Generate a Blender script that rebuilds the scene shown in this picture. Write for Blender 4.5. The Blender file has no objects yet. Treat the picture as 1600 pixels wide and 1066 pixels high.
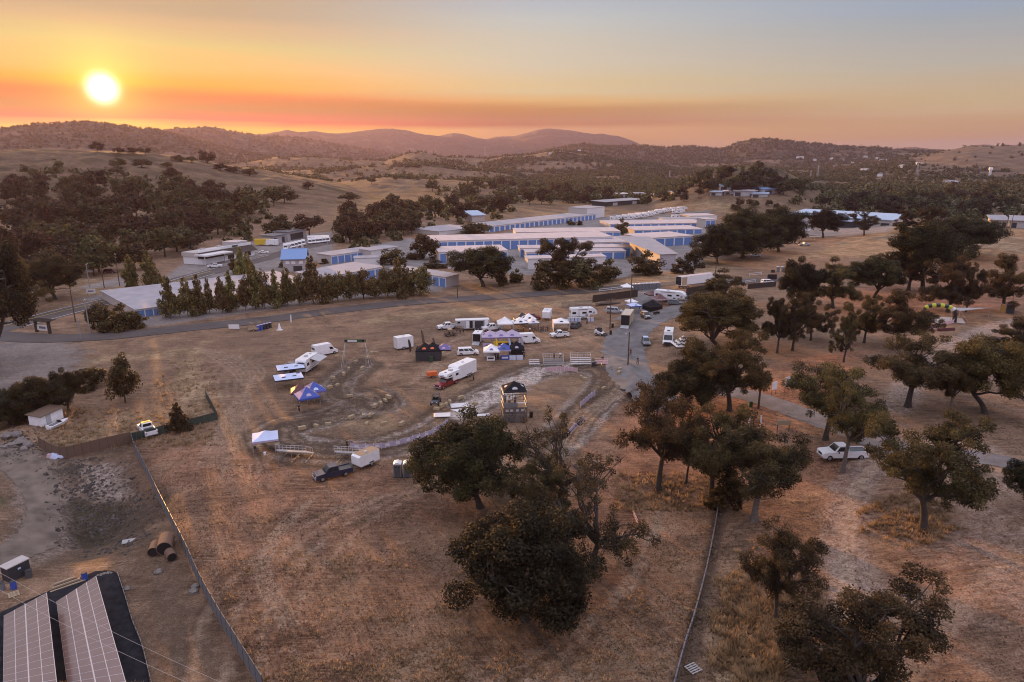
import bpy, bmesh, math, random
import numpy as np
from mathutils import Vector, Matrix
R = math.radians
S = bpy.context.scene
COL = S.collection
random.seed(7); RNG = np.random.default_rng(7)

# ------------------------------------------------------------------ camera
H0 = 45.0; PITCH = R(14.9); FPX = 1600*24/36
cd = bpy.data.cameras.new('camera'); cam = bpy.data.objects.new('camera', cd); COL.objects.link(cam)
cd.sensor_width = 36; cd.lens = 24; cd.clip_start = 0.5; cd.clip_end = 40000
cam.location = (0, 0, H0); cam.rotation_euler = (math.pi/2-PITCH, 0, 0)
S.camera = cam
CP, SP = math.cos(PITCH), math.sin(PITCH)

def ray(u, v):
    dx, dy = (u-800)/FPX, (533-v)/FPX
    d = np.array([dx, CP+dy*SP, -SP+dy*CP]); return d/np.linalg.norm(d)

# ------------------------------------------------------------------ view, sun, sky
S.view_settings.view_transform = 'Standard'; S.view_settings.look = 'None'
S.view_settings.exposure = 1.15; S.view_settings.gamma = 1.0
S.render.engine = 'CYCLES'
S.cycles.max_bounces = 6; S.cycles.diffuse_bounces = 2; S.cycles.glossy_bounces = 2
S.cycles.transmission_bounces = 2; S.cycles.transparent_max_bounces = 12; S.cycles.volume_bounces = 0
S.cycles.use_denoising = True; S.cycles.filter_width = 1.05
S.cycles.sample_clamp_indirect = 4.0
sd = ray(160, 138)
SUN_EL = math.asin(sd[2]); SUN_AZ = math.atan2(sd[0], sd[1])
sl = bpy.data.lights.new('sun', 'SUN'); sl.energy = 3.8; sl.angle = R(0.8); sl.color = (1.0, 0.47, 0.14)
so = bpy.data.objects.new('sun', sl); COL.objects.link(so); so.location = (-300, 500, 300)
so.rotation_euler = Vector([float(-c) for c in sd]).to_track_quat('-Z', 'Y').to_euler()

def lin(c):
    return tuple((x/255/12.92 if x/255 <= 0.04045 else ((x/255+0.055)/1.055)**2.4) for x in c)

W = bpy.data.worlds.new('World'); S.world = W; W.use_nodes = True
nt = W.node_tree; nt.nodes.clear()
def N(t, **k):
    n = nt.nodes.new(t)
    for a, b in k.items(): setattr(n, a, b)
    return n
def L(a, b): nt.links.new(a, b)
def M(op, a, b=None, c=None, clamp=False):
    n = N('ShaderNodeMath', operation=op); n.use_clamp = clamp
    for i, x in enumerate((a, b, c)):
        if x is None: continue
        if isinstance(x, (int, float)): n.inputs[i].default_value = x
        else: L(x, n.inputs[i])
    return n.outputs[0]
def ramp(fac, stops, interp='LINEAR'):
    n = N('ShaderNodeValToRGB'); n.color_ramp.interpolation = interp
    e = n.color_ramp.elements
    while len(e) < len(stops): e.new(0.5)
    for el, (p, c) in zip(e, sorted(stops)):
        el.position = p; el.color = (*c, 1)
    L(fac, n.inputs[0]); return n.outputs[0]
def mixc(f, a, b, mode='MIX'):
    n = N('ShaderNodeMix', data_type='RGBA', blend_type=mode); n.clamp_result = False
    for i, x in ((0, f), (6, a), (7, b)):
        if isinstance(x, (int, float)): n.inputs[i].default_value = x
        elif isinstance(x, tuple): n.inputs[i].default_value = (*x, 1)
        else: L(x, n.inputs[i])
    return n.outputs[2]
tc = N('ShaderNodeTexCoord'); nrm = N('ShaderNodeVectorMath', operation='NORMALIZE'); L(tc.outputs['Generated'], nrm.inputs[0])
sx = N('ShaderNodeSeparateXYZ'); L(nrm.outputs[0], sx.inputs[0])
el_deg = M('MULTIPLY', M('ARCSINE', sx.outputs[2]), 180/math.pi)
# long flat streaks in the smoke layer
mp = N('ShaderNodeMapping'); mp.inputs['Scale'].default_value = (1.6, 1.6, 26); L(nrm.outputs[0], mp.inputs[0])
nz = N('ShaderNodeTexNoise'); nz.inputs['Scale'].default_value = 2.2; nz.inputs['Detail'].default_value = 5; L(mp.outputs[0], nz.inputs['Vector'])
el = M('ADD', el_deg, M('MULTIPLY', M('SUBTRACT', nz.outputs[0], 0.5), 0.9))
e15 = M('DIVIDE', el, 15.0, clamp=True)
#SKYBEGIN
SKY_SUN = [(0.0, (0.9366, 0.486, 0.0)), (0.1552, (0.9366, 0.486, 0.0)), (0.1835, (0.7358, 0.0602, 0.0)), (0.2397, (0.4288, 0.1772, 0.0)), (0.2954, (0.7358, 0.1511, 0.0)), (0.3506, (0.8935, 0.39, 0.0)), (0.4189, (0.9466, 0.5163, 0.1326)), (0.5264, (0.6905, 0.5625, 0.2022)), (0.6055, (0.6286, 0.4457, 0.2362)), (0.6704, (0.4906, 0.3848, 0.2357)), (1.0, (0.4906, 0.3848, 0.2357))]
SKY_MID = [(0.0, (0.4638, 0.2446, 0.0947)), (0.1527, (0.4638, 0.2446, 0.0947)), (0.1788, (0.2329, 0.0662, 0.0)), (0.2113, (0.2502, 0.1003, 0.0)), (0.2596, (0.3657, 0.1648, 0.0)), (0.298, (0.6284, 0.396, 0.1068)), (0.3393, (0.6025, 0.5246, 0.2723)), (0.3865, (0.6363, 0.5263, 0.2628)), (0.4796, (0.6017, 0.5636, 0.4057)), (0.601, (0.576, 0.5629, 0.4506)), (0.6898, (0.5153, 0.5631, 0.5216)), (0.7624, (0.4388, 0.5063, 0.5468)), (1.0, (0.4388, 0.5063, 0.5468))]
SKY_FAR = [(0.0, (0.3537, 0.2389, 0.1666)), (0.0764, (0.3537, 0.2389, 0.1666)), (0.1043, (0.3737, 0.2244, 0.0845)), (0.1654, (0.4033, 0.2781, 0.0752)), (0.2067, (0.4825, 0.3576, 0.1591)), (0.2615, (0.4919, 0.4039, 0.1966)), (0.3292, (0.4794, 0.4006, 0.2487)), (0.4095, (0.4248, 0.4264, 0.3457)), (0.5148, (0.377, 0.3994, 0.3845)), (0.5923, (0.312, 0.3838, 0.4198)), (0.656, (0.2892, 0.3754, 0.4676)), (1.0, (0.2892, 0.3754, 0.4676))]
#SKYEND
az_dot = M('DIVIDE', M('ADD', M('MULTIPLY', sx.outputs[0], math.sin(SUN_AZ)), M('MULTIPLY', sx.outputs[1], math.cos(SUN_AZ))),
           M('MAXIMUM', M('SQRT', M('ADD', M('MULTIPLY', sx.outputs[0], sx.outputs[0]), M('MULTIPLY', sx.outputs[1], sx.outputs[1]))), 0.001))
az_deg = M('MULTIPLY', M('ARCCOSINE', M('MINIMUM', M('MAXIMUM', az_dot, -1.0), 1.0)), 180/math.pi)
f1 = N('ShaderNodeMapRange', interpolation_type='SMOOTHSTEP'); f1.inputs[1].default_value = 6; f1.inputs[2].default_value = 34; L(az_deg, f1.inputs[0])
f2 = N('ShaderNodeMapRange', interpolation_type='SMOOTHSTEP'); f2.inputs[1].default_value = 24; f2.inputs[2].default_value = 66; L(az_deg, f2.inputs[0])
low = mixc(f2.outputs[0], mixc(f1.outputs[0], ramp(e15, SKY_SUN), ramp(e15, SKY_MID)), ramp(e15, SKY_FAR))
# unseen upper and eastern sky: pale blue, brightened past the visible part as fill
up = N('ShaderNodeMapRange', interpolation_type='SMOOTHSTEP'); up.inputs[1].default_value = 12; up.inputs[2].default_value = 40; L(el_deg, up.inputs[0])
east = N('ShaderNodeMapRange', interpolation_type='SMOOTHSTEP'); east.inputs[1].default_value = 75; east.inputs[2].default_value = 130; L(az_deg, east.inputs[0])
nish = N('ShaderNodeTexSky', sky_type='NISHITA'); nish.sun_disc = False; nish.sun_elevation = SUN_EL; nish.sun_rotation = SUN_AZ
upper = mixc(1.0, (1.06, 1.04, 1.26), mixc(1.0, nish.outputs[0], (0.02, 0.02, 0.02), 'MULTIPLY'), 'ADD')
eastc = ramp(M('DIVIDE', el_deg, 60.0, clamp=True), [(0, (0.62,0.53,0.66)), (0.25, (0.90,0.82,1.02)), (1, (1.16,1.13,1.36))])
sky = mixc(east.outputs[0], mixc(up.outputs[0], low, upper), eastc)
# aureole and disc of the sun seen through smoke
dot = N('ShaderNodeVectorMath', operation='DOT_PRODUCT'); L(nrm.outputs[0], dot.inputs[0]); dot.inputs[1].default_value = tuple(float(c) for c in sd)
ang = M('MULTIPLY', M('ARCCOSINE', M('MINIMUM', dot.outputs['Value'], 1.0)), 180/math.pi)
def glow(width, power, col):
    g = M('POWER', 2.718, M('MULTIPLY', M('POWER', M('DIVIDE', ang, width), power), -1.0))
    n = N('ShaderNodeMix', data_type='RGBA'); n.inputs[6].default_value = (0,0,0,1); n.inputs[7].default_value = (*col, 1); L(g, n.inputs[0]); return n.outputs[2]
for g in (glow(0.82, 2.6, (3.0, 2.9, 2.4)), glow(2.1, 1.6, (0.62, 0.44, 0.04)), glow(5.5, 1.3, (0.16, 0.085, 0.0))):
    sky = mixc(1.0, sky, g, 'ADD')
bg2 = N('ShaderNodeBackground'); bg2.inputs[1].default_value = 0.45; L(sky, bg2.inputs[0])
wo = N('ShaderNodeOutputWorld'); L(bg2.outputs[0], wo.inputs[0])
W.cycles.sampling_method = 'MANUAL'; W.cycles.sample_map_resolution = 512

# ------------------------------------------------------------------ terrain height
RIDGES = [  # distance, front width, back width, crest in photo pixels
 (900, 520, 500, [(-900,246),(-300,238),(0,235),(130,236),(200,237),(240,241),(300,248),(350,258),(420,268),(500,283),(560,296),(640,312)]),
 (1050, 300, 300, [(430,300),(500,290),(560,282),(600,279),(680,281),(760,286),(860,300),(1000,320)]),
 (1600, 500, 600, [(300,262),(450,268),(500,266),(560,262),(620,258),(660,256),(720,262),(800,270),(880,300)]),
 (2300, 700, 900, [(340,256),(400,252),(430,246),(480,246),(540,250),(600,252),(640,240),(660,238),(690,246),(760,248),(820,243),(870,236),(910,240),(980,252),(1060,264),(1150,272),(1250,280)]),
 (3300, 1200, 1200, [(-900,214),(-400,206),(0,203),(60,196),(100,194),(135,192),(165,194),(200,200),(250,206),(290,214),(330,226),(380,238),(430,246),(520,252)]),
 (4800, 1500, 1500, [(150,215),(230,206),(270,202),(310,199),(335,199),(360,206),(400,212),(450,214),(520,224),(600,238),(700,250)]),
 (7000, 2400, 1200, [(200,214),(330,212),(400,211),(430,207),(448,203),(465,207),(478,207),(490,205),(505,208),(530,209),(555,206),(585,203),(615,202),(640,205),(665,211),(685,213),(708,209),(722,210),(745,216),(760,218),(775,214),(800,214),(822,209),(840,203),(858,201),(880,203),(905,207),(925,210),(945,210),(965,213),(985,219),(1000,226),(1030,236),(1090,240),(1400,240)]),
 (3600, 1500, 1300, [(640,256),(700,250),(790,247),(840,239),(880,230),(912,226),(940,229),(975,229),(1010,229),(1045,232),(1075,229),(1100,232),(1130,234),(1150,226),(1172,220),(1195,218),(1215,219),(1245,224),(1290,227),(1340,231),(1370,232),(1420,236),(1500,240),(1700,246)]),
 (5600, 1500, 1500, [(1330,238),(1400,233),(1430,230),(1455,233),(1490,234),(1515,228),(1540,226),(1562,230),(1600,225),(1680,224),(2400,226)]),
 (2500, 900, 900, [(1280,262),(1380,250),(1440,243),(1475,236),(1520,230),(1560,229),(1600,230),(1700,234),(2500,240)]),
 (1900, 700, 600, [(800,285),(860,275),(960,262),(1060,268),(1160,262),(1230,266),(1300,268),(1380,262),(1430,256),(1480,262),(1560,274),(1700,270),(2400,270)]),
 (760, 230, 260, [(1040,300),(1075,285),(1110,270),(1150,262),(1190,260),(1222,266),(1250,280),(1275,296),(1300,310)]),
 (430, 170, 160, [(1250,368),(1330,362),(1400,356),(1470,354),(1560,356),(1650,356),(2000,352)]),
]
_rd = []
for D, wf, wb, pts in RIDGES:
    D, wf, wb = D*1.1, wf*1.1, wb*1.1
    az, te = [], []
    for u, v in pts:
        d = ray(u, v); az.append(math.atan2(d[0], d[1])); te.append(d[2]/math.hypot(d[0], d[1]))
    az = np.array(az); te = np.array(te); az = np.r_[az[0]-0.12, az, az[-1]+0.12]
    zz = H0 + D*te; zz = np.r_[-30, zz, -30]
    if D > 7000: zz[-1] = zz[-2]
    _rd.append((D, wf, wb, az, zz))
_w = [(RNG.uniform(0, 6.28), RNG.uniform(0, 6.28)) for _ in range(24)]
def wob(x, y, scale, n=6, k0=0):
    o = np.zeros_like(x)
    for i in range(n):
        a, p = _w[(i+k0) % 24]; f = 1.0/scale*(1.0+0.45*i)
        o += np.sin((x*math.cos(a)+y*math.sin(a))*f*6.28+p)/(1+0.5*i)
    return o/2.4
def sstep(t): t = np.clip(t, 0, 1); return t*t*(3-2*t)
BERMS = []    # polyline, half width, height, bounding box
def linedist(P, pts):
    o = np.full(len(P), 1e9)
    for a, b in zip(pts[:-1], pts[1:]):
        ab = b-a; t = np.clip(((P-a)@ab)/(ab@ab+1e-9), 0, 1); o = np.minimum(o, np.hypot(*(P-(a+t[:, None]*ab)).T))
    return o
MOUNDS = []   # x, y, radius, height: berms, jumps, spoil heaps and the pit
def height(x, y):
    x = np.asarray(x, float); y = np.asarray(y, float)
    d = np.hypot(x, y); az = np.arctan2(x, y)
    h = 0.35*wob(x, y, 130, 4) * sstep((d-30)/60) + 4.6*sstep((x-22)/40)*(1-sstep((d-190)/130))
    for D, wf, wb, a, z in _rd:
        c = np.interp(az, a, z)
        k = np.where(d < D, sstep((d-(D-wf))/wf), 1-0.85*sstep((d-D)/wb))
        c = c*(1+(0.05*wob(x, y, D*0.09, 6, 3)+.03*wob(x, y, D*.028, 6, 12))*np.clip(abs(d-D)/(0.2*D)+0.25, 0, 1.6))
        h = np.maximum(h, h*0.0 + c*k)
    rough = sstep((d-600)/900)
    h = h + rough*(wob(x, y, 160, 6, 8)*2.2 + wob(x, y, 52, 6, 11)*1.0)
    for mx, my, r, hh in MOUNDS:
        q = np.hypot(x-mx, y-my)
        h = h + hh*np.exp(-(q/r)**2)
    for pts, r, hh, lo, hi in BERMS:
        k = np.nonzero(((x > lo[0]) & (x < hi[0]) & (y > lo[1]) & (y < hi[1])).ravel())[0]
        if len(k): 
            P_ = np.stack([x.ravel()[k], y.ravel()[k]], 1); h = np.array(h, float); hf = h.reshape(-1); hf[k] += hh*np.exp(-(linedist(P_, pts)/r)**2)
    return h
_ts = np.geomspace(25, 9000, 800)
def G(u, v):
    d = ray(u, v)
    px, py, pz = d[0]*_ts, d[1]*_ts, H0+d[2]*_ts
    hh = height(px, py); below = np.nonzero(pz < hh)[0]
    if len(below) == 0: i = len(_ts)-1
    else: i = below[0]
    lo, hi = _ts[max(i-1, 0)], _ts[i]
    for _ in range(25):
        m = (lo+hi)/2
        if H0+d[2]*m < height(d[0]*m, d[1]*m): hi = m
        else: lo = m
    x, y = d[0]*hi, d[1]*hi
    return Vector((x, y, float(height(x, y))))
def Gz(u, v, z=0.0):
    """point of the pixel's ray at height z"""
    d = ray(u, v); t = (z-H0)/d[2]; return Vector((d[0]*t, d[1]*t, z))
def Gs(pts): return [G(u, v) for u, v in pts]
def top_z(p, v):     # height above sea level at which a vertical line through p meets pixel row v
    t = (533-v)/FPX
    return H0 + p.y*(t*CP-SP)/(CP+t*SP)
def mpp(p): return (p.y*CP-(p.z-H0)*SP)/FPX     # metres per photo pixel at p
# ------------------------------------------------------------------ helpers
def T(o, label=None, cat=None, group=None, kind=None):
    if label: o['label'] = label
    if cat: o['category'] = cat
    if group: o['group'] = group
    if kind: o['kind'] = kind
    return o
def pm(name, col, rough=0.6, var=0.12, scale=2.0, metal=0.0, bump=0.0, bscale=20.0, coat=0.0, spec=0.4, trans=0.0):
    m = bpy.data.materials.new(name); m.use_nodes = True; t = m.node_tree; b = t.nodes['Principled BSDF']
    b.inputs['Roughness'].default_value = rough; b.inputs['Metallic'].default_value = metal
    b.inputs['Coat Weight'].default_value = coat; b.inputs['Specular IOR Level'].default_value = spec
    c = t.nodes.new('ShaderNodeTexCoord'); n = t.nodes.new('ShaderNodeTexNoise'); n.inputs['Scale'].default_value = scale; n.inputs['Detail'].default_value = 4
    t.links.new(c.outputs['Object'], n.inputs['Vector'])
    mr = t.nodes.new('ShaderNodeMapRange'); mr.inputs[1].default_value = 0.3; mr.inputs[2].default_value = 0.7
    mr.inputs[3].default_value = 1-var; mr.inputs[4].default_value = 1+var*0.5; t.links.new(n.outputs[0], mr.inputs[0])
    vm = t.nodes.new('ShaderNodeVectorMath'); vm.operation = 'SCALE'; vm.inputs[0].default_value = col[:3]; t.links.new(mr.outputs[0], vm.inputs['Scale'])
    t.links.new(vm.outputs[0], b.inputs['Base Color'])
    if bump:
        bn = t.nodes.new('ShaderNodeTexNoise'); bn.inputs['Scale'].default_value = bscale; t.links.new(c.outputs['Object'], bn.inputs['Vector'])
        bp = t.nodes.new('ShaderNodeBump'); bp.inputs['Strength'].default_value = bump; bp.inputs['Distance'].default_value = 0.05
        t.links.new(bn.outputs[0], bp.inputs['Height']); t.links.new(bp.outputs[0], b.inputs['Normal'])
    if trans:
        b.inputs['Alpha'].default_value = 1-trans
    return m
def link(name, me, mat=None, parent=None):
    o = bpy.data.objects.new(name, me); COL.objects.link(o)
    if mat is not None:
        for m in (mat if isinstance(mat, (list, tuple)) else [mat]): me.materials.append(m)
    if parent is not None: o.parent = parent
    return o
def mesh_np(name, verts, faces, smooth=False):
    """verts (n,3); faces (m,k) array of equal-sized polygons"""
    verts = np.asarray(verts, np.float32); faces = np.asarray(faces, np.int32)
    me = bpy.data.meshes.new(name); me.vertices.add(len(verts)); me.vertices.foreach_set('co', verts.ravel())
    m, k = faces.shape; me.loops.add(m*k); me.loops.foreach_set('vertex_index', faces.ravel())
    me.polygons.add(m); me.polygons.foreach_set('loop_start', np.arange(m, dtype=np.int32)*k)
    me.update(calc_edges=True)
    if smooth: me.polygons.foreach_set('use_smooth', np.ones(m, bool))
    return me
def polydist(P, pts, closed=False):
    pts = [np.array(p[:2], float) for p in pts]
    if closed: pts = pts+[pts[0]]
    o = np.full(len(P), 1e9)
    for a, b in zip(pts[:-1], pts[1:]):
        ab = b-a; t = np.clip(((P-a)@ab)/(ab@ab+1e-9), 0, 1)
        o = np.minimum(o, np.hypot(*(P-(a+t[:, None]*ab)).T))
    return o
def inside(P, poly):
    x, y = P.T; c = np.zeros(len(P), bool); n = len(poly)
    for i in range(n):
        x1, y1 = poly[i][:2]; x2, y2 = poly[(i+1) % n][:2]
        if y1 == y2: continue
        c ^= ((y1 > y) != (y2 > y)) & (x < (x2-x1)*(y-y1)/(y2-y1)+x1)
    return c
def smooth_line(pts, n=8):
    """Catmull-Rom through 2-D/3-D points"""
    p = [np.array(q, float) for q in pts]; p = [2*p[0]-p[1]]+p+[2*p[-1]-p[-2]]; o = []
    for i in range(1, len(p)-2):
        for k in range(n):
            t = k/n; a, b, c, d = p[i-1:i+3]
            o.append(0.5*((2*b)+(c-a)*t+(2*a-5*b+4*c-d)*t*t+(3*b-a-3*c+d)*t**3))
    o.append(p[-2]); return o

# ------------------------------------------------------------------ ground relief of the dirt course and the pit
def flat(pts): return [G(u, v)[:] for u, v in pts]
TRACK_A = smooth_line(flat([(566,566),(548,582),(528,600),(530,618),(560,634),(598,640),(606,628),(580,612)]))        # from the start arch
TRACK_B = smooth_line(flat([(560,640),(520,652),(462,668),(440,682),(462,698),(530,704),(600,698),(660,682),(705,656),(745,632),(790,604),(840,582),(890,574),(935,578),(952,592),(945,612),(918,642),(892,672),(850,706)]))
CHALK = smooth_line(flat([(716,650),(745,632),(785,606),(835,583),(888,576)]))
def berm(pts, r, hh):
    a = np.array([p[:2] for p in pts]); BERMS.append((a, r, hh, a.min(0)-3*r, a.max(0)+3*r))
def offset(pts, o):
    a = np.array([p[:2] for p in pts]); d = np.gradient(a, axis=0); d /= np.linalg.norm(d, axis=1, keepdims=True); return a+np.stack([-d[:, 1], d[:, 0]], 1)*o
BERM_LINES = [(offset(TRACK_B[8:44], -5.5), 1.6, 1.3), (offset(TRACK_B[84:124], 5.5), 1.6, 1.2), (offset(TRACK_B[60:96], 5.0), 1.2, .5), (offset(TRACK_A, 4.2), 1.2, .6), (offset(TRACK_A[:40], -4.2), 1.2, .5), (offset(TRACK_B[30:70], 4.5), 1.1, .55)]
_mm = []
for u, v, r, hh in [(430,676,3.2,0.9),(440,664,3.0,0.7),(480,660,3,0.6),(590,622,4,0.8),(545,634,3.5,0.7),(668,640,3,0.5),(745,622,3,0.6),(700,650,2.5,0.5),(950,574,5,1.0),(968,588,5,1.1),(966,606,4,0.8),(860,628,4,0.7),(770,612,4,0.4),(610,655,4,0.4),
                    (130,770,7,-1.5),(165,815,8,-2.3),(150,745,7,-1.0),(185,780,6,-1.4),(120,815,6,-1.2),(230,790,5,1.0),(265,845,5,0.6),(70,800,9,0.4),(25,690,6,1.0),(40,680,4,0.8)]:
    g = G(u, v); _mm.append((g.x, g.y, r, hh))
MOUNDS += _mm

# ------------------------------------------------------------------ ground sheet
AZ = np.unique(np.r_[np.linspace(-180, -44, 40), np.linspace(-44, 44, 620), np.linspace(44, 180, 40)])
RD = np.r_[np.geomspace(18, 420, 470), np.geomspace(420, 8600, 420)[1:]]
A_, D_ = np.meshgrid(np.radians(AZ), RD)
gx, gy = (D_*np.sin(A_)).ravel(), (D_*np.cos(A_)).ravel()
gz = height(gx, gy)
nr, na = A_.shape
idx = np.arange(nr*na).reshape(nr, na)
q = np.stack([idx[:-1, :-1], idx[:-1, 1:], idx[1:, 1:], idx[1:, :-1]], -1).reshape(-1, 4)[:, ::-1]
V = np.c_[gx, gy, gz]
gme = mesh_np('ground', V, q, True)
P = V[:, :2]; near = np.hypot(gx, gy) < 900
m1 = np.zeros((len(V), 4), np.float32); m2 = np.zeros((len(V), 4), np.float32)
Pn = P[near]; m1n = np.zeros((len(Pn), 4)); m2n = np.zeros((len(Pn), 4))
wig = wob(Pn[:, 0], Pn[:, 1], 9, 6, 2)
def near_of(pts, m):
    a = np.array([p[:2] for p in pts]); lo, hi = a.min(0)-m, a.max(0)+m
    return np.nonzero((Pn[:, 0] > lo[0]) & (Pn[:, 0] < hi[0]) & (Pn[:, 1] > lo[1]) & (Pn[:, 1] < hi[1]))[0]
def area(ch, tgt, pix, soft=3.0, amt=1.0, wig_amt=1.0):
    poly = flat(pix); k = near_of(poly, soft+3*wig_amt); Q = Pn[k]
    s = polydist(Q, poly, True); s = np.where(inside(Q, poly), s, -s)+wig[k]*wig_amt
    tgt[k, ch] = np.maximum(tgt[k, ch], amt*sstep(s/soft+0.5))
def line(ch, tgt, pts, w, soft=1.5, amt=1.0, wig_amt=0.4, is_px=True):
    if is_px: pts = smooth_line(flat(pts))
    k = near_of(pts, w+soft+3*wig_amt)
    s = w-polydist(Pn[k], pts)+wig[k]*wig_amt
    tgt[k, ch] = np.maximum(tgt[k, ch], amt*sstep(s/soft+0.5))
SOIL, CHK, GOLD, PAVE = 0, 1, 2, 3
FORE, RED, RUT, GREEN = 0, 1, 2, 3
for _o in BERM_LINES: berm(*_o); line(SOIL, m1n, _o[0], 1.3, 1.6, .85, .3, False)
for _p, _o in ((TRACK_B, 2.0), (TRACK_B, -2.2), (TRACK_B, .5), (TRACK_A, 1.4), (TRACK_A, -1.5)): line(RUT, m2n, offset(_p, _o), .3, .7, .38, .5, False)
for _o, _a in ((3.6, .42), (-4.4, .30)): line(CHK, m1n, offset(TRACK_B, _o), .55, 1.0, _a, .5, False)
for _o in (2.7, -2.7): line(CHK, m1n, offset(TRACK_A, _o), .4, .9, .28, .5, False)
line(SOIL, m1n, TRACK_A, 3.2, 2.0, is_px=False); line(SOIL, m1n, TRACK_B, 4.2, 2.5, is_px=False)
line(CHK, m1n, CHALK, 2.0, 1.4, 0.95, 0.9, False)
area(CHK, m1n, [(712,652),(735,628),(775,598),(830,575),(893,568),(893,576),(850,586),(830,604),(800,622),(765,640)], 1.8, 1.0, 1.3)
area(SOIL, m1n, [(430,660),(480,650),(600,668),(640,690),(520,706),(440,702)], 6, 0.55, 2)
area(SOIL, m1n, [(880,566),(960,566),(985,592),(950,640),(900,650),(940,600),(900,582)], 6, 0.8, 1.5)
for c, w, a in [((560,655),4,.5),((590,668),3,.5),((960,590),4,.4),((900,600),6,.25),((700,600),4,.4)]:
    line(GOLD, m1n, [c, (c[0]+22, c[1]+3)], w, 3, a)
# golden uncut grass
area(GOLD, m1n, [(262,610),(300,545),(320,535),(300,575),(345,625),(318,634)], 4, 0.9, 2)
area(GOLD, m1n, [(120,560),(310,540),(300,556),(130,575)], 4, 0.6, 2)
area(GOLD, m1n, [(560,500),(740,480),(900,468),(960,462),(955,470),(760,488),(580,506)], 4, 0.8, 2)
area(GOLD, m1n, [(860,470),(960,440),(1060,425),(1110,400),(1160,420),(1080,440),(960,450)], 5, 0.7, 2)
area(GOLD, m1n, [(60,705),(190,645),(260,640),(330,620),(340,650),(215,680),(90,705)], 4, 0.5, 2)
area(GOLD, m1n, [(60,410),(130,470),(200,455),(190,445),(110,430)], 5, 0.5, 2)
area(GOLD, m1n, [(1160,900),(1120,1066),(1220,1066),(1230,980)], 4, 0.6, 2)
area(GOLD, m1n, [(1060,760),(1120,760),(1100,860),(1020,1066),(900,1066),(960,900)], 8, 0.35, 3)
area(GOLD, m1n, [(1200,410),(1400,350),(1600,345),(1600,400),(1300,402)], 12, 0.7, 3)
area(GOLD, m1n, [(830,330),(960,330),(920,350),(840,352)], 8, 0.8, 3)
area(GOLD, m1n, [(1060,318),(1110,312),(1180,326),(1160,334),(1090,330)], 8, 0.9, 3)
# paving of the storage yard, parking lots and pads
area(PAVE, m1n, [(500,440),(505,400),(640,372),(680,384),(660,420),(720,445),(690,452)], 3, 1, 0)
area(PAVE, m1n, [(660,415),(675,384),(800,362),(960,335),(1110,328),(1120,360),(1090,420),(1035,425),(1000,405),(985,432),(955,436),(940,415),(830,430),(800,430),(780,418)], 3, 1, 0)
area(PAVE, m1n, [(-80,640),(-60,545),(20,530),(90,532),(130,545),(125,580),(40,600)], 6, 0.7, 2)
area(PAVE, m1n, [(110,470),(250,440),(300,400),(420,372),(520,362),(520,395),(440,432),(250,470)], 4, 0.9, 0)
area(PAVE, m1n, [(205,500),(500,452),(680,446),(690,455),(520,470),(230,512)], 3, 0.8, 0)
area(PAVE, m1n, [(120,450),(195,432),(200,446),(124,452)], 3, 0.8, 0)
area(PAVE, m1n, [(1230,352),(1400,352),(1390,362),(1300,372),(1235,362)], 3, 0.8, 0)
# bare earth: yard below the fence, pit, trampled lanes; also the guard rail's painted shade
area(SOIL, m1n, [(0,690),(60,700),(205,690),(240,780),(330,960),(410,1066),(210,1066),(180,880),(0,880)], 5, 0.75, 1.5)
line(CHK, m1n, [(-60,712),(28,716),(62,752),(76,805),(62,850),(10,876),(-60,895)], 3.4, 2.2, .22, .5)
area(CHK, m1n, [(118,722),(190,735),(196,775),(150,786),(122,760)], 4, 0.4, 1.2)
area(FORE, m2n, [(100,805),(125,785),(190,790),(205,815),(165,850),(115,845)], 3, 0.95, 1.2)
area(FORE, m2n, [(92,735),(112,722),(130,728),(118,745)], 2, 0.7, .8)
area(FORE, m2n, [(205,800),(222,800),(250,860),(230,870)], 3, 0.35, 1)
line(SOIL, m1n, [(96,815),(150,835),(205,818)], 6, 5, 1, 1.5)
area(GREEN, m2n, [(-60,755),(-6,765),(2,795),(-60,820)], 2, 0.7, .6)
area(RED, m2n, [(970,640),(1000,600),(1120,620),(1260,560),(1340,540),(1330,600),(1240,660),(1180,720),(1120,820),(1000,1000),(870,900),(900,760)], 10, 0.8, 3)
area(SOIL, m1n, [(640,700),(760,800),(700,1000),(560,1066),(480,900),(560,800)], 14, 0.3, 5)
area(RED, m2n, [(240,700),(420,690),(640,740),(760,800),(700,900),(560,1066),(410,1066),(300,860)], 14, 0.6, 4)
area(RED, m2n, [(1290,460),(1420,425),(1600,430),(1600,480),(1500,490),(1300,500)], 8, 0.7, 3)
area(RED, m2n, [(1240,680),(1350,720),(1340,860),(1200,960),(1180,860)], 8, 0.7, 3)
area(RED, m2n, [(1360,680),(1480,760),(1600,800),(1600,1066),(1480,1066),(1400,860)], 12, 0.45, 4)
line(CHK, m1n, [(1370,1066),(1330,900),(1318,830),(1330,770),(1370,715),(1440,690),(1540,705)], 2.6, 2, 0.30, 0.5)
line(CHK, m1n, [(1400,640),(1430,590),(1470,555),(1530,520),(1600,500)], 2.6, 2, 0.35, 0.5)
area(CHK, m1n, [(1480,700),(1600,760),(1600,960),(1450,850)], 10, 0.22, 3)
line(SOIL, m1n, [(785,780),(760,840),(745,900)], 2.2, 2, 0.8, 0.5)
line(SOIL, m1n, [(1128,790),(1112,860),(1090,960),(1070,1066)], 0.9, 1, 0.9, 0.2)  # guard rail's shade, painted as a dark strip in the soil channel
line(SOIL, m1n, [(900,890),(960,930),(1000,880)], 2.5, 3, 0.5, 1)
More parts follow.
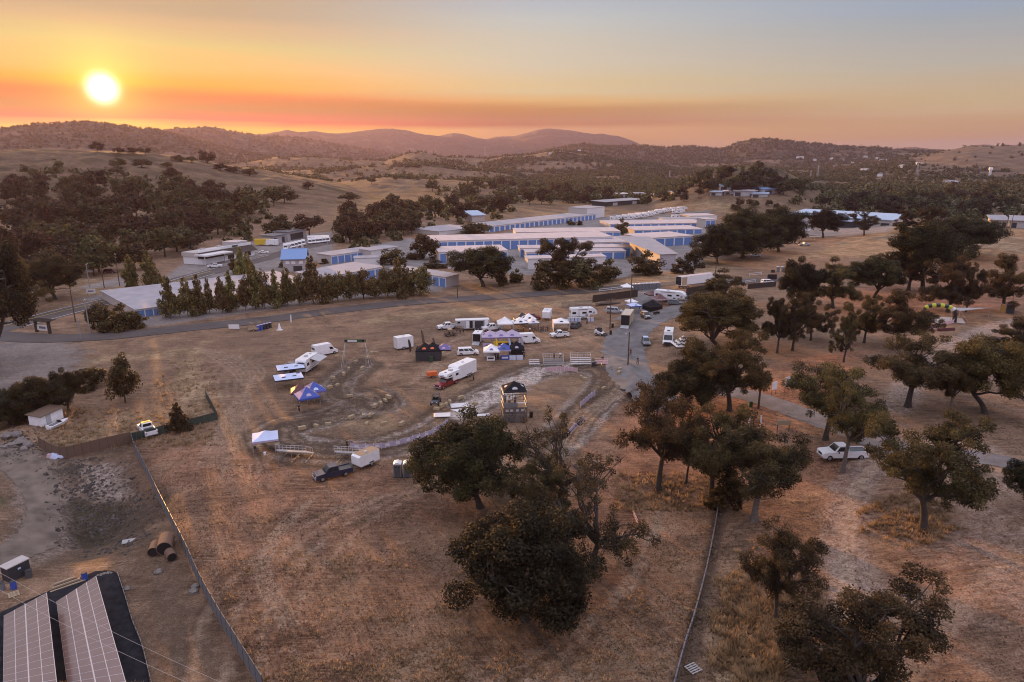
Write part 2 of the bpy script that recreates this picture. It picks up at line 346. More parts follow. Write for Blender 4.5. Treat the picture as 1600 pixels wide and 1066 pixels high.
# vehicle ruts: faint pale swirls over the mown field
for k in range(7):
    o = k*9
    line(RUT, m2n, [(300+o,540+o*.2),(360+o,580),(392-o*.5,628),(370-o*.7,680),(362-o,730)], 0.3, 0.5, 0.45, 0.2)
for k in range(5): line(RUT, m2n, [(640+8*k,600-6*k),(720,560-8*k),(860,540-7*k),(960,520-4*k)], 0.35, 0.5, 0.6, 0.1)
for k in range(0): line(RUT, m2n, [(560+10*k,1040-6*k),(760,1010-10*k),(920,960-14*k),(1010,880-20*k),(1050,800-20*k)], 0.3, 0.5, 0.7, 0.15)
for k in range(4): line(RUT, m2n, [(470+8*k,790-5*k),(420+6*k,840),(400+8*k,900),(440+10*k,980)], 0.3, 0.4, 0.5, 0.1)
for k in range(4): line(RUT, m2n, [(500+9*k,742-6*k),(545+9*k,716-6*k),(590+9*k,690-6*k)], 0.25, 0.4, 0.5, 0.1)
for k in range(4): line(RUT, m2n, [(900-12*k,700),(930-10*k,650),(975-5*k,610),(1010,585-6*k)], 0.4, 0.5, 0.6, 0.15)
for k in range(3): line(RUT, m2n, [(1316+9*k,1000),(1316+8*k,850),(1326+8*k,770),(1375+6*k,712)], 0.3, 0.4, 0.7, 0.1)
# mowing swaths and tyre lines sweeping over the foreground
for k in range(8):
    o = k*26
    line(RUT if k % 2 else SOIL, m2n if k % 2 else m1n, [(270+o,1090),(300+o,960-k*6),(390+o*1.1,870-k*9),(520+o*1.05,795-k*7),(640+o*.7,775-k*8)], .34, .8, .42 if k % 2 else .5, .5)
for k in range(7):
    line(RUT if k % 2 else SOIL, m2n if k % 2 else m1n, [(600+38*k,1090),(790+24*k,1034-8*k),(925+14*k,985-20*k),(1012+6*k,890-24*k)], .34, .8, .6 if k % 2 else .5, .4)
for k in range(6): line(RUT, m2n, [(330+16*k,545+3*k),(298+14*k,600),(330+12*k,660),(350+13*k,720),(340+16*k,760)], .2, .6, .42, .3)
for k in range(5): line(SOIL, m1n, [(240+34*k,770+16*k),(420+24*k,800+20*k),(600+10*k,860+20*k)], .8, 2.8, .4, 1.2)
for k in range(3): line(RUT, m2n, [(1400+14*k,1066),(1480+14*k,960),(1560+10*k,880),(1640,840+10*k)], .4, .6, .4, .3)
for pts_, a_, ch_ in [([(560,790),(690,800),(740,900),(650,960),(600,880)], .42, 0), ([(480,880),(560,860),(600,960),(520,1010)], .32, 2), ([(330,900),(400,880),(450,980),(400,1040)], .3, 0), ([(620,980),(760,1000),(700,1066),(600,1066)], .4, 2), ([(300,740),(420,760),(380,830),(290,800)], .35, 0),
                     ([(1420,940),(1560,960),(1600,1040),(1460,1030)], .4, 0), ([(1500,800),(1600,790),(1600,850),(1520,860)], .35, 0), ([(1240,760),(1310,770),(1300,860),(1230,850)], .4, 2), ([(880,820),(1000,830),(1010,900),(900,900)], .45, 2), ([(640,820),(740,830),(700,880),(630,870)], .35, 2), ([(980,780),(1100,790),(1080,840),(980,850)], .4, 2), ([(960,930),(1060,900),(1040,1030),(960,1040)], .45, 0), ([(600,500),(700,490),(760,510),(640,530)], .3, 0), ([(350,560),(420,545),(450,600),(380,620)], .3, 0)]:
    area(ch_, m1n, pts_, 9, a_, 3)
m1[near] = m1n; m2[near] = m2n
# woodland floor on the far hills, open golden slopes between
fo = wob(gx, gy, 420, 6, 5)+0.5*wob(gx, gy, 120, 6, 9)
dd = np.hypot(gx, gy); aa = np.arctan2(gx, gy)
def wooded(x, y):
    """share of woodland 0..1 over the far country"""
    d = np.hypot(x, y); a = np.arctan2(x, y); u = 800+1103.8*np.tan(np.clip(a, -1.2, 1.2))
    n = wob(x, y, 420, 6, 5)+0.5*wob(x, y, 120, 6, 9)
    bias = np.interp(u, [-600, 0, 300, 450, 700, 850, 1000, 1350, 1450, 1600, 2400], [-.1, -.1, -.15, -.25, -.1, .42, .6, .38, .0, -.1, -.1])
    bias = bias + np.where((d > 1900) & (d < 3100) & (u > 1430), -.5, 0) + np.where((d > 2900), .35, 0) + np.where((d > 2900) & (u < 1300), .9, 0)
    bias = bias + np.where((d < 1150) & (u < 700) & (d > 700), -0.45, 0)
    return sstep((n+bias)/0.35)
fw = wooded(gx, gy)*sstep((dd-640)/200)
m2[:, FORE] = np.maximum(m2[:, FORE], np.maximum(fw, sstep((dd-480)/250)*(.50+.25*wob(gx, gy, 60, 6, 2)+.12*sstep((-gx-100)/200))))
m1[:, GOLD] = np.maximum(m1[:, GOLD], (1-fw)*sstep((dd-520)/150)*np.clip(.18+.55*wob(gx, gy, 75, 6, 7), .0, .7))
for nm, arr in (('cover_a', m1), ('cover_b', m2)):
    at = gme.attributes.new(nm, 'FLOAT_COLOR', 'POINT'); at.data.foreach_set('color', arr.ravel())

gm = bpy.data.materials.new('dry_ground'); gm.use_nodes = True; nt = gm.node_tree; B = nt.nodes['Principled BSDF']
B.inputs['Roughness'].default_value = 0.95; B.inputs['Specular IOR Level'].default_value = 0.12
tc = N('ShaderNodeTexCoord')
def noise(scale, detail=5, rough=0.6, vec=None, dist=0.0):
    n = N('ShaderNodeTexNoise'); n.inputs['Scale'].default_value = scale; n.inputs['Detail'].default_value = detail; n.inputs['Roughness'].default_value = rough
    n.inputs['Distortion'].default_value = dist
    L(vec if vec is not None else tc.outputs['Object'], n.inputs['Vector']); return n.outputs[0]
def rng(f, a, b, c=0.0, d=1.0):
    n = N('ShaderNodeMapRange'); n.inputs[1].default_value = a; n.inputs[2].default_value = b; n.inputs[3].default_value = c; n.inputs[4].default_value = d
    L(f, n.inputs[0]); return n.outputs[0]
n_big, n_mid, n_small, n_fine = noise(0.022, 6, .6), noise(0.16, 6, .65, dist=0.6), noise(1.1, 6, .7, dist=0.8), noise(6.0, 4, .7)
mpn = N('ShaderNodeMapping'); mpn.inputs['Rotation'].default_value = (0, 0, 0.5); mpn.inputs['Scale'].default_value = (0.22, 2.0, 1); L(tc.outputs['Object'], mpn.inputs[0])
n_str = noise(1.0, 6, .7, mpn.outputs[0], 1.2)
def attr(nm):
    a = N('ShaderNodeAttribute'); a.attribute_name = nm; s = N('ShaderNodeSeparateColor'); L(a.outputs['Color'], s.inputs[0]); return s.outputs[0], s.outputs[1], s.outputs[2], a.outputs['Alpha']
a_soil, a_chk, a_gold, a_pave = attr('cover_a'); a_fore, a_red, a_rut, a_green = attr('cover_b')
grass = mixc(rng(n_mid, .36, .64), (0.090, 0.056, 0.039), (0.285, 0.186, 0.124))
grass = mixc(rng(n_str, .44, .66, 0, .75), grass, (0.35, 0.245, 0.165))
grass = mixc(rng(n_big, .40, .62, 0, .55), grass, (0.165, 0.112, 0.080))
redc = mixc(rng(n_mid, .38, .62), (0.105, 0.043, 0.027), (0.36, 0.158, 0.092))
redc = mixc(rng(n_str, .44, .64, 0, .85), redc, (0.37, 0.205, 0.125))
c = mixc(M('MULTIPLY', a_red, rng(n_big, .35, .6, .6, 1)), grass, redc)
gold = mixc(rng(n_mid, .38, .62), (0.20, 0.142, 0.085), (0.41, 0.31, 0.19))
c = mixc(M('MULTIPLY', a_gold, rng(n_small, .32, .6, .35, 1)), c, gold)
soil = mixc(rng(n_small, .35, .65), (0.055, 0.040, 0.031), (0.125, 0.092, 0.070))
c = mixc(M('MULTIPLY', a_soil, rng(n_small, .25, .5, .6, 1)), c, soil)
chk = mixc(rng(n_small, .36, .6), (0.24, 0.205, 0.18), (0.52, 0.47, 0.44))
c = mixc(M('MULTIPLY', a_chk, rng(n_small, .30, .55, .55, 1)), c, chk)
c = mixc(M('MULTIPLY', a_rut, rng(n_small, .35, .6, .3, .85)), c, (0.42, 0.32, 0.235))
c = mixc(M('MULTIPLY', a_green, .9), c, (0.07, 0.085, 0.035))
pav = mixc(rng(n_mid, .35, .65), (0.17, 0.165, 0.17), (0.25, 0.24, 0.24))
c = mixc(a_pave, c, pav)
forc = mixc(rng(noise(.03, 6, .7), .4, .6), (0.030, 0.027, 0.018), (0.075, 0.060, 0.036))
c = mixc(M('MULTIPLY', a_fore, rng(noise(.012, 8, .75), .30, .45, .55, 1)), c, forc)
sp = N('ShaderNodeMix', data_type='RGBA', blend_type='MULTIPLY'); L(rng(n_fine, .3, .7), sp.inputs[0]); sp.inputs[0].default_value = .5
fine = mixc(rng(n_fine, .33, .67), (0.56, 0.54, 0.52), (1.38, 1.36, 1.34))
fine = mixc(1.0, fine, mixc(rng(n_small, .34, .66), (0.80, 0.78, 0.76), (1.20, 1.20, 1.20)), 'MULTIPLY')
c = mixc(1.0, c, fine, 'MULTIPLY')
L(c, B.inputs['Base Color'])
hsum = M('ADD', M('MULTIPLY', n_small, .22), M('ADD', M('MULTIPLY', n_fine, .06), M('MULTIPLY', n_str, .18)))
bp = N('ShaderNodeBump'); bp.inputs['Strength'].default_value = 0.85; bp.inputs['Distance'].default_value = 1.0
L(M('MULTIPLY', hsum, M('SUBTRACT', 1.0, M('MULTIPLY', a_pave, .95))), bp.inputs['Height']); L(bp.outputs[0], B.inputs['Normal'])
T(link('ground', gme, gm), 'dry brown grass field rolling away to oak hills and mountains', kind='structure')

# ------------------------------------------------------------------ haze
hz = mesh_np('haze', [(x, y, z) for z in (-75, 520) for y in (-8900, 8900) for x in (-8900, 8900)],
             [(0,2,3,1),(4,5,7,6),(0,1,5,4),(2,6,7,3),(0,4,6,2),(1,3,7,5)])
hm = bpy.data.materials.new('haze'); hm.use_nodes = True; t = hm.node_tree; t.nodes.remove(t.nodes['Principled BSDF'])
pv = t.nodes.new('ShaderNodeVolumePrincipled'); pv.inputs['Density'].default_value = 3.8e-5; pv.inputs['Color'].default_value = (0.75, 0.60, 0.90, 1)
pv.inputs['Anisotropy'].default_value = 0.42
t.links.new(pv.outputs[0], t.nodes['Material Output'].inputs['Volume'])
T(link('haze', hz, hm), 'thin smoky evening haze over the valley', kind='stuff')
# ------------------------------------------------------------------ trees
def leaf_mat(name, c_dark, c_light, hue=0.09, trans=0.25):
    m = bpy.data.materials.new(name); m.use_nodes = True; t = m.node_tree; b = t.nodes['Principled BSDF']; n_ = t.nodes.new; l_ = t.links.new
    c = n_('ShaderNodeTexCoord'); nz = n_('ShaderNodeTexNoise'); nz.inputs['Scale'].default_value = 0.55; nz.inputs['Detail'].default_value = 3; l_(c.outputs['Object'], nz.inputs['Vector'])
    oi = n_('ShaderNodeObjectInfo'); cr = n_('ShaderNodeMapRange'); cr.inputs[1].default_value = .36; cr.inputs[2].default_value = .64; l_(nz.outputs[0], cr.inputs[0])
    mx = n_('ShaderNodeMix'); mx.data_type = 'RGBA'; mx.inputs[6].default_value = (*c_dark, 1); mx.inputs[7].default_value = (*c_light, 1); l_(cr.outputs[0], mx.inputs[0])
    hs = n_('ShaderNodeHueSaturation'); l_(mx.outputs[2], hs.inputs['Color'])
    mh = n_('ShaderNodeMapRange'); mh.inputs[3].default_value = 0.5-hue*0.25; mh.inputs[4].default_value = 0.5+hue*0.25; l_(oi.outputs['Random'], mh.inputs[0]); l_(mh.outputs[0], hs.inputs['Hue'])
    mv = n_('ShaderNodeMath'); mv.operation = 'MULTIPLY_ADD'; mv.inputs[1].default_value = 0.5; mv.inputs[2].default_value = 0.75; l_(oi.outputs['Random'], mv.inputs[0]); l_(mv.outputs[0], hs.inputs['Value'])
    l_(hs.outputs[0], b.inputs['Base Color']); b.inputs['Roughness'].default_value = 0.7; b.inputs['Specular IOR Level'].default_value = 0.2
    tr = n_('ShaderNodeBsdfTranslucent'); l_(hs.outputs[0], tr.inputs[0]); ms = n_('ShaderNodeMixShader'); ms.inputs[0].default_value = trans
    l_(b.outputs[0], ms.inputs[1]); l_(tr.outputs[0], ms.inputs[2]); l_(ms.outputs[0], t.nodes['Material Output'].inputs[0]); return m
LEAF = leaf_mat('oak_leaves', (0.022, 0.018, 0.009), (0.122, 0.092, 0.038))
LEAF_DARK = leaf_mat('live_oak_leaves', (0.013, 0.0125, 0.006), (0.062, 0.052, 0.021))
LEAF_RUST = leaf_mat('rusty_oak_leaves', (0.034, 0.024, 0.011), (0.125, 0.080, 0.031))
LEAF_PINE = leaf_mat('pine_needles', (0.040, 0.038, 0.015), (0.22, 0.180, 0.066), 0.16)
LEAF_FAR = leaf_mat('far_oak_leaves', (0.020, 0.017, 0.010), (0.098, 0.078, 0.040), 0.25)
BARK = pm('oak_bark', (0.062, 0.050, 0.042), 0.95, 0.35, 3.0, bump=0.6, bscale=8)
BARKP = pm('pale_bark', (0.15, 0.125, 0.108), 0.95, 0.3, 3.0, bump=0.4, bscale=8)

def tube(path, radii, k=6):
    """rings along a path -> verts, quads"""
    path = np.asarray(path, float); n = len(path); d = np.gradient(path, axis=0); d /= np.linalg.norm(d, axis=1, keepdims=True)+1e-9
    ref = np.array([0.31, 0.95, 0.05]); a = np.cross(d, ref); a /= np.linalg.norm(a, axis=1, keepdims=True)+1e-9; b = np.cross(d, a)
    th = np.linspace(0, 2*np.pi, k, endpoint=False)
    v = path[:, None]+np.asarray(radii)[:, None, None]*(np.cos(th)[None, :, None]*a[:, None]+np.sin(th)[None, :, None]*b[:, None])
    i = np.arange(n*k).reshape(n, k); j = np.roll(i, -1, 1)
    return v.reshape(-1, 3), np.stack([i[:-1], j[:-1], j[1:], i[1:]], -1).reshape(-1, 4)
def bez(a, b, c, n):
    t = np.linspace(0, 1, n)[:, None]; return (1-t)**2*a+2*t*(1-t)*b+t*t*c
def leaves(centers, radii, per, size, rng, flat_=0.8):
    """leaf sprays: small bent quads scattered in ellipsoidal clumps"""
    vs = []
    for c, r in zip(centers, radii):
        n = max(6, int(per*(r/np.mean(radii))**2))
        u = rng.normal(size=(n, 3)); u /= np.linalg.norm(u, axis=1, keepdims=True)
        p = c+u*(rng.uniform(0.25, 1, (n, 1))**0.6)*np.array([r, r, r*flat_])
        p += rng.normal(size=p.shape)*r*0.08
        nx = u*0.7+rng.normal(size=(n, 3))*0.8+np.array([0, 0, .35]); nx /= np.linalg.norm(nx, axis=1, keepdims=True)
        tt = np.cross(nx, rng.normal(size=(n, 3))); tt /= np.linalg.norm(tt, axis=1, keepdims=True)+1e-9; bb = np.cross(nx, tt)
        s = size*rng.uniform(0.45, 1.6, (n, 1)); w = s*rng.uniform(0.4, 0.8, (n, 1))
        vs.append(np.stack([p-tt*s, p-bb*w+nx*s*.15, p+tt*s, p+bb*w+nx*s*.15], 1))
    v = np.concatenate(vs); return v.reshape(-1, 3), np.arange(len(v)*4).reshape(-1, 4)
def cat_geo(parts):
    V, F, o = [], [], 0
    for v, f in parts: V.append(v); F.append(f+o); o += len(v)
    return np.concatenate(V), np.concatenate(F)
def oak_proto(seed, style):
    """returns trunk mesh and crown mesh of a tree 10 m tall and 10 m wide at the crown"""
    rng = np.random.default_rng(seed)
    st_ = dict(dense=dict(n=64, per=950, size=.082, low=.10, trunk=.20, spread=.92, cr=(.75, 1.35), hole=.1),
              oak=dict(n=120, per=470, size=.068, low=.13, trunk=.26, spread=1.0, cr=(.42, .88), hole=.25),
              open=dict(n=124, per=290, size=.070, low=.14, trunk=.27, spread=1.0, cr=(.38, .8), hole=.35),
              airy=dict(n=112, per=130, size=.064, low=.16, trunk=.26, spread=1.0, cr=(.38, .75), hole=.4),
              high=dict(n=104, per=380, size=.072, low=.36, trunk=.34, spread=.95, cr=(.5, .95), hole=.3),
              skirt=dict(n=76, per=900, size=.085, low=.02, trunk=.16, spread=.95, cr=(.8, 1.4), hole=.05))[style]
    lean = rng.normal(size=2)*0.35
    ft = st_['trunk']*10; fork = np.array([lean[0], lean[1], ft])
    wood = [tube(bez(np.zeros(3), np.array([0, 0, ft*.5]), fork, 6), np.array([.42, .31, .27, .25, .24, .22]), 8)]
    lobed = style in ('oak', 'open', 'high', 'airy')
    nl = {'oak': 9, 'open': 9, 'high': 8, 'airy': 11}.get(style) or rng.integers(6, 9); limbs = []; cents, rads = [], []; lo = st_['low']*10
    for i in range(nl):
        a = i*2.399+rng.uniform(-.35, .35); top = i in (0, 3); rr = rng.uniform(.4, 1.8) if top else rng.uniform(2.5, 4.3)*st_['spread']
        z = rng.uniform(8.0, 8.9) if top else rng.uniform(lo+1.2, 7.8)
        end = np.array([rr*math.cos(a), rr*math.sin(a), z]); mid = fork*.45+end*.55+np.array([rng.normal()*.6, rng.normal()*.6, rng.uniform(.2, 1.6) if z < 6 else rng.uniform(-.8, .3)])
        p = bez(fork, mid, end, 10); p[2:-1] += rng.normal(size=p[2:-1].shape)*.10; limbs.append(p); wood.append(tube(p, np.linspace(.18, .04, 10)*rng.uniform(.8, 1.15), 6))
        if lobed:
            lr = rng.uniform(1.35, 2.35)*(1.1 if top else 1)
            for k in range(st_['n']//nl):
                u = rng.normal(size=3); u /= np.linalg.norm(u); c = end+u*lr*rng.uniform(.15, 1.05)*np.array([1.15, 1.15, .78]); j = int(rng.integers(5, 10)) if k % 4 else int(rng.integers(3, 7))
                if k % 4 == 0: c = p[j]+rng.normal(size=3)*.75
                c[2] = max(c[2], lo+.3); cents.append(c); rads.append(rng.uniform(*st_['cr'])*(.8 if style == 'airy' else 1))
                q_ = bez(p[j], (p[j]+c)/2+rng.normal(size=3)*.25, c, 5); wood.append(tube(q_, np.linspace(.07, .016, 5), 4))
                for _ in range(2): e = c+rng.normal(size=3)*.5; wood.append(tube(bez(q_[3], (q_[3]+e)/2+rng.normal(size=3)*.15, e, 4), np.linspace(.03, .010, 4), 3))
    tries = 0; zc = (10+lo)/2; hz_ = (10-lo)/2
    while not lobed and len(cents) < st_['n'] and tries < 4000:
        tries += 1
        u = rng.normal(size=3); u /= np.linalg.norm(u)
        if u[2] < -0.75: continue
        rad = rng.uniform(.42, .95); r = rng.uniform(*st_['cr'])
        az = math.atan2(u[1], u[0]); lob = 1+0.20*math.sin(az*3+seed)+0.13*math.sin(az*5+2*seed)+0.12*math.sin(3*u[2]*3+seed)
        c = np.array([u[0]*4.4*rad*lob, u[1]*4.4*rad*lob, zc+u[2]*(hz_-0.5)*rad*(1+.12*math.sin(az*4+seed))])
        if any(np.linalg.norm((c-q)/np.array([1, 1, .8])) < .46*(r+s) for q, s in zip(cents, rads)): continue
        cents.append(c); rads.append(r)
        best = min(((np.linalg.norm(p[j]-c)+0.4*max(0, p[j][2]-c[2]), p[j]) for p in limbs for j in range(2, 10)), key=lambda t: t[0])[1]
        p = bez(best, (best+c)/2+rng.normal(size=3)*.35, c, 5); wood.append(tube(p, np.linspace(.085, .02, 5), 4))
    wv, wf = cat_geo(wood); lv, lf = leaves(cents, rads, st_['per'], st_['size'], rng)
    k = 10/(np.percentile(lv[:, :2], 99.4, 0)-np.percentile(lv[:, :2], .6, 0)); kz = 10/np.percentile(lv[:, 2], 99.7)
    for v in (wv, lv): v[:, :2] *= k; v[:, 2] *= kz
    return mesh_np('trunk', wv, wf, True), mesh_np('crown', lv, lf)
def pine_proto(seed, per=70, n=26, round_=0.0, low=.14):
    rng = np.random.default_rng(seed); cents, rads = [], []
    wood = [tube([(0, 0, 0), (.1, 0, 3), (.15, .05, 7), (.1, .1, 9.9)], [.30, .24, .14, .03], 7)]
    for i in range(n):
        z = low*10+(10-low*10-.4)*(i/n)**.9; w = 4.6*(1-(z/10.6)**(1.2+round_*3)) ; w = max(w, .5)
        for _ in range(2 if i < n*.8 else 1):
            a = rng.uniform(0, 6.28); rr = w*rng.uniform(.2, .8); c = np.array([rr*math.cos(a), rr*math.sin(a), z+rng.normal()*.2])
            cents.append(c); rads.append(w*rng.uniform(.26, .42)+.25)
            wood.append(tube(bez(np.array([0, 0, z-.3]), np.array([c[0]*.5, c[1]*.5, z]), c, 4), [.06, .045, .03, .015], 4))
    lv, lf = leaves(cents, rads, per, .26, rng, .7); wv, wf = cat_geo(wood)
    k = 10/(np.percentile(lv[:, 0], 99)-np.percentile(lv[:, 0], 1)); lv[:, :2] *= k; lv[:, 2] *= 10/lv[:, 2].max()
    return mesh_np('trunk', wv, wf, True), mesh_np('crown', lv, lf)
def bush_proto(seed, per=120, n=26, size=.5):
    rng = np.random.default_rng(seed); cents, rads = [], []
    for _ in range(n):
        a = rng.uniform(0, 6.28); r = 3.6*math.sqrt(rng.uniform(0, 1)); z = rng.uniform(.6, 8.2)*(1-(r/4.6)**2)**.5
        cents.append(np.array([r*math.cos(a), r*math.sin(a), z])); rads.append(rng.uniform(1.1, 1.9))
    wood = [tube(bez(np.zeros(3), c*np.array([.3, .3, .5]), c, 4), [.16, .11, .07, .02], 4) for c in cents[:12]]
    lv, lf = leaves(cents, rads, per, size*.6, rng); wv, wf = cat_geo(wood)
    lv[:, 2] = np.maximum(lv[:, 2], -.3); lv[:, :2] *= 10/(np.percentile(lv[:, 0], 99)-np.percentile(lv[:, 0], 1)); lv[:, 2] *= 10/lv[:, 2].max()
    return mesh_np('stem', wv, wf, True), mesh_np('foliage', lv, lf)
def merged(tm, cm, name, leafm, barkm):
    me = bpy.data.meshes.new(name); bm = bmesh.new(); bm.from_mesh(cm); n = len(bm.faces); bm.from_mesh(tm); bm.faces.ensure_lookup_table()
    for f in bm.faces[n:]: f.material_index = 1
    bm.to_mesh(me); bm.free(); me.materials.append(leafm); me.materials.append(barkm); return me
PROTO = {}
for nm, lst in dict(dense=[(11, 'dense'), (12, 'dense'), (13, 'dense')], oak=[(21, 'oak'), (22, 'oak'), (23, 'oak'), (24, 'oak')], open=[(31, 'open'), (32, 'open'), (33, 'open')],
                    airy=[(41, 'airy'), (42, 'airy')], high=[(45, 'high'), (46, 'high')], skirt=[(51, 'skirt'), (52, 'skirt')]).items():
    PROTO[nm] = [oak_proto(*a) for a in lst]
PROTO['pine'] = [pine_proto(s) for s in (61, 62, 63)]; PROTO['round'] = [pine_proto(s, 90, 22, 1.0, .2) for s in (64, 65)]
PROTO['bush'] = [bush_proto(s) for s in (71, 72, 73)]
_users = {}
_tn = [0]
def tree(u, v, vtop, wpx, style, label, group=None, leaf=None, bark=None, tilt=0.0, name=None, cat='tree', k=None, dz=0.0):
    """a tree rooted at ground pixel (u,v), crown top at pixel row vtop and crown width wpx photo pixels"""
    p = G(u, v); wd = wpx*mpp(p)*(.97 if style != 'bush' else 1); hgt = top_z(p+Vector((0, wd*.15, 0)), vtop)-p.z
    _tn[0] += 1; i = _tn[0]
    tm, cm = PROTO[style][(i if k is None else k) % len(PROTO[style])]
    leaf = leaf or (LEAF_PINE if style in ('pine', 'round') else LEAF_DARK if style in ('dense', 'skirt') else LEAF); bark = bark or BARK
    isb = style == 'bush'
    nm = name or ('bush' if isb else 'pine_tree' if style == 'pine' else 'oak_tree' if style not in ('round',) else 'round_tree')
    root = bpy.data.objects.new(nm, None); COL.objects.link(root); root.location = (p.x, p.y, p.z-.08); root.empty_display_size = .5
    root.rotation_euler = (Matrix.Rotation(tilt, 4, 'Y') @ Matrix.Rotation((i*2.399) % 6.28, 4, 'Z')).to_euler(); root.scale = (wd/10, wd/10, max(hgt, 1.0)/10)
    T(root, label, 'bush' if isb else cat, group)
    for me, nm2, m in ((tm, 'stem' if isb else 'trunk', bark), (cm, 'foliage' if isb else 'crown', leaf)):
        key = (me.name, m.name)
        if key not in _users:
            c = me.copy(); c.materials.clear(); c.materials.append(m); _users[key] = c
        o = bpy.data.objects.new(nm2, _users[key]); COL.objects.link(o); o.parent = root
    return root
RU = LEAF_RUST
# --- the grove on the near hillside and the big oaks below the course
for a in [
 (750, 793, 638, 166, 'dense', 'dense dark live oak beside the two grey portable toilets', None, None, None, -.16),
 (820, 968, 782, 218, 'skirt', 'huge blackish live oak with foliage down to the grass in the lower field'),
 (872, 800, 640, 140, 'airy', 'thin oak with bare branches fanning out below the scaffold tower'),
 (925, 895, 715, 165, 'airy', 'tall airy oak with a straight dark trunk beside the taped dirt lane'),
 (842, 835, 722, 112, 'oak', 'brownish bushy oak squeezed between the leaning live oak and the airy oak'),
 (1028, 766, 606, 132, 'high', 'rust green oak with a forked trunk standing in bright orange grass', None, RU),
 (1072, 756, 650, 62, 'high', 'slender small oak just beside the rust green forked oak', None, RU),
 (1110, 786, 634, 126, 'high', 'dark oak with a thin trunk at the upper end of the silver fence rail'),
 (1178, 814, 660, 142, 'high', 'oak with a pale trunk below the white picket posts', None, None, BARKP),
 (1133, 795, 735, 52, 'bush', 'dark ivy covered stump at the head of the silver fence rail'),
 (1212, 966, 822, 120, 'high', 'small gnarled oak alone in the grass above the biggest spreading oak'),
 (1330, 1120, 886, 300, 'oak', 'biggest spreading oak with visible limbs at the lower edge beside the bare slope'),
 (1442, 826, 640, 186, 'oak', 'broad spreading oak with orange grass around its trunk, below the white pickup'),
 (1317, 737, 590, 92, 'high', 'young oak whose thin pale trunk stands in front of the white pickup', None, None, BARKP),
 (1290, 687, 560, 126, 'high', 'leafy oak right behind the white pickup on the hillside'),
 (1418, 636, 524, 132, 'high', 'dark oak with a forked trunk beside the steep dirt track'),
 (1538, 646, 524, 138, 'dense', 'thick dark oak on the far side of the steep dirt track', None, RU),
 (1484, 650, 560, 52, 'high', 'slim oak with a leaning pale trunk next to the thick dark oak', None, RU, BARKP),
 (1612, 800, 705, 78, 'dense', 'dark oak cut off by the right edge above the bare slope'),
 (1585, 566, 490, 100, 'oak', 'oak at the right edge hiding a pinkish tent'),
 (1139, 642, 516, 136, 'oak', 'tall rust brown oak at the edge of the campground beside the gravel drive', None, RU),
 (1101, 642, 540, 118, 'dense', 'dark oak leaning over the gravel drive where two people walk', None, None, None, -.34),
 (1122, 548, 450, 122, 'dense', 'wide bushy oak behind the striped tent', None, RU),
 (1126, 486, 420, 92, 'oak', 'oak in front of the white semi trailer'),
 (1214, 552, 462, 62, 'oak', 'first of three slim oaks on the slope above the white signs'),
 (1238, 548, 455, 72, 'open', 'forked middle oak of three on the slope above the white signs'),
 (1267, 532, 458, 66, 'oak', 'last of three slim oaks on the slope above the white signs'),
 (1318, 566, 488, 46, 'open', 'very slender oak between the slope trio and the forked dark oak', None, RU),
 (1350, 536, 462, 62, 'oak', 'rusty oak before the black and yellow inflatable arch', None, RU),
 (1402, 545, 452, 104, 'oak', 'broad rusty oak hiding half of the inflatable arch', None, RU),
 (1246, 482, 400, 66, 'dense', 'dark round oak at the end of the hilltop row nearest the white car'),
 (1301, 482, 402, 82, 'oak', 'second oak of the hilltop row after the dark round one'),
 (1366, 466, 400, 84, 'dense', 'heavy dark oak in the middle of the hilltop row'),
 (1419, 455, 372, 84, 'oak', 'tall thin trunked oak behind the hilltop row'),
 (1441, 456, 344, 116, 'dense', 'tallest dark oak rising over the hilltop row'),
 (1480, 488, 398, 92, 'oak', 'rust coloured oak shading the inflatable arch', None, RU),
 (1509, 488, 412, 48, 'oak', 'small oak beside the pale shade sail', None, RU),
 (1566, 488, 396, 96, 'oak', 'rusty oak beside the dark purple crate on the hilltop', None, RU),
 (1500, 402, 338, 112, 'dense', 'wide dark oak at the crest of the hilltop field'),
 (1413, 362, 324, 46, 'oak', 'lone small oak on the hilltop field near the long blue roofed shed'),
 (1452, 368, 322, 46, 'oak', 'second lone oak on the hilltop field by the crest'),
 (1286, 372, 326, 52, 'dense', 'dark oak standing before the long blue roofed shed'),
 (1350, 368, 330, 40, 'open', 'thin oak at the end of the long blue roofed shed'),
 (1330, 354, 330, 28, 'oak', 'small oak beside the corner of the long blue roofed shed'),
 (1120, 412, 352, 72, 'skirt', 'drooping dark oak at the corner of the grey gabled shed'),
 (1160, 404, 326, 100, 'skirt', 'large dark oak shading the parked cars by the storage yard'),
 (1216, 394, 324, 72, 'skirt', 'rear oak of the dark clump by the storage yard'),
 (755, 448, 384, 94, 'dense', 'round oak on the bank in front of the blue doors'),
 (880, 446, 368, 98, 'oak', 'tall gnarled oak on the bank before the storage rows'),
 (-10, 575, 372, 150, 'dense', 'big oak cut off by the left edge above the highway'),
 (86, 468, 400, 86, 'dense', 'round oak on the dry verge beyond the highway'),
 (32, 490, 392, 88, 'oak', 'tall oak behind the round one beyond the highway', None, RU),
 (196, 629, 546, 42, 'round', 'narrow upright tree alone in the weedy lot', None, LEAF),
 (280, 674, 626, 34, 'pine', 'small cone shaped evergreen by the green mesh fence', None, LEAF),
 (107, 640, 572, 50, 'dense', 'grey green olive tree at the end of the hedge by the white shed'),
 (62, 656, 586, 84, 'skirt', 'wide grey green olive tree behind the white shed'),
 (15, 664, 606, 90, 'skirt', 'dark thicket tree at the left edge by the boulders'),
]:
    a = list(a); lab = a[5]; grp = a[6] if len(a) > 6 else None; lf = a[7] if len(a) > 7 else None; bk = a[8] if len(a) > 8 else None
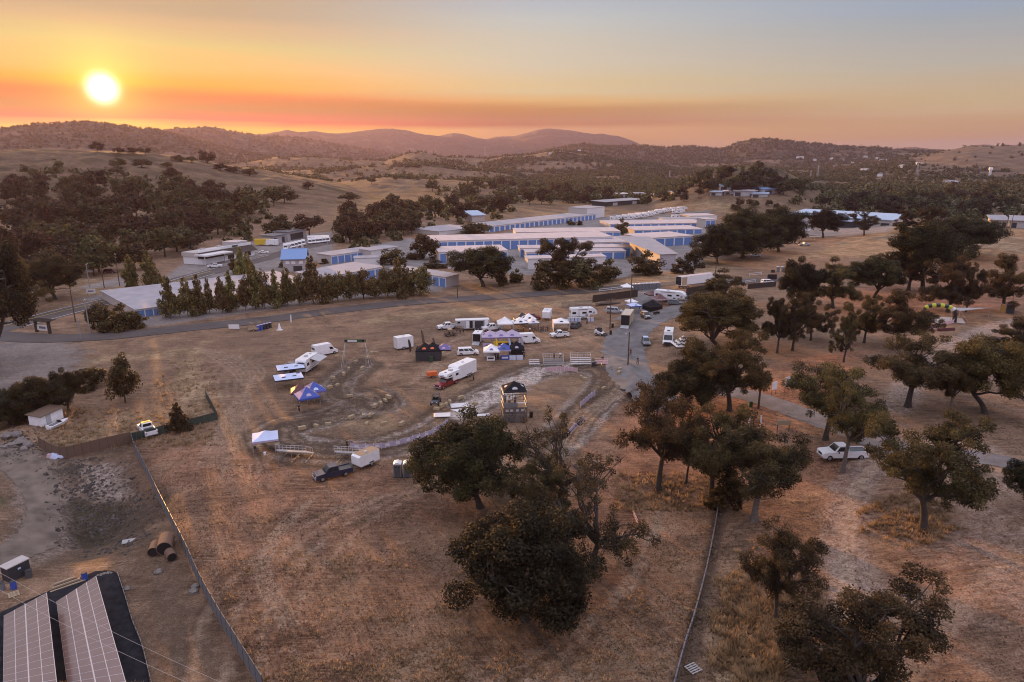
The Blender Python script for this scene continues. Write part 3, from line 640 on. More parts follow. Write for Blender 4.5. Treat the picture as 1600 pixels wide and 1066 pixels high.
    tree(*a[:5], lab, grp, lf, bk, a[9] if len(a) > 9 else 0.0)
for a in [(142, 606, 570, 48, 'yellowish bush behind the narrow upright tree'), (1010, 430, 388, 48, 'round green bush at the yard entrance below the grey gabled shed'),
          (1066, 428, 402, 34, 'low bush under the wall of the grey gabled shed'), (1085, 418, 384, 26, 'small bush climbing the side of the grey gabled shed'),
          (806, 442, 418, 22, 'small dark bush beside the concrete ramp'), (856, 452, 404, 50, 'dark bush at the foot of the gnarled oak'), (905, 450, 402, 60, 'wide dark bush beneath the gnarled oak'),
          (945, 440, 402, 46, 'leafy bush closing the row below the gnarled oak'), (785, 446, 424, 24, 'low scrub beneath the round oak on the bank'),
          (158, 512, 470, 38, 'dark rounded hedge end beside the highway'), (186, 516, 472, 50, 'dark hedge in front of the white roofed units'), (214, 511, 484, 40, 'low end of the dark hedge at the white roofed units'),
          (742, 366, 346, 46, 'bush before the long rear storage row'), (972, 366, 340, 20, 'roundish evergreen between the two groups of storage rows'), (612, 413, 386, 44, 'dark shrub beside the beige block'),
          (662, 405, 362, 44, 'tree like shrub at the end of the long storage row'), (680, 418, 404, 34, 'low green shrub on the orange mound'), (446, 417, 404, 20, 'clipped bush beside the blue roofed house'),
          (508, 412, 403, 16, 'low hedge at the corner of the side storage row'), (892, 352, 342, 14, 'little bush on the dry bank above the storage rows'), (905, 352, 344, 12, 'second little bush on the dry bank above the storage rows')]:
    tree(*a[:4], 'bush', a[4])
# --- the tree row along the lane in front of the white roofed units
row = [(206,452,404,24,'pine'),(236,452,392,30,'pine'),(266,498,424,34,'pine'),(294,494,436,22,'pine'),(312,492,426,24,'pine'),(328,490,440,20,'pine'),(348,490,432,20,'pine'),(362,487,416,22,'pine'),
       (384,486,432,26,'round'),(400,484,406,26,'pine'),(414,482,424,24,'round'),(432,480,420,24,'pine'),(450,478,412,26,'pine'),(468,477,430,30,'round'),(490,474,396,40,'pine'),(512,473,432,30,'round'),
       (528,471,424,32,'round'),(549,469,416,34,'round'),(568,467,420,34,'round'),(588,466,428,32,'round'),(606,464,420,34,'round'),(622,466,402,24,'pine'),(634,463,406,22,'pine'),(656,461,418,42,'round')]
for i, (u, v, vt, w, s_) in enumerate(row):
    tree(u, v, vt-8+(i*7 % 5)*3, w*(.92+.05*(i % 4)), s_, ('tall slim evergreen' if s_ == 'pine' else 'rounded bushy tree')+' in the planted row along the lane before the white roofed units', 'trees planted in a row along the lane', bark=BARKP if i % 3 else None)
for (u, v, vt, w) in [(388, 433, 394, 18), (365, 428, 400, 16), (378, 440, 384, 22)]:
    tree(u, v, vt, w, 'pine', 'dark conifer behind the planted row in front of the store', 'conifers in front of the store')

# --- middle-distance woods: lighter copies, one object per tree
MID = []
def mid_proto(seed, style):
    tm, cm = style(seed); return merged(tm, cm, 'oak_tree', LEAF_FAR, BARK)
def small_oak(seed):
    rng = np.random.default_rng(seed); cents, rads = [], []
    for _ in range(24):
        u = rng.normal(size=3); u /= np.linalg.norm(u); rad = rng.uniform(.4, .88)
        if u[2] < -.82: continue
        cents.append(np.array([u[0]*4.1*rad, u[1]*4.1*rad, 5.1+u[2]*4.3*rad])); rads.append(rng.uniform(1.1, 1.8))
    wood = [tube([(0, 0, -.5), (.1, 0, 1.6), (0, .1, 3.4)], [.34, .26, .2], 5)]+[tube(bez(np.array([0, .1, 3.2]), c*np.array([.5, .5, .6]), c, 4), [.2, .13, .09, .03], 4) for c in cents[:7]]
    lv, lf = leaves(cents, rads, 75, .34, rng); wv, wf = cat_geo(wood)
    lv[:, :2] *= 10/(np.percentile(lv[:, 0], 99)-np.percentile(lv[:, 0], 1)); lv[:, 2] *= 10/lv[:, 2].max()
    return mesh_np('t', wv, wf, True), mesh_np('c', lv, lf)
for s in range(6): MID.append(mid_proto(80+s, small_oak))
MIDB = [merged(*bush_proto(90+s, 45, 18, .8), 'bush', LEAF_FAR, BARK) for s in range(3)]
MIDP = [merged(*pine_proto(95+s, 26, 18), 'pine_tree', LEAF_FAR, BARK) for s in range(2)]
taken = []
def mid(u, v, w, h, label, group, kind='oak_tree'):
    p = G(u, v); i = len(taken); taken.append(p)
    src = MIDP if kind == 'pine_tree' else MIDB if kind == 'bush' else MID
    o = bpy.data.objects.new(kind, src[i % len(src)]); COL.objects.link(o); o.location = (p.x, p.y, p.z-.3)
    o.rotation_euler = (0, 0, i*2.4 % 6.28); o.scale = (w/10, w/10, h/10); return T(o, label, 'bush' if kind == 'bush' else 'tree', group)
def scatter(poly, n, wr, label, group, mind=0.75, kind='oak_tree', asp=(.8, 1.1), pines=0.0):
    us = [p[0] for p in poly]; vs = [p[1] for p in poly]; c = 0; tr = 0
    while c < n and tr < n*40:
        tr += 1; u = random.uniform(min(us), max(us)); v = random.uniform(min(vs), max(vs))
        if not inside(np.array([[u, v]]), poly)[0]: continue
        w = random.uniform(*wr); p = G(u, v)
        if any((p-q_).length < w*mind for q_ in taken[-160:]): continue
        kd = 'pine_tree' if random.random() < pines else kind
        mid(u, v, w if kd != 'pine_tree' else w*.55, w*random.uniform(*asp)*(1.3 if kd == 'pine_tree' else 1), label, group, kd); c += 1
LH = 'dark oak in the wood on the hillside below the setting sun'
# single trees in the meadow
for (u, v, w, h, lab) in [(580,288,13,10.5,'pair of joined dark oak crowns alone in the pale meadow'),(562,282,7,6,'small dark oak just beside the joined pair in the meadow'),(482,296,12,9,'umbrella shaped oak at the lit edge of the meadow'),
     (518,284,7,5,'little round oak high in the meadow'),(536,281,6,4,'lowest shrubby oak high in the meadow'),(618,281,7,5,'small round oak beyond the joined pair'),(545,318,22,11,'wide spreading bush oak in the middle of the meadow'),
     (612,322,16,13,'oak where the meadow meets the wood'),(676,300,17,17,'tall half bare oak above the wood behind the storage rows'),(445,318,20,16,'pair of tall trunked oaks at the meadow corner'),(428,322,17,17,'tall trunked oak beside the meadow pair'),
     (435,372,19,14,'round oak behind the van yard'),(484,370,17,14,'second round oak behind the van yard'),(152,237,14,12,'oak clump standing out on the ridge under the sun'),(186,240,13,7,'low oak in a line on the ridge under the sun'),
     (208,240,13,7,'middle low oak in a line on the ridge under the sun'),(227,241,14,8,'rounded oak ending the line on the ridge under the sun'),(325,256,18,16,'tall oak on the shoulder of the ridge'),(300,255,14,8,'low oak on the shoulder of the ridge'),
     (280,253,14,8,'outer low oak on the shoulder of the ridge'),(222,262,17,9,'oak clump on the open slope under the sun'),(185,262,14,10,'oak on the open slope just under the ridge line'),(262,262,13,6,'small oak on the open slope beside the clump'),
     (270,278,17,10,'oak at the upper edge of the hillside wood'),(183,275,12,8,'small oak above the hillside wood'),(345,266,15,8,'oak on the descending shoulder'),(365,270,16,8,'lower oak on the descending shoulder'),(390,275,17,9,'last oak on the descending shoulder')]:
    mid(u, v, w, h, lab, None)
scatter([(0,300),(60,288),(140,292),(300,300),(400,315),(410,345),(380,370),(300,380),(100,400),(0,400)], 64, (13, 20), LH, 'oaks in the hillside wood', .62)
scatter([(0,395),(120,385),(290,375),(310,405),(250,425),(195,425),(130,440),(0,470)], 26, (12, 17), 'dark oak in the belt of trees above the highway lots', 'oaks above the highway lots', .62)
scatter([(530,375),(540,345),(620,335),(700,328),(790,320),(800,335),(720,352),(660,362),(620,380),(545,385)], 34, (11, 16), 'dark oak in the wood behind the long rear storage row', 'oaks behind the storage rows', .6)
scatter([(690,300),(760,290),(900,296),(1000,302),(960,316),(860,322),(760,318)], 34, (11, 16), 'dark oak in the belt between the meadow and the storage rows', 'oaks between meadow and storage', .62, pines=.12)
scatter([(1080,290),(1120,272),(1190,266),(1235,280),(1280,300),(1240,310),(1100,300)], 30, (10, 15), 'oak crowding the wooded knob above the far sheds', 'oaks on the wooded knob', .6, pines=.2)
scatter([(1240,318),(1300,305),(1420,302),(1600,300),(1600,345),(1480,342),(1400,345),(1330,335)], 48, (10, 15), 'dark oak in the wood behind the hilltop field', 'oaks behind the hilltop field', .62, pines=.12)
scatter([(1000,322),(1080,316),(1100,308),(1060,304),(900,318)], 14, (7, 11), 'bushy tree around the far houses beyond the trailer lot', 'trees around the far houses', .7)
scatter([(1130,322),(1190,318),(1230,330),(1215,340),(1150,335)], 8, (6, 9), 'scrub tree on the slope below the far sheds', 'scrub below the far sheds', .7)

# --- far woodland: one mass
ZONES = [([(0,275),(60,262),(140,268),(300,285),(420,305),(430,350),(390,378),(300,395),(130,400),(60,450),(0,460)], .030), ([(520,378),(535,340),(620,332),(800,316),(805,338),(660,365),(560,395)], .024), ([(680,300),(760,288),(1010,296),(1070,312),(960,318),(700,318)], .02),
         ([(1235,320),(1300,300),(1440,296),(1700,292),(1700,345),(1480,344),(1330,337)], .03), ([(1080,300),(1110,270),(1190,262),(1240,280),(1300,305),(1240,308)], .02), ([(800,300),(1000,280),(1100,285),(1060,300),(900,306)], .02), ([(1240,300),(1400,272),(1700,268),(1700,298),(1300,306)], .02)]
def far_wood(n):
    rng = np.random.default_rng(5); pos = []
    az = rng.uniform(R(-52), R(52), n*8); d = 1150*np.exp(rng.uniform(0, 1, n*8)*math.log(5200/1150))
    x, y = d*np.sin(az), d*np.cos(az); w = wooded(x, y)
    w = np.maximum(w, .03); k = rng.uniform(0, 1, len(x)) < w; x, y, d = x[k][:n], y[k][:n], d[k][:n]
    for poly, dens in ZONES:      # woods nearer in, round the trees that stand out singly
        w_ = np.array([G(*p_)[:2] for p_ in poly]); lo, hi = w_.min(0), w_.max(0); c_ = int(dens*.16*np.prod(hi-lo)); c_ = min(c_, 9000)
        Q = lo+rng.uniform(0, 1, (c_, 2))*(hi-lo); Q = Q[inside(Q, [tuple(k_) for k_ in w_])][:1500]; x = np.r_[x, Q[:, 0]]; y = np.r_[y, Q[:, 1]]
    d = np.hypot(x, y)
    z = height(x, y); m = len(x); s = rng.uniform(3.6, 10.5, m)*np.interp(d, [300, 1000, 5200], [.72, .85, 1.6]); q_ = 30
    u = rng.normal(size=(m, q_, 3)); u /= np.linalg.norm(u, axis=2, keepdims=True); u[:, :, 2] = np.abs(u[:, :, 2])*.95+.12
    c = np.stack([x, y, z], 1)[:, None]+u*s[:, None, None]*np.array([.60, .60, .85])*rng.uniform(.45, 1, (m, q_, 1))*(1+.35*np.sin(7*u[:, :, :1]+z[:, None, None]))
    nx = u+rng.normal(size=u.shape)*.5; nx /= np.linalg.norm(nx, axis=2, keepdims=True)
    tt = np.cross(nx, rng.normal(size=u.shape)); tt /= np.linalg.norm(tt, axis=2, keepdims=True); bb = np.cross(nx, tt)
    sz = (s*.23)[:, None, None]*rng.uniform(.7, 1.3, (m, q_, 1))
    v = np.stack([c-tt*sz, c-bb*sz*.8, c+tt*sz, c+bb*sz*.8], 2).reshape(-1, 3)
    T(link('woodland', mesh_np('woodland', v, np.arange(len(v)).reshape(-1, 4)), LEAF_FAR), 'dark oak woodland covering the far valley hills', kind='stuff')
far_wood(28000)
# ------------------------------------------------------------------ mesh builder
class MB:
    def __init__(s): s.v = []; s.f = []
    def add(s, v, f):
        o = len(s.v); s.v += [tuple(map(float, p)) for p in v]; s.f += [tuple(i+o for i in q_) for q_ in f]; return s
    def box(s, x0, x1, y0, y1, z0, z1, inset=0.0):
        i = inset
        return s.add([(x0,y0,z0),(x1,y0,z0),(x1,y1,z0),(x0,y1,z0),(x0+i,y0+i,z1),(x1-i,y0+i,z1),(x1-i,y1-i,z1),(x0+i,y1-i,z1)],
                     [(3,2,1,0),(4,5,6,7),(0,1,5,4),(1,2,6,5),(2,3,7,6),(3,0,4,7)])
    def hexa(s, c): return s.add(c, [(3,2,1,0),(4,5,6,7),(0,1,5,4),(1,2,6,5),(2,3,7,6),(3,0,4,7)])
    def prism(s, prof, y0, y1, inset=0.0):
        """side profile (x,z), counter-clockwise seen from -y, extruded from y0 to y1; inset rounds the edges off"""
        n = len(prof)
        if inset:
            cx = sum(p[0] for p in prof)/n; cz = sum(p[1] for p in prof)/n
            sm = [(x+(cx-x)*inset, z+(cz-z)*inset*.5) for x, z in prof]; w = abs(y1-y0)*.03
            rings = [(sm, y0), (prof, y0+w), (prof, y1-w), (sm, y1)]
        else: rings = [(prof, y0), (prof, y1)]
        v = [(x, y, z) for pr, y in rings for x, z in pr]; f = []
        for k in range(len(rings)-1):
            for i in range(n):
                j = (i+1) % n; f.append((k*n+i, k*n+n+i, k*n+n+j, k*n+j))
        f.append(tuple(range(n))); f.append(tuple(reversed(range((len(rings)-1)*n, len(rings)*n))))
        return s.add(v, f)
    def cyl(s, a, b, r, k=10, r2=None):
        v, f = tube([a, b], [r, r if r2 is None else r2], k); n = k
        return s.add(v, [tuple(q_) for q_ in f]+[tuple(reversed(range(n))), tuple(range(n, 2*n))])
    def bar(s, a, b, r): return s.cyl(a, b, r, 4)
    def tri(s, *p): return s.add(p, [tuple(range(len(p)))])
    def build(s, name, mat, parent=None, smooth=False):
        me = bpy.data.meshes.new(name); me.from_pydata(s.v, [], s.f); me.update()
        if smooth: me.polygons.foreach_set('use_smooth', [True]*len(me.polygons))
        return link(name, me, mat, parent)
def thing(name, label, cat, p=(0, 0, 0), yaw=0.0, group=None):
    o = bpy.data.objects.new(name, None); COL.objects.link(o); o.location = p; o.rotation_euler = (0, 0, yaw); o.empty_display_size = .5
    return T(o, label, cat, group)
def kids(o): return [c for c in bpy.data.objects if c.parent is o]
def copy_tree(o, loc, yaw, label=None, group=None):
    def rec(a, par):
        c = a.copy(); COL.objects.link(c)
        if par is not None: c.parent = par
        for k in CH.get(a, []): rec(k, c)
        return c
    CH = {}
    for c in COL.objects:
        if c.parent: CH.setdefault(c.parent, []).append(c)
    r = rec(o, None); r.location = loc; r.rotation_euler = (0, 0, yaw)
    if label: r['label'] = label
    if group: r['group'] = group
    return r
def yawpx(u0, v0, u1, v1):
    """heading on the ground from pixel 0 to pixel 1"""
    a, b = G(u0, v0), G(u1, v1); return math.atan2(b.y-a.y, b.x-a.x)

C = {k: pm('paint_'+k, c, r, .08, 1.5, coat=ct) for k, c, r, ct in [('white', (.78,.78,.80), .35, .3), ('offwhite', (.66,.65,.66), .45, 0), ('black', (.016,.016,.020), .3, .4), ('navy', (.020,.026,.055), .28, .5), ('red', (.20,.018,.020), .35, .4),
     ('grey', (.16,.165,.18), .4, .2), ('lightgrey', (.42,.42,.44), .5, 0), ('silver', (.40,.41,.44), .35, .3), ('beige', (.52,.45,.36), .6, 0), ('maroon', (.09,.022,.026), .4, .2), ('orange', (.60,.13,.035), .5, 0),
     ('blue', (.045,.085,.36), .5, 0), ('doorblue', (.105,.215,.48), .55, 0), ('roofblue', (.16,.28,.52), .5, 0), ('yellow', (.62,.42,.03), .5, 0), ('purple', (.17,.13,.30), .7, 0), ('lilac', (.42,.36,.48), .7, 0),
     ('darkbrown', (.050,.036,.030), .8, 0), ('brown', (.13,.085,.06), .8, 0), ('green', (.03,.075,.035), .6, 0), ('paleblue', (.50,.58,.78), .7, 0), ('tan', (.42,.33,.22), .8, 0), ('hay', (.36,.28,.18), .95, 0), ('wallgrey', (.40,.38,.40), .75, 0),
     ('wallbeige', (.46,.42,.40), .75, 0), ('concrete', (.36,.35,.35), .9, 0), ('charcoal', (.035,.035,.04), .7, 0), ('wood', (.30,.22,.15), .85, 0), ('pole', (.085,.058,.045), .9, 0), ('rust', (.15,.090,.062), .9, 0), ('darkgrey', (.075,.078,.085), .5, 0), ('pink', (.55,.36,.40), .7, 0), ('limeyellow', (.50,.55,.05), .6, 0)]}
C['tentblack'] = pm('black_tent_cloth', (.020,.020,.024), .95, .1, spec=.05)
TYRE = pm('tyre_rubber', (.018,.018,.019), .9, .2); RIM = pm('wheel_metal', (.45,.45,.47), .35, .1, metal=.7)
GLASS = pm('dark_glass', (.018,.021,.026), .08, .1, spec=.6); LAMPG = pm('headlamp_glass', (.72,.72,.74), .15, .05); TAIL = pm('tail_lamp_red', (.35,.02,.015), .3, .05)
METAL = pm('galvanised_metal', (.42,.42,.44), .4, .2, metal=.6); STEEL = pm('dark_steel', (.10,.10,.11), .5, .2, metal=.5)
ROOFW = pm('sun_pink_metal_roof', (.54,.46,.45), .85, .14, .25, spec=.1); ROOFG = pm('grey_metal_roof', (.34,.33,.35), .8, .12, .25, spec=.1); SKIN = pm('skin', (.42,.26,.19), .6, .05)  # ROOFW: pink of the low sun is put into the roof colour
NET = pm('dark_netting', (.15,.14,.145), .9, .5, 1.2, trans=.62)
ASPH = pm('asphalt', (.088,.074,.070), .9, .3, .12, bump=.2, bscale=6); GRAV = pm('gravel', (.160,.150,.150), .95, .35, .35, bump=.6, bscale=5)
LINEW = pm('road_paint', (.62,.60,.58), .8, .3, .8); LINEY = pm('yellow_road_paint', (.48,.34,.06), .8, .3, .8)

# ------------------------------------------------------------------ vehicles (x forward, z up, origin on the ground between the wheels)
def wheel(par, x, y, r, w, side, name='wheel'):
    t = MB()
    prof = [(r*.60, -w/2), (r*.92, -w/2), (r, -w*.3), (r, w*.3), (r*.92, w/2), (r*.60, w/2)]; k = 16; v = []
    for i in range(k):
        a = i*2*math.pi/k
        v += [(x+q_[0]*math.cos(a), y+q_[1], r+q_[0]*math.sin(a)) for q_ in prof]
    f = [(i*6+j, i*6+j+1, ((i+1) % k)*6+j+1, ((i+1) % k)*6+j) for i in range(k) for j in range(5)]
    o = t.add(v, f).build(name, TYRE, par, False)
    MB().cyl((x, y-w*.40, r), (x, y+w*.40, r), r*.62, 12).cyl((x, y+side*w*.40, r), (x, y+side*w*.46, r), r*.2, 8).build('rim', RIM, o)
    return o
def arch_profile(top, zb, wheels, r):
    """body side outline: top points go front to rear; the bottom edge gets an arch over each wheel"""
    xf, xr = top[0][0], top[-1][0]; pts = [(xr, zb)]
    for wx in sorted(wheels):
        for i in range(7):
            a = math.pi-i*math.pi/6; pts.append((wx+1.13*r*math.cos(a), max(zb, r*.85+1.13*r*math.sin(a))))
    pts.append((xf, zb)); return pts+list(top)
def cab_corners(x0b, x1b, x0t, x1t, wb, wt, z0, z1):
    return [(x0b,-wb/2,z0),(x1b,-wb/2,z0),(x1b,wb/2,z0),(x0b,wb/2,z0),(x0t,-wt/2,z1),(x1t,-wt/2,z1),(x1t,wt/2,z1),(x0t,wt/2,z1)]
def pane(par, c, face, a0, a1, b0, b1, mat=None, off=.012, name='window'):
    q_ = [Vector(c[i]) for i in {'l': (3,2,6,7), 'r': (0,1,5,4), 'f': (1,2,6,5), 'b': (0,3,7,4), 't': (4,5,6,7)}[face]]
    P_ = lambda a, b: (q_[0]*(1-a)+q_[1]*a)*(1-b)+(q_[3]*(1-a)+q_[2]*a)*b
    n = (q_[1]-q_[0]).cross(q_[3]-q_[0]).normalized(); cen = sum((Vector(x) for x in c), Vector())/8
    if n.dot(q_[0]-cen) < 0: n = -n
    p = [P_(a0, b0), P_(a1, b0), P_(a1, b1), P_(a0, b1)]; o = [x+n*off for x in p]; i = [x-n*.01 for x in p]
    return MB().add(i+o, [(4,5,6,7),(0,1,5,4),(1,2,6,5),(2,3,7,6),(3,0,4,7)]).build(name, mat or GLASS, par)
def lights(t, L_, W_, z, body):
    for s in (-1, 1):
        MB().box(L_/2-.10, L_/2+.015, s*W_*.38-.14, s*W_*.38+.14, z-.09, z+.09).build('headlight', LAMPG, t)
        MB().box(-L_/2-.015, -L_/2+.08, s*W_*.43-.07, s*W_*.43+.07, z-.05, z+.22).build('taillight', TAIL, t)
        MB().box(L_*.17, L_*.17+.10, s*(W_/2+.10)-.09, s*(W_/2+.10)+.09, z+.25, z+.42).build('wing_mirror', C['black'], t)
def finish_bodies(): pass
def pickup(label, p, yaw, col, single=False, L_=5.9, W_=1.95, bedmat=None, group=None):
    t = thing('pickup_truck', label, 'pickup truck', p, yaw, group); r = .40; h = L_/2; wx = (h-.95, -h+1.15); m = C[col]
    xc0, xc1 = (-.35, 1.55) if single else (-.75, 1.5); k = L_/5.9; xc0, xc1 = xc0*k, xc1*k
    MB().prism(arch_profile([(h, .62), (h-.04, 1.0), (h-.15, 1.08), (xc1-.05, 1.20), (xc0, 1.20), (xc0-.04, .78), (-h, .78)], .42, wx, r), -W_/2, W_/2, .03).build('body', m, t)
    c = cab_corners(xc0, xc1, xc0+.12, xc1-.72, W_*.94, W_*.78, 1.17, 1.88); MB().hexa(c).build('cab', m, t)
    pane(t, c, 'f', .07, .93, .10, .92, name='windshield'); pane(t, c, 'b', .1, .9, .25, .9, name='rear_window')
    for s in 'lr':
        if single: pane(t, c, s, .10, .88, .12, .88)
        else: pane(t, c, s, .08, .47, .12, .88); pane(t, c, s, .53, .88, .12, .88)
    for s in (-1, 1): MB().box(-h+.06, xc0-.06, s*(W_/2-.09)-.085, s*(W_/2-.09)+.085, .775, 1.20, .01).build('bed_side', m, t)
    MB().box(-h, -h+.09, -W_/2+.03, W_/2-.03, .74, 1.18).build('tailgate', m, t)
    MB().box(-h+.10, xc0-.08, -W_/2+.18, W_/2-.18, .785, 1.10).build('bed_liner', bedmat or C['black'], t)
    MB().box(h-.05, h+.10, -W_*.47, W_*.47, .42, .60).build('bumper', METAL, t); MB().box(-h-.09, -h+.02, -W_*.46, W_*.46, .45, .60).build('bumper', METAL, t)
    MB().box(h-.06, h+.02, -W_*.22, W_*.22, .68, .94).build('grille', C['charcoal'], t)
    for x in wx:
        for s in (-1, 1): wheel(t, x, s*(W_/2-.12), r, .26, s)
    lights(t, L_, W_, .84, m); return t
def car(label, p, yaw, col, kind='suv', L_=4.7, W_=1.86, group=None, name=None, cat=None, roofmat=None):
    nm = {'suv': 'suv', 'minivan': 'minivan', 'car': 'car', 'wagon': 'car'}[kind]
    t = thing(name or nm, label, cat or {'suv': 'SUV', 'minivan': 'minivan'}.get(kind, 'car'), p, yaw, group); h = L_/2; r = .36; wx = (h-.90, -h+.90); m = C[col]
    zc, zt = {'suv': (1.02, 1.74), 'minivan': (1.0, 1.74), 'car': (.90, 1.44), 'wagon': (.92, 1.52)}[kind]
    xb0, xb1, xt0, xt1 = {'suv': (-h+.10, h-1.15, -h+.42, h-1.95), 'minivan': (-h+.06, h-.78, -h+.32, h-1.75), 'car': (-h+.55, h-1.25, -h+1.25, h-2.05), 'wagon': (-h+.12, h-1.25, -h+.55, h-2.0)}[kind]
    MB().prism(arch_profile([(h, .50), (h-.05, .72), (h-.22, .84), (xb1, zc), (xb0, zc), (-h+.02, zc-.12), (-h, .50)], .30, wx, r), -W_/2, W_/2, .035).build('body', m, t)
    c = cab_corners(xb0, xb1, xt0, xt1, W_*.95, W_*.76, zc-.03, zt); MB().hexa(c).build('cabin', m, t)
    MB().box(xt0+.12, xt1-.1, -W_*.33, W_*.33, zt-.01, zt+.035, .05).build('roof', roofmat or m, t)
    pane(t, c, 'f', .07, .93, .08, .92, name='windshield'); pane(t, c, 'b', .1, .9, .2, .9, name='rear_window')
    for s in 'lr':
        e = [.07, .36, .40, .66, .70, .93] if kind in ('suv', 'minivan', 'wagon') else [.14, .48, .53, .87]
        for i in range(0, len(e), 2): pane(t, c, s, e[i], e[i+1], .14, .88)
    for x in wx:
        for s in (-1, 1): wheel(t, x, s*(W_/2-.11), r, .22, s)
    MB().box(h-.04, h+.06, -W_*.46, W_*.46, .30, .50).build('bumper', C['charcoal'], t)
    lights(t, L_, W_, .70, m); return t
def van(label, p, yaw, col='white', L_=5.9, W_=2.02, H_=2.6, side_windows=0, emblem=None, group=None, name='cargo_van'):
    t = thing(name, label, 'van', p, yaw, group); h = L_/2; r = .36; wx = (h-1.0, -h+1.25); m = C[col]
    MB().prism(arch_profile([(h, .55), (h-.06, .95), (h-.55, 1.15), (h-.95, 1.22), (-h, 1.22)], .34, wx, r), -W_/2, W_/2, .03).build('body', m, t)
    c = cab_corners(-h, h-.85, -h+.10, h-1.75, W_*.985, W_*.86, 1.20, H_); MB().hexa(c).build('cargo_body', m, t)
    pane(t, c, 'f', .07, .93, .03, .62, name='windshield')
    for s in 'lr':
        pane(t, c, s, .78, .95, .06, .46)
        for i in range(side_windows): pane(t, c, s, .06+i*.36, .38+i*.36, .12, .52)
    pane(t, c, 'b', .08, .46, .3, .62, name='rear_window'); pane(t, c, 'b', .54, .92, .3, .62, name='rear_window')
    MB().box(-h+.5, h-2.0, -.5, .5, H_-.005, H_+.05, .06).build('roof_panel', m, t)
    if emblem:
        for s in 'lr':
            for a, b, e0, e1 in [(.40, .44, .34, .60), (.34, .40, .46, .60), (.44, .50, .46, .60), (.28, .34, .52, .60), (.50, .56, .52, .60)]: pane(t, c, s, a, b, e0, e1, C[emblem], .014, 'emblem')
    for x in wx:
        for s in (-1, 1): wheel(t, x, s*(W_/2-.12), r, .24, s)
    MB().box(h-.05, h+.05, -W_*.46, W_*.46, .34, .58).build('bumper', C['charcoal'], t)
    lights(t, L_, W_, .80, m); return t
def rects(t, W_, L_, items, z_off=0):
    """flat fittings on the sides of a box body: (side, a0, a1, z0, z1, material, name)"""
    for sd_, a0, a1, z0, z1, m, nm in items:
        e = .02
        if sd_ in ('l', 'r'):
            y = W_/2 if sd_ == 'l' else -W_/2
            MB().box(a0, a1, y-e, y+e, z0, z1).build(nm, m, t)
        else:
            x = L_/2 if sd_ == 'f' else -L_/2
            MB().box(x-e, x+e, a0, a1, z0, z1).build(nm, m, t)
def trailer(name, label, cat, p, yaw, prof, W_, wheels, r=.36, mat=None, items=(), roof=(), hitch=None, roofmat=None, group=None):
    """box trailer: body prism with side outline prof; wheels under the floor; roof fittings"""
    t = thing(name, label, cat, p, yaw, group); MB().prism(prof, -W_/2, W_/2, .012).build('body', mat or C['white'], t)
    zt = max(z for _, z in prof); xs = [x for x, z in prof if z > zt-.05]; L_ = max(x for x, _ in prof)-min(x for x, _ in prof)
    if roofmat: MB().box(min(xs)+.02, max(xs)-.02, -W_/2+.04, W_/2-.04, zt-.01, zt+.04).build('roof', roofmat, t)
    for x0, x1, y0, y1, hh, nm in roof: MB().box(x0, x1, y0, y1, zt-.02, zt+hh, .06).build(nm, C['lightgrey'], t)
    for x in wheels:
        for s in (-1, 1): wheel(t, x, s*(W_/2-.10), r, .22, s)
    rects(t, W_, L_, items)
    if hitch:
        x0, x1 = hitch; m_ = MB()
        for s in (-1, 1): m_.bar((x0, s*W_*.35, .5), (x1, 0, .5), .05)
        m_.bar((x1, 0, .5), (x1, 0, .06), .05); m_.build('hitch', STEEL, t)
    return t
def box_prof(L_, z0, z1, nose=0.0): h = L_/2; return [(-h, z0), (h-nose, z0), (h, z0+nose*.8), (h, z1-nose*.6), (h-nose, z1), (-h, z1)] if nose else [(-h, z0), (h, z0), (h, z1), (-h, z1)]
def cargo_trailer(label, p, yaw, L_=4.9, W_=2.1, H_=2.5, mat=None, axles=1, open_rear=False, group=None, roofmat=None, nose=.35, door=True, cat='trailer'):
    ax = [-L_*.1] if axles == 1 else [-L_*.1-.45, -L_*.1+.45]; h = L_/2
    it = [('r', h*.35, h*.35+.75, .62, .62+min(1.8, H_-.9), C['offwhite'], 'door'), ('r', -h+.05, h-.4, .50, .60, C['lightgrey'], 'lower_trim'), ('l', -h+.05, h-.4, .50, .60, C['lightgrey'], 'lower_trim')] if door else []
    for x in ax:
        for s in 'lr': it.append((s, x-.45, x+.45, .62, .80, C['charcoal'], 'fender'))
    it.append(('b', -W_*.46, W_*.46, .55, H_-.12, C['black'] if open_rear else C['offwhite'], 'opening' if open_rear else 'rear_door'))
    t = trailer('cargo_trailer', label, cat, p, yaw, box_prof(L_, .48, H_, nose), W_, ax, .35, mat, it, [(-.3, .3, -.25, .25, .10, 'roof_vent')], (h-.4, h+1.1), roofmat, group)
    if open_rear: MB().hexa([(-h-1.7, -W_*.44, .02), (-h, -W_*.44, .46), (-h, W_*.44, .46), (-h-1.7, W_*.44, .02), (-h-1.7, -W_*.44, .08), (-h, -W_*.44, .52), (-h, W_*.44, .52), (-h-1.7, W_*.44, .08)]).build('ramp', C['lightgrey'], t)
    return t
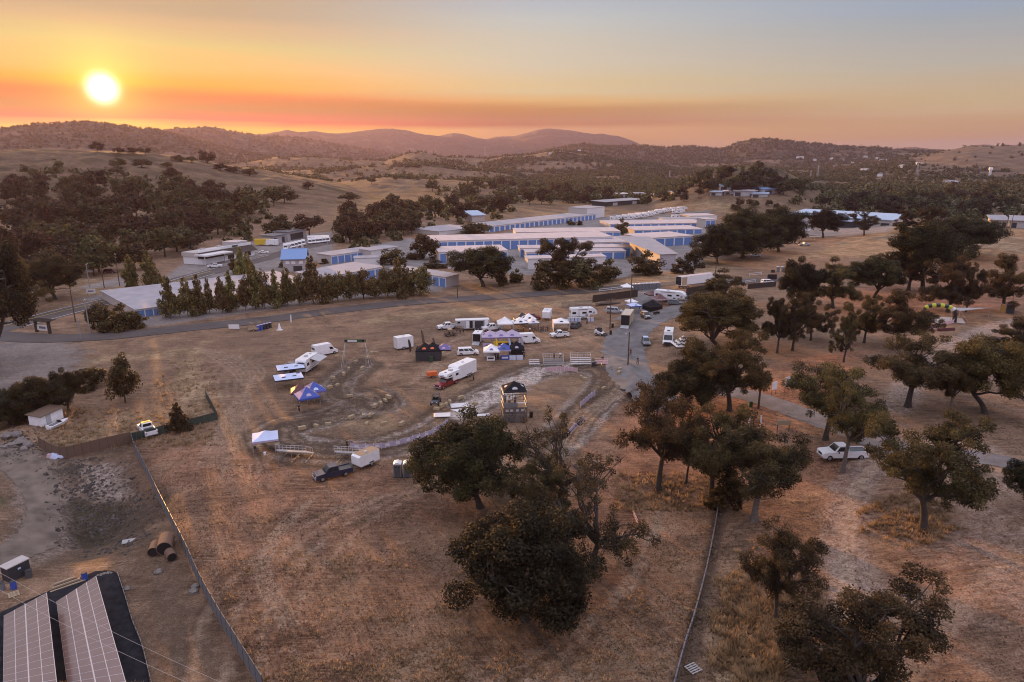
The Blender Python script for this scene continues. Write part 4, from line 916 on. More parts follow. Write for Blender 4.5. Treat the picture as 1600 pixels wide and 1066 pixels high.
def rv(label, p, yaw, L_=9.0, fifth=True, swoosh=True, group=None, awning=False, name='camper_trailer', cat='camper trailer', simple=False):
    h = L_/2; W_ = 2.5; H_ = 3.35
    if fifth: prof = [(-h, .60), (h-2.4, .60), (h-2.2, 1.45), (h-.1, 1.45), (h, 1.75), (h-.25, 2.6), (h-.9, 3.15), (h-1.6, H_), (-h+.2, H_), (-h, H_-.3)]
    else: prof = [(-h, .55), (h-.6, .55), (h, 1.2), (h, 2.0), (h-.5, H_-.35), (h-1.0, H_-.2), (-h+.25, H_-.2), (-h, H_-.5)]
    it = []
    if not simple:
        for s in 'lr':
            it += [(s, -h+.4, -h+1.5, 1.7, 2.35, GLASS, 'window'), (s, -.6, .7, 1.75, 2.3, GLASS, 'window'), (s, h-2.6, h-1.7, 2.0, 2.5, GLASS, 'window'), (s, -h+2.0, -h+2.7, .8, 2.7, C['offwhite'], 'door'),
                   (s, -h+.2, h-2.4, .80, 1.05, C['lightgrey'], 'lower_stripe')]
            if swoosh: it += [(s, h-1.5, h-.7, 1.75, 1.95, C['charcoal'], 'stripe'), (s, h-1.25, h-.75, 2.05, 2.25, C['grey'], 'stripe'), (s, h-3.6, h-2.8, 1.15, 1.5, C['darkgrey'], 'stripe')]
        it.append(('r', -h+2.0, h-3.0, 2.85, 3.05, C['grey'], 'awning_roll')); it.append(('b', -.6, .6, 1.9, 2.6, GLASS, 'window'))
    t = trailer(name, label, cat, p, yaw, prof, W_, [-1.3, -.4], .37, C['white'], it, [(-1.2, -.3, -.35, .35, .28, 'air_conditioner'), (1.2, 1.7, -.25, .25, .12, 'roof_vent')], None if fifth else (h-.4, h+1.0), None, group)
    for x in ((h-2.6,) if fifth else ()): MB().bar((x, -.8, 0), (x, -.8, .62), .06).bar((x, .8, 0), (x, .8, .62), .06).build('landing_leg', STEEL, t)
    if awning:
        MB().hexa([(-h+2.0, -W_/2-2.2, 2.35), (h-3.0+2, -W_/2-2.2, 2.35), (h-1, -W_/2, 2.95), (-h+2.0, -W_/2, 2.95), (-h+2.0, -W_/2-2.2, 2.39), (h-1, -W_/2-2.2, 2.39), (h-1, -W_/2, 2.99), (-h+2.0, -W_/2, 2.99)]).build('awning', C['lightgrey'], t)
        for x in (-h+2.05, h-1.05): MB().bar((x, -W_/2, 1.0), (x, -W_/2-2.15, 2.36), .03).build('awning_arm', METAL, t)
    return t
def utv(label, p, yaw, roofcol='tan', group=None):
    t = thing('utility_buggy', label, 'off-road buggy', p, yaw, group); m = C['darkgrey']
    MB().prism(arch_profile([(1.45, .55), (1.4, .85), (.75, 1.02), (.45, .60), (-.55, .60), (-.60, .98), (-1.5, .98)], .38, (1.0, -1.0), .36), -.66, .66, .03).build('body', C['brown'] if roofcol == 'tan' else m, t)
    f = MB()
    for s in (-1, 1):
        for a, b in [((.75, 1.0), (.35, 1.85)), ((.35, 1.85), (-.75, 1.85)), ((-.75, 1.85), (-.85, .95)), ((-.2, 1.85), (-.2, .6))]: f.bar((a[0], s*.64, a[1]), (b[0], s*.64, b[1]), .035)
    f.build('roll_cage', STEEL, t); MB().box(-.78, .45, -.68, .68, 1.86, 1.93, .05).build('roof', C[roofcol], t)
    for s in (-1, 1): MB().box(-.35, .15, s*.33-.25, s*.33+.25, .60, .72).box(-.40, -.28, s*.33-.25, s*.33+.25, .72, 1.3).build('seat', C['black'], t)
    MB().box(1.40, 1.50, -.5, .5, .45, .62).build('bumper', STEEL, t)
    for x in (1.0, -1.0):
        for s in (-1, 1): wheel(t, x, s*.68, .36, .28, s)
    for s in (-1, 1): MB().box(1.36, 1.47, s*.42-.1, s*.42+.1, .72, .82).build('headlight', LAMPG, t)
    return t
# ------------------------------------------------------------------ event furniture
def canopy(label, p, yaw, roof='white', valance=None, w=3.0, d=None, eave=2.1, peak=3.25, emblem=None, emblem_col='black', walls=(), wallcol=None, group=None, name='canopy_tent', legs=True, sag=.0):
    roof = 'tentblack' if roof == 'black' else roof; valance = 'tentblack' if valance in ('black', None) and roof == 'tentblack' else valance
    t = thing(name, label, 'canopy', p, yaw, group); d = d or w; a, b = w/2, d/2; z = eave
    cor = [(-a, -b, z), (a, -b, z), (a, b, z), (-a, b, z)]; ap = (0, 0, peak); v = []; f = []
    for i in range(4):
        c0, c1 = Vector(cor[i]), Vector(cor[(i+1) % 4]); m0, m1_ = (c0+Vector(ap))/2, (c1+Vector(ap))/2; m0.z -= .10; m1_.z -= .10; k = len(v)
        v += [c0, c1, m1_, m0, Vector(ap)]; f += [(k, k+1, k+2, k+3), (k+3, k+2, k+4)]
    r_ = MB().add(v, f)
    r_.add([Vector(x)-Vector((0, 0, .04)) for x in v], [tuple(reversed(q_)) for q_ in f]); r_.build('roof', C[roof], t)
    va = MB(); e = .015
    va.box(-a-e, a+e, -b-e, -b+e, z-.28, z+.02).box(-a-e, a+e, b-e, b+e, z-.28, z+.02).box(-a-e, -a+e, -b+e, b-e, z-.28, z+.02).box(a-e, a+e, -b+e, b-e, z-.28, z+.02).build('valance', C[valance or roof], t)
    if legs:
        for x in (-a+.06, a-.06):
            for y in (-b+.06, b-.06): MB().box(x-.025, x+.025, y-.025, y+.025, 0, z).build('leg', METAL, t)
    if emblem:
        for side in emblem:
            i = 'srnl'.index(side) if side in 'srnl' else 0
            c0, c1, A = Vector(cor[i]), Vector(cor[(i+1) % 4]), Vector(ap); n = (c1-c0).cross(A-c0).normalized()
            P_ = lambda s_, h_: (c0*(1-s_)+c1*s_)*(1-h_)+((c0*(1-s_)+c1*s_)*.0+A*1)*h_+n*.03-Vector((0, 0, .2*h_*(1-h_)*2-.06))
            MB().tri(P_(.36, .16), P_(.64, .16), P_(.66, .34), P_(.5, .44), P_(.34, .34)).build('emblem', C[emblem_col], t)
    wm = C[wallcol or roof]
    for s_ in walls:
        x0, x1, y0, y1 = {'s': (-a, a, -b-.01, -b+.01), 'n': (-a, a, b-.01, b+.01), 'l': (-a-.01, -a+.01, -b, b), 'r': (a-.01, a+.01, -b, b)}[s_]
        MB().box(x0, x1, y0, y1, .05, z-.25).build('side_wall', wm, t)
    return t
def toilet(label, p, yaw, body='grey', roof='offwhite', group=None):
    t = thing('portable_toilet', label, 'portable toilet', p, yaw, group)
    MB().box(-.58, .58, -.60, .60, .08, 2.05, .04).build('cabin', C[body], t); MB().box(-.62, .62, -.64, .64, 0, .10).build('base', C['charcoal'], t)
    v = []; k = 7
    MB().prism([(-.60, 2.04), (.60, 2.04), (.56, 2.16), (.32, 2.30), (0, 2.35), (-.32, 2.30), (-.56, 2.16)], -.62, .62, .05).build('roof', C[roof], t)
    MB().box(-.40, .40, -.625, -.585, .14, 1.90).build('door', C['darkgrey'] if body == 'grey' else C[body], t)
    for s in (-1, 1): MB().box(s*.24-.14, s*.24+.14, -.645, -.60, 1.62, 1.74).build('vent', C['black'], t)
    MB().cyl((.3, .45, 2.1), (.3, .45, 2.55), .05, 6).build('vent_pipe', C['charcoal'], t); return t
def bleacher(label, p, yaw, w=4.6, rows=5, rail=True, mat=None, group=None, step=.32):
    t = thing('bleacher', label, 'bleacher', p, yaw, group); f = MB()
    for x in (-w/2+.3, 0, w/2-.3):
        f.bar((x, 0, .03), (x, rows*.6, .03), .035).bar((x, 0, .03), (x, 0, .35), .03).bar((x, rows*.6-.2, .03), (x, rows*.6-.2, rows*step+.1), .035).bar((x, 0, .30), (x, rows*.6-.2, rows*step+.05), .035)
    f.build('frame', METAL, t)
    for i in range(rows):
        MB().box(-w/2, w/2, i*.6, i*.6+.28, .40+i*step, .44+i*step).build('seat_plank', mat or METAL, t)
        if i: MB().box(-w/2, w/2, i*.6-.30, i*.6-.05, .16+i*step, .19+i*step).build('foot_plank', mat or METAL, t)
    if rail:
        g = MB(); zt = rows*step+1.15; yb = rows*.6-.15
        for i in range(9): x = -w/2+i*w/8; g.bar((x, yb, rows*step), (x, yb, zt), .022)
        for z in (rows*step+.4, rows*step+.78, zt): g.bar((-w/2, yb, z), (w/2, yb, z), .022)
        for s in (-1, 1): g.bar((s*w/2, yb, zt), (s*w/2, .6, step+1.15), .022).bar((s*w/2, .6, step+1.15), (s*w/2, .6, step), .022).bar((s*w/2, yb*.5, (zt+step+1.15)/2), (s*w/2, yb*.5, rows*step*.5), .022)
        g.build('guard_rail', C['offwhite'], t)
    return t
def feather(label, p, yaw, col, h=4.2, group=None, tilt=0.0):
    t = thing('feather_flag', label, 'flag', p, yaw, group)
    MB().cyl((0, 0, 0), (tilt*.5, 0, h), .03, 6).build('pole', STEEL, t); v = []; n = 10
    for i in range(n+1):
        s = i/n; z = .9+s*(h-.9); w = .55*math.sin(math.pi*min(.97, .12+.80*s))**.6; x0 = tilt*.5*z/h
        v += [(x0, -.012, z), (x0+w, -.012, z+.12), (x0+w, .012, z+.12), (x0, .012, z)]
    f = []
    for i in range(n):
        for k in range(4): f.append((i*4+k, i*4+(k+1) % 4, i*4+4+(k+1) % 4, i*4+4+k))
    MB().add(v, f+[(0, 1, 2, 3), (n*4+3, n*4+2, n*4+1, n*4)]).build('banner', C[col], t); return t
def bale(p, yaw, label, group, s=1.0):
    global _bale
    if '_bale' not in globals():
        me = MB().box(-.62, .62, -.30, .30, 0, .52, .035).add([], []).v
        b = MB().box(-.62, .62, -.30, .30, .02, .54, .03)
        for x in (-.25, .25): b.box(x-.012, x+.012, -.31, .31, .0, .555)
        _bale = b
    o = _bale.build('hay_bale', C['hay']); o.location = p; o.rotation_euler = (0, 0, yaw); o.scale = (s, s, s); return T(o, label, 'hay bale', group)
def pole(label, p, h, arms=1, yaw=0.0, group=None, lamp=False, mat=None, r=.15, name='utility_pole'):
    t = thing(name, label, 'utility pole', p, yaw, group); MB().cyl((0, 0, -.2), (0, 0, h), r, 8, r*.7).build('pole', mat or C['pole'], t)
    for i in range(arms):
        z = h-.5-i*1.1; MB().box(-1.2, 1.2, -.06, .06, z-.07, z+.07).build('crossarm', C['pole'], t)
        g = MB()
        for x in (-1.1, -.5, .5, 1.1): g.cyl((x, 0, z+.07), (x, 0, z+.28), .05, 6)
        g.build('insulators', C['lightgrey'], t)
    if lamp:
        MB().bar((0, 0, h-.6), (1.2, 0, h-.2), .035).build('lamp_arm', METAL, t); MB().box(1.0, 1.5, -.1, .1, h-.28, h-.14).build('lamp_head', C['lightgrey'], t)
    return t
# ------------------------------------------------------------------ people
def skin_mesh(name, pts, edges, rad, sub=1):
    me = bpy.data.meshes.new(name); me.from_pydata(pts, edges, []); o = bpy.data.objects.new(name, me); COL.objects.link(o)
    md = o.modifiers.new('s', 'SKIN'); md.use_smooth_shade = True
    for i, r in enumerate(rad): me.skin_vertices[0].data[i].radius = (r, r) if not isinstance(r, tuple) else r
    me.skin_vertices[0].data[0].use_root = True
    sb = o.modifiers.new('b', 'SUBSURF'); sb.levels = sub; sb.render_levels = sub
    dg = bpy.context.evaluated_depsgraph_get(); m2 = bpy.data.meshes.new_from_object(o.evaluated_get(dg)); bpy.data.objects.remove(o); m2.name = name; return m2
def make_pose(kind):
    """joints of a 1.74 m figure facing +x; returns body, shirt and trouser meshes and a hair mesh"""
    ar = {'stand': [((0, .22, 1.14), (.06, .24, .90), (.08, .24, .80)), ((0, -.22, 1.14), (.06, -.24, .90), (.08, -.24, .80))],
          'walk': [((-.10, .22, 1.15), (-.06, .24, .92), (-.02, .24, .83)), ((.12, -.22, 1.16), (.26, -.22, .98), (.32, -.22, .92))],
          'reach': [((.14, .22, 1.20), (.36, .14, 1.16), (.45, .12, 1.16)), ((.12, -.22, 1.18), (.34, -.16, 1.10), (.43, -.14, 1.10))],
          'lean': [((.10, .26, 1.16), (.26, .20, 1.0), (.32, .16, .98)), ((.0, -.22, 1.14), (.04, -.25, .9), (.06, -.25, .8))]}[kind]
    st_ = {'stand': .0, 'walk': .22, 'reach': .10, 'lean': .06}[kind]
    P_ = [(0,0,.95), (0,0,1.12), (0,0,1.32), (0,0,1.44), (0.01,0,1.53), (.02,0,1.64), (.015,0,1.70), (0,.18,1.40), (0,-.18,1.40)]
    E_ = [(0,1),(1,2),(2,3),(3,4),(4,5),(5,6),(2,7),(2,8)]; r_ = [(.155,.12),(.14,.10),(.16,.115),(.10,.08),(.055,.055),(.088,.098),(.062,.07),.075,.075]
    for s, a in ((7, ar[0]), (8, ar[1])):
        k = len(P_); P_ += list(a); E_ += [(s, k), (k, k+1), (k+1, k+2)]; r_ += [.046, .034, .028]
        w = Vector(a[2]); d = (w-Vector(a[1])).normalized(); side = 1 if s == 7 else -1
        k2 = len(P_); palm = w+d*.07; P_.append(tuple(palm)); E_.append((k+2, k2)); r_.append((.034, .016))
        lat = d.cross(Vector((0, side, 0))).normalized()
        for j, fl in enumerate((.070, .085, .080, .062)):
            b = palm+lat*(.030-.020*j); kk = len(P_); P_ += [tuple(b+d*fl*.5), tuple(b+d*fl+Vector((0, -side*.02, 0)))]; E_ += [(k2, kk), (kk, kk+1)]; r_ += [.0095, .008]
        kk = len(P_); th = w+d*.035+lat*.045; P_ += [tuple(th), tuple(th+d*.04+lat*.012)]; E_ += [(k+2, kk), (kk, kk+1)]; r_ += [.011, .009]
    leg = []
    for s in (1, -1):
        fx = s*st_; k = len(P_); L3 = [(0, s*.095, .90), (fx*.45+.03, s*.10, .50), (fx-(.05 if fx < 0 else 0), s*.10, .09), (fx+.17, s*.12, .035)]
        P_ += L3; E_ += [(0, k), (k, k+1), (k+1, k+2), (k+2, k+3)]; r_ += [.092, .062, .045, .038]; leg.append(L3)
    body = skin_mesh('body', P_, E_, r_)
    sh = skin_mesh('shirt', [(0,0,.93),(0,0,1.12),(0,0,1.32),(0,0,1.43),(0,.19,1.40),(0,-.19,1.40),ar[0][0],ar[1][0]], [(0,1),(1,2),(2,3),(2,4),(2,5),(4,6),(5,7)], [(.168,.135),(.158,.118),(.175,.13),(.095,.09),.092,.092,.064,.064])
    tp = [(0,0,.97)]; te = []; trr = [(.165,.132)]
    for L3 in leg:
        k = len(tp); tp += [L3[0], L3[1], tuple(Vector(L3[2])+Vector((0, 0, .03)))]; te += [(0, k), (k, k+1), (k+1, k+2)]; trr += [.108, .080, .066]
    tr_ = skin_mesh('trousers', tp, te, trr)
    hr = MB(); v = []; f = []; n, m_ = 10, 5
    for i in range(m_+1):
        ph = i/m_*math.pi*.56
        v += [(-.012+.108*math.sin(ph)*math.cos(2*math.pi*j/n), .098*math.sin(ph)*math.sin(2*math.pi*j/n), 1.655+.115*math.cos(ph)) for j in range(n)]
    f = [(i*n+j, i*n+(j+1) % n, (i+1)*n+(j+1) % n, (i+1)*n+j) for i in range(m_) for j in range(n)]
    hm = bpy.data.meshes.new('hair'); hm.from_pydata(v, [], f); return body, sh, tr_, hm
POSES = {k: make_pose(k) for k in ('stand', 'walk', 'reach', 'lean')}
HAIR = pm('hair_dark', (.03, .022, .016), .8, .2)
def face(t):
    for s in (-1, 1): MB().cyl((.085, s*.033, 1.645), (.108, s*.033, 1.645), .011, 6).build('eye', C['black'], t)
    MB().hexa([(.098,-.012,1.605),(.126,-.010,1.605),(.126,.010,1.605),(.098,.012,1.605),(.094,-.006,1.65),(.106,-.005,1.65),(.106,.005,1.65),(.094,.006,1.65)]).build('nose', SKIN, t)
    MB().box(.094, .106, -.024, .024, 1.572, 1.581).build('mouth', C['maroon'], t)
    for s in (-1, 1): MB().box(-.005, .03, s*.098-.010, s*.098+.010, 1.60, 1.66).build('ear', SKIN, t)
def person(label, p, yaw, pose='stand', shirt='white', trousers='charcoal', group=None, h=1.0):
    b, s, tr_, hr = POSES[pose]
    def cp(me, m):
        c = me.copy(); c.materials.clear(); c.materials.append(m); return c
    o = bpy.data.objects.new('person', cp(b, SKIN)); COL.objects.link(o); o.location = p; o.rotation_euler = (0, 0, yaw); o.scale = (h, h, h); T(o, label, 'person', group)
    for me, m, nm in ((s, C[shirt], 'shirt'), (tr_, C[trousers], 'trousers'), (hr, HAIR, 'hair')):
        c = bpy.data.objects.new(nm, cp(me, m)); COL.objects.link(c); c.parent = o
    face(o); return o
# ------------------------------------------------------------------ buildings
def storage(label, A, B_, depth, hgt, doors, h_back=None, group=None, roofmat=None, wall='wallbeige', over=.35, door_h=None, door_frac=.86, back=False, z0=0, ends=0):
    """row of roll-up doors between ground points A (its end nearer the frame's left) and B_; the row runs back by depth"""
    A, B_ = Vector(A), Vector(B_); d = B_-A; d.z = 0; Ln = d.length; yaw = math.atan2(d.y, d.x)
    t = thing('storage_building', label, 'storage building', (A.x, A.y, min(A.z, B_.z)-.05+z0), yaw, group); hb = h_back or hgt
    zt, zb = hgt, hb
    MB().hexa([(0,0,-1),(Ln,0,-1),(Ln,depth,-1),(0,depth,-1),(0,0,zt),(Ln,0,zt),(Ln,depth,zb),(0,depth,zb)]).build('walls', C[wall], t)
    MB().box(.02, Ln-.02, -.05, .02, 0, zt-.02).build('front_wall', C['offwhite'], t)
    o = over
    MB().hexa([(-o,-o,zt),(Ln+o,-o,zt),(Ln+o,depth+o,zb),(-o,depth+o,zb),(-o,-o,zt+.16),(Ln+o,-o,zt+.16),(Ln+o,depth+o,zb+.16),(-o,depth+o,zb+.16)]).build('roof', roofmat or ROOFW, t)
    w = (Ln-ends)/max(doors, 1); dh = door_h or zt*.84
    for i in range(doors):
        x = ends/2+(i+.5)*w; MB().box(x-w*door_frac/2, x+w*door_frac/2, -.09, -.045, .02, dh).build('roll_up_door', DOORM, t)
    return t
def corrugated(name, col, axis_scale=9.0):
    m = pm(name, col, .5, .06, .6); tt_ = m.node_tree; w = tt_.nodes.new('ShaderNodeTexWave'); w.bands_direction = 'Z'; w.inputs['Scale'].default_value = axis_scale
    c = tt_.nodes.new('ShaderNodeTexCoord'); tt_.links.new(c.outputs['Object'], w.inputs['Vector']); b = tt_.nodes.new('ShaderNodeBump'); b.inputs['Strength'].default_value = .5; b.inputs['Distance'].default_value = .03
    tt_.links.new(w.outputs[0], b.inputs['Height']); tt_.links.new(b.outputs[0], tt_.nodes['Principled BSDF'].inputs['Normal']); return m
DOORM = corrugated('blue_roll_up_door', (.105, .215, .48), 1.6)
def ribbon(name, label, px, w, mat, z=.05, n=10, kind='structure', world=False, step=None, wob_=0.0):
    pts = [Vector(p) for p in (px if world else Gs(px))]; pts = [Vector(p) for p in smooth_line([tuple(p) for p in pts], n)]
    v = []; f = []; K = 5
    for i, p in enumerate(pts):
        a = pts[max(i-1, 0)]; b = pts[min(i+1, len(pts)-1)]; d = (b-a); d.z = 0; d.normalize(); nrm_ = Vector((-d.y, d.x, 0))
        ww = w(i/(len(pts)-1)) if callable(w) else w
        for k in range(K):
            e = (k/(K-1)-.5)*ww
            if wob_ and k in (0, K-1): e *= 1+wob_*math.sin(i*1.9+k)+wob_*random.uniform(-1, 1)
            q_ = p+nrm_*e; v.append((q_.x, q_.y, float(height(q_.x, q_.y))+z))
    for i in range(len(pts)-1):
        for k in range(K-1): f.append((i*K+k, i*K+k+1, i*K+K+k+1, i*K+K+k))
    return T(MB().add(v, [tuple(reversed(q_)) for q_ in f]).build(name, mat, None, True), label, kind=kind)
# ------------------------------------------------------------------ roads and lanes
ribbon('road', 'two lane grey highway curving past the store', [(-60,528),(20,508),(90,490),(170,470),(250,448),(330,425),(420,402),(470,388),(540,374)], 11, ASPH, .05, 10)
ribbon('road_edge_line', 'white edge line of the highway', [(-60,521),(20,502),(90,484),(170,465),(250,444),(330,421),(420,399)], .30, LINEW, .09, 10)
ribbon('road_edge_line', 'white near edge line of the highway', [(40,510),(110,491),(180,473),(258,451),(335,428)], .30, LINEW, .09, 10)
ribbon('road_centre_line', 'yellow centre line of the highway', [(-60,526),(20,506),(90,488),(170,469),(250,447.5),(330,424)], .35, LINEY, .09, 10)
ribbon('road', 'narrow asphalt lane along the dry field', [(-80,520),(10,526),(80,529),(180,525),(290,513),(400,502),(520,486),(640,473),(760,465),(880,457),(960,450),(1040,444),(1130,440),(1230,436),(1330,430)], 8.5, ASPH, .10, 8)
ribbon('gravel_drive', 'curving gravel drive through the paddock', [(1040,640),(1005,605),(984,575),(974,548),(984,522),(1010,503),(1055,486),(1085,470),(1110,452)], lambda t: 8.5+2*math.sin(t*3), GRAV, .06, 12, wob_=.06)
ribbon('gravel_drive', 'pale gravel spur between the portable toilets and the lane', [(985,500),(1005,478),(1015,462),(1010,447)], 9, GRAV, .045, 8, wob_=.05)
ribbon('gravel_drive', 'gravel campground road beside the small signs', [(1100,606),(1165,617),(1215,633),(1262,650),(1330,676),(1420,706),(1500,712),(1560,720),(1640,742)], 4.6, GRAV, .06, 8, wob_=.05)
ribbon('curb', 'pale curved timber edge along the orange bank', [(946,644),(962,626),(985,612),(1012,603)], .30, C['brown'], .16, 8)

ribbon('dirt_track', 'pale curving dirt track round the pit in the yard', [(-90,706),(14,714),(54,748),(68,800),(56,842),(10,866),(-70,884)], lambda t: 4.6+.8*math.sin(t*9), pm('pale_dirt', (.165,.130,.105), .98, .4, .5, bump=.5, bscale=4), .05, 10, wob_=.10)
def rubble(n):
    rng = np.random.default_rng(9); vs, fs = [], []; c = [G(u, v) for u, v in ((130,742),(120,770),(140,800),(165,830),(185,805),(150,765),(155,822),(135,830),(110,728),(195,850),(20,690),(40,700))]
    for i in range(n):
        p = c[i % len(c)]; x, y = p.x+rng.normal()*2.3, p.y+rng.normal()*2.6; s = rng.uniform(.05, .22)*(1.6 if rng.random() < .08 else 1); z = float(height(x, y))
        q_ = np.array([(1,1,0),(-1,1,.1),(-1,-1,0),(1,-1,-.1),(.5,.4,1.0),(-.6,.5,.8),(-.4,-.6,.9),(.6,-.5,.7)])*s*rng.uniform(.5, 1.4, (8, 3)); k = len(vs)
        a = rng.uniform(0, 6.28); vs += [(x+b*math.cos(a)-d_*math.sin(a), y+b*math.sin(a)+d_*math.cos(a), z-.03+e) for b, d_, e in q_]; fs += [tuple(k+j for j in f) for f in ((3,2,1,0),(4,5,6,7),(0,1,5,4),(1,2,6,5),(2,3,7,6),(3,0,4,7))]
    T(MB().add(vs, fs).build('rubble', pm('rubble', (.085,.072,.064), .95, .6, 1.5)), 'dark broken rubble strewn over the pit', kind='stuff')
rubble(1500)
# ------------------------------------------------------------------ storage yard
ST = 'storage buildings with blue doors'
ROOFM = pm('lavender_metal_roof', (.36,.345,.37), .85, .14, .25, spec=.1)  # same roofing without the painted low-sun pink, cooler and darker
def stg(label, a, b, vr, vtop, n, **k):
    """a, b: foot of the front; vtop: eave row; vr: row of the roof's rear edge"""
    A, B_ = G(*a), G(*b); h = top_z(A, vtop)-A.z; rise = .35; d = (B_-A).normalized()
    q_ = Gz((a[0]+b[0])/2, vr+(b[1]-a[1])*.5, A.z+h+rise)-(A+B_)/2; depth = max(4.0, abs(q_.x*-d.y+q_.y*d.x)-.4); k['h_back'] = h+rise
    return storage(label, A, B_, depth, h, n, group=ST, **k)
stg('longest storage row at the rear with two dozen narrow blue doors and a grey roof', (764,363.5), (931,342.5), 348, 354, 24, door_frac=.72, roofmat=ROOFM)
stg('low flat roofed storage block at the near end of the rear row', (686,368), (746,361), 353, 362, 0, roofmat=ROOFM)
stg('taller block ending the long rear storage row', (917,343), (944,339), 321.5, 326, 0, roofmat=ROOFG)
stg('pink lit storage row third from the rear', (806,374), (969,372), 357, 363, 14)
stg('long storage row of large blue doors behind the bank oaks', (671,392), (957,385), 367.5, 376, 21)
stg('storage row of five wide doors at the end of the long row', (905,391), (988,389), 371.5, 379.5, 5)
stg('storage row half hidden by the round bank oak', (687,411.5), (793,408), 385.5, 394.5, 7)
stg('small beige storage block behind the round bank oak', (700,420), (776,417), 400, 402.5, 0)
stg('stepped storage row with four blue doors behind the gnarled oak', (822,406), (977,404), 388.5, 394, 8)
stg('taller rear step of the row behind the gnarled oak', (812,402), (985,400), 383, 387.5, 10)
stg('short beige storage block before the gnarled oak', (825,421), (946,417), 400, 404.5, 0)
stg('storage row nearest the parked campers', (953,356), (1104,354), 344, 350, 12)
stg('storage row with a sunlit pink gable end', (991,367), (1097,365), 353.5, 359.5, 8)
stg('storage row with one tall pair of blue doors by the yard lane', (1008,387), (1082,382), 364.5, 372.5, 5)
stg('tall end block behind the row nearest the campers', (1102,357), (1117,356), 340, 343, 2)
stg('rearmost low block beside the parked campers', (1078,345), (1120,344), 334, 337.5, 0)
stg('wide low row just before the parked campers', (1036,349), (1106,348), 340, 342.5, 0, roofmat=ROOFG)
stg('side storage row of seven doors beside the blue roofed house', (518,413), (587,402), 393, 399.5, 7, roofmat=ROOFM)
stg('beige block ending the side storage row', (580,407), (622,400), 386.5, 392, 0, roofmat=ROOFM)
stg('pair of small beige boxes before the side storage row', (554,416), (594,415), 400, 403.5, 0, roofmat=ROOFM)
stg('wide white flat roofed unit behind the planted row', (512,450), (600,432), 418, 433, 6, roofmat=ROOFM)
stg('front storage row with three big blue doors facing the lane', (610,434), (697,449), 411, 419.5, 9, door_frac=.82, roofmat=ROOFM)
stg('long white roofed units behind the planted trees', (214,497), (505,456), 452, 484, 26, roofmat=ROOFM)
# grey gabled shed
A = G(1030, 421); B_ = G(1056, 420.5); t = thing('gabled_shed', 'grey gabled metal shed at the corner of the storage yard', 'shed', A, math.atan2(B_.y-A.y, B_.x-A.x))
w_ = (B_-A).length; dp = 62; e_ = top_z(A, 398)-A.z
MB().hexa([(0,0,-1),(w_,0,-1),(w_+16,dp,-1),(16-3,dp,-1),(0,0,e_),(w_,0,e_),(w_+16,dp,e_),(13,dp,e_)]).build('walls', C['wallgrey'], t)
MB().hexa([(-.6,-.5,e_),(w_+.4,-.5,e_),(w_+16.4,dp+.5,e_),(12.5-8,dp+.5,e_+.8),(-.6,-.5,e_+.2),(w_+.4,-.5,e_+.2),(w_+16.4,dp+.5,e_+.2),(4.5,dp+.5,e_+1.0)]).build('roof', ROOFG, t)
MB().box(w_-.12, w_+.12, -.12, .12, -.5, e_).build('corner_trim', C['white'], t)
MB().box(2.0, 3.1, -.06, .02, .1, 2.2).build('door', C['lightgrey'], t)
# store with a brown mansard and a forecourt canopy
A, B_ = G(318, 414), G(398, 399); d = (B_-A); yw = math.atan2(d.y, d.x); Ln = d.length
t = thing('store', 'long white store with a brown mansard roof beside the highway', 'store', A, yw)
MB().box(0, Ln, 0, 11, -1, 3.3).build('walls', C['white'], t); MB().box(-.4, Ln+.4, 2.0, 2.5, 5.0, 6.3).build('parapet', C['white'], t); MB().box(-.4, Ln+.4, 2.5, 11.4, 3.3, 5.2).build('flat_roof', C['wallbeige'], t)
MB().hexa([(-.8,-1.6,2.7),(Ln+.8,-1.6,2.7),(Ln+.8,2.0,2.7),(-.8,2.0,2.7),(-.4,1.7,5.1),(Ln+.4,1.7,5.1),(Ln+.4,2.0,5.1),(-.4,2.0,5.1)]).build('mansard_roof', C['darkbrown'], t)
for i in range(3):
    x = Ln*(.46+.17*i); MB().box(x, x+Ln*.12, -.08, .02, .4, 2.5).build('shop_window', GLASS, t)
MB().box(Ln*.62, Ln*.74, 1.92, 2.0, 5.25, 6.05).build('sign_board', C['green'], t)
MB().box(Ln*.74, Ln*.98, 3, 11, 5.2, 7.2).build('raised_parapet', C['wallgrey'], t)
for x in (.2, .5): MB().box(Ln*x, Ln*x+1.8, 6, 7.6, 5.2, 6.2).build('roof_unit', C['lightgrey'], t)
A2 = G(302, 416); t = thing('forecourt_canopy', 'flat white forecourt canopy on posts before the store', 'canopy', A2, yw)
MB().box(2, 18, -6, 1, 4.0, 4.6).build('canopy_roof', C['offwhite'], t)
for x in (4, 16): MB().box(x-.2, x+.2, -3.2, -2.8, -.2, 4.0).build('post', C['offwhite'], t)
# blue roofed house
A, B_ = G(443, 425), G(478, 424); d = B_-A; Ln = d.length; t = thing('house', 'two storey grey house with a bright blue metal roof', 'house', A, math.atan2(d.y, d.x))
MB().box(0, Ln, 0, 10, -.5, 5.2).build('walls', C['wallgrey'], t); MB().prism([(0, 5.0), (10, 5.0), (6.5, 8.6)], 0, 1).v
MB().hexa([(-.8,-1,5.1),(Ln+.8,-1,5.1),(Ln+.8,6.2,8.6),(-.8,6.2,8.6),(-.8,-1,5.3),(Ln+.8,-1,5.3),(Ln+.8,6.2,8.8),(-.8,6.2,8.8)]).build('front_roof', C['roofblue'], t)
MB().hexa([(-.8,6.2,8.6),(Ln+.8,6.2,8.6),(Ln+.8,11,5.1),(-.8,11,5.1),(-.8,6.2,8.8),(Ln+.8,6.2,8.8),(Ln+.8,11,5.3),(-.8,11,5.3)]).build('rear_roof', C['grey'], t)
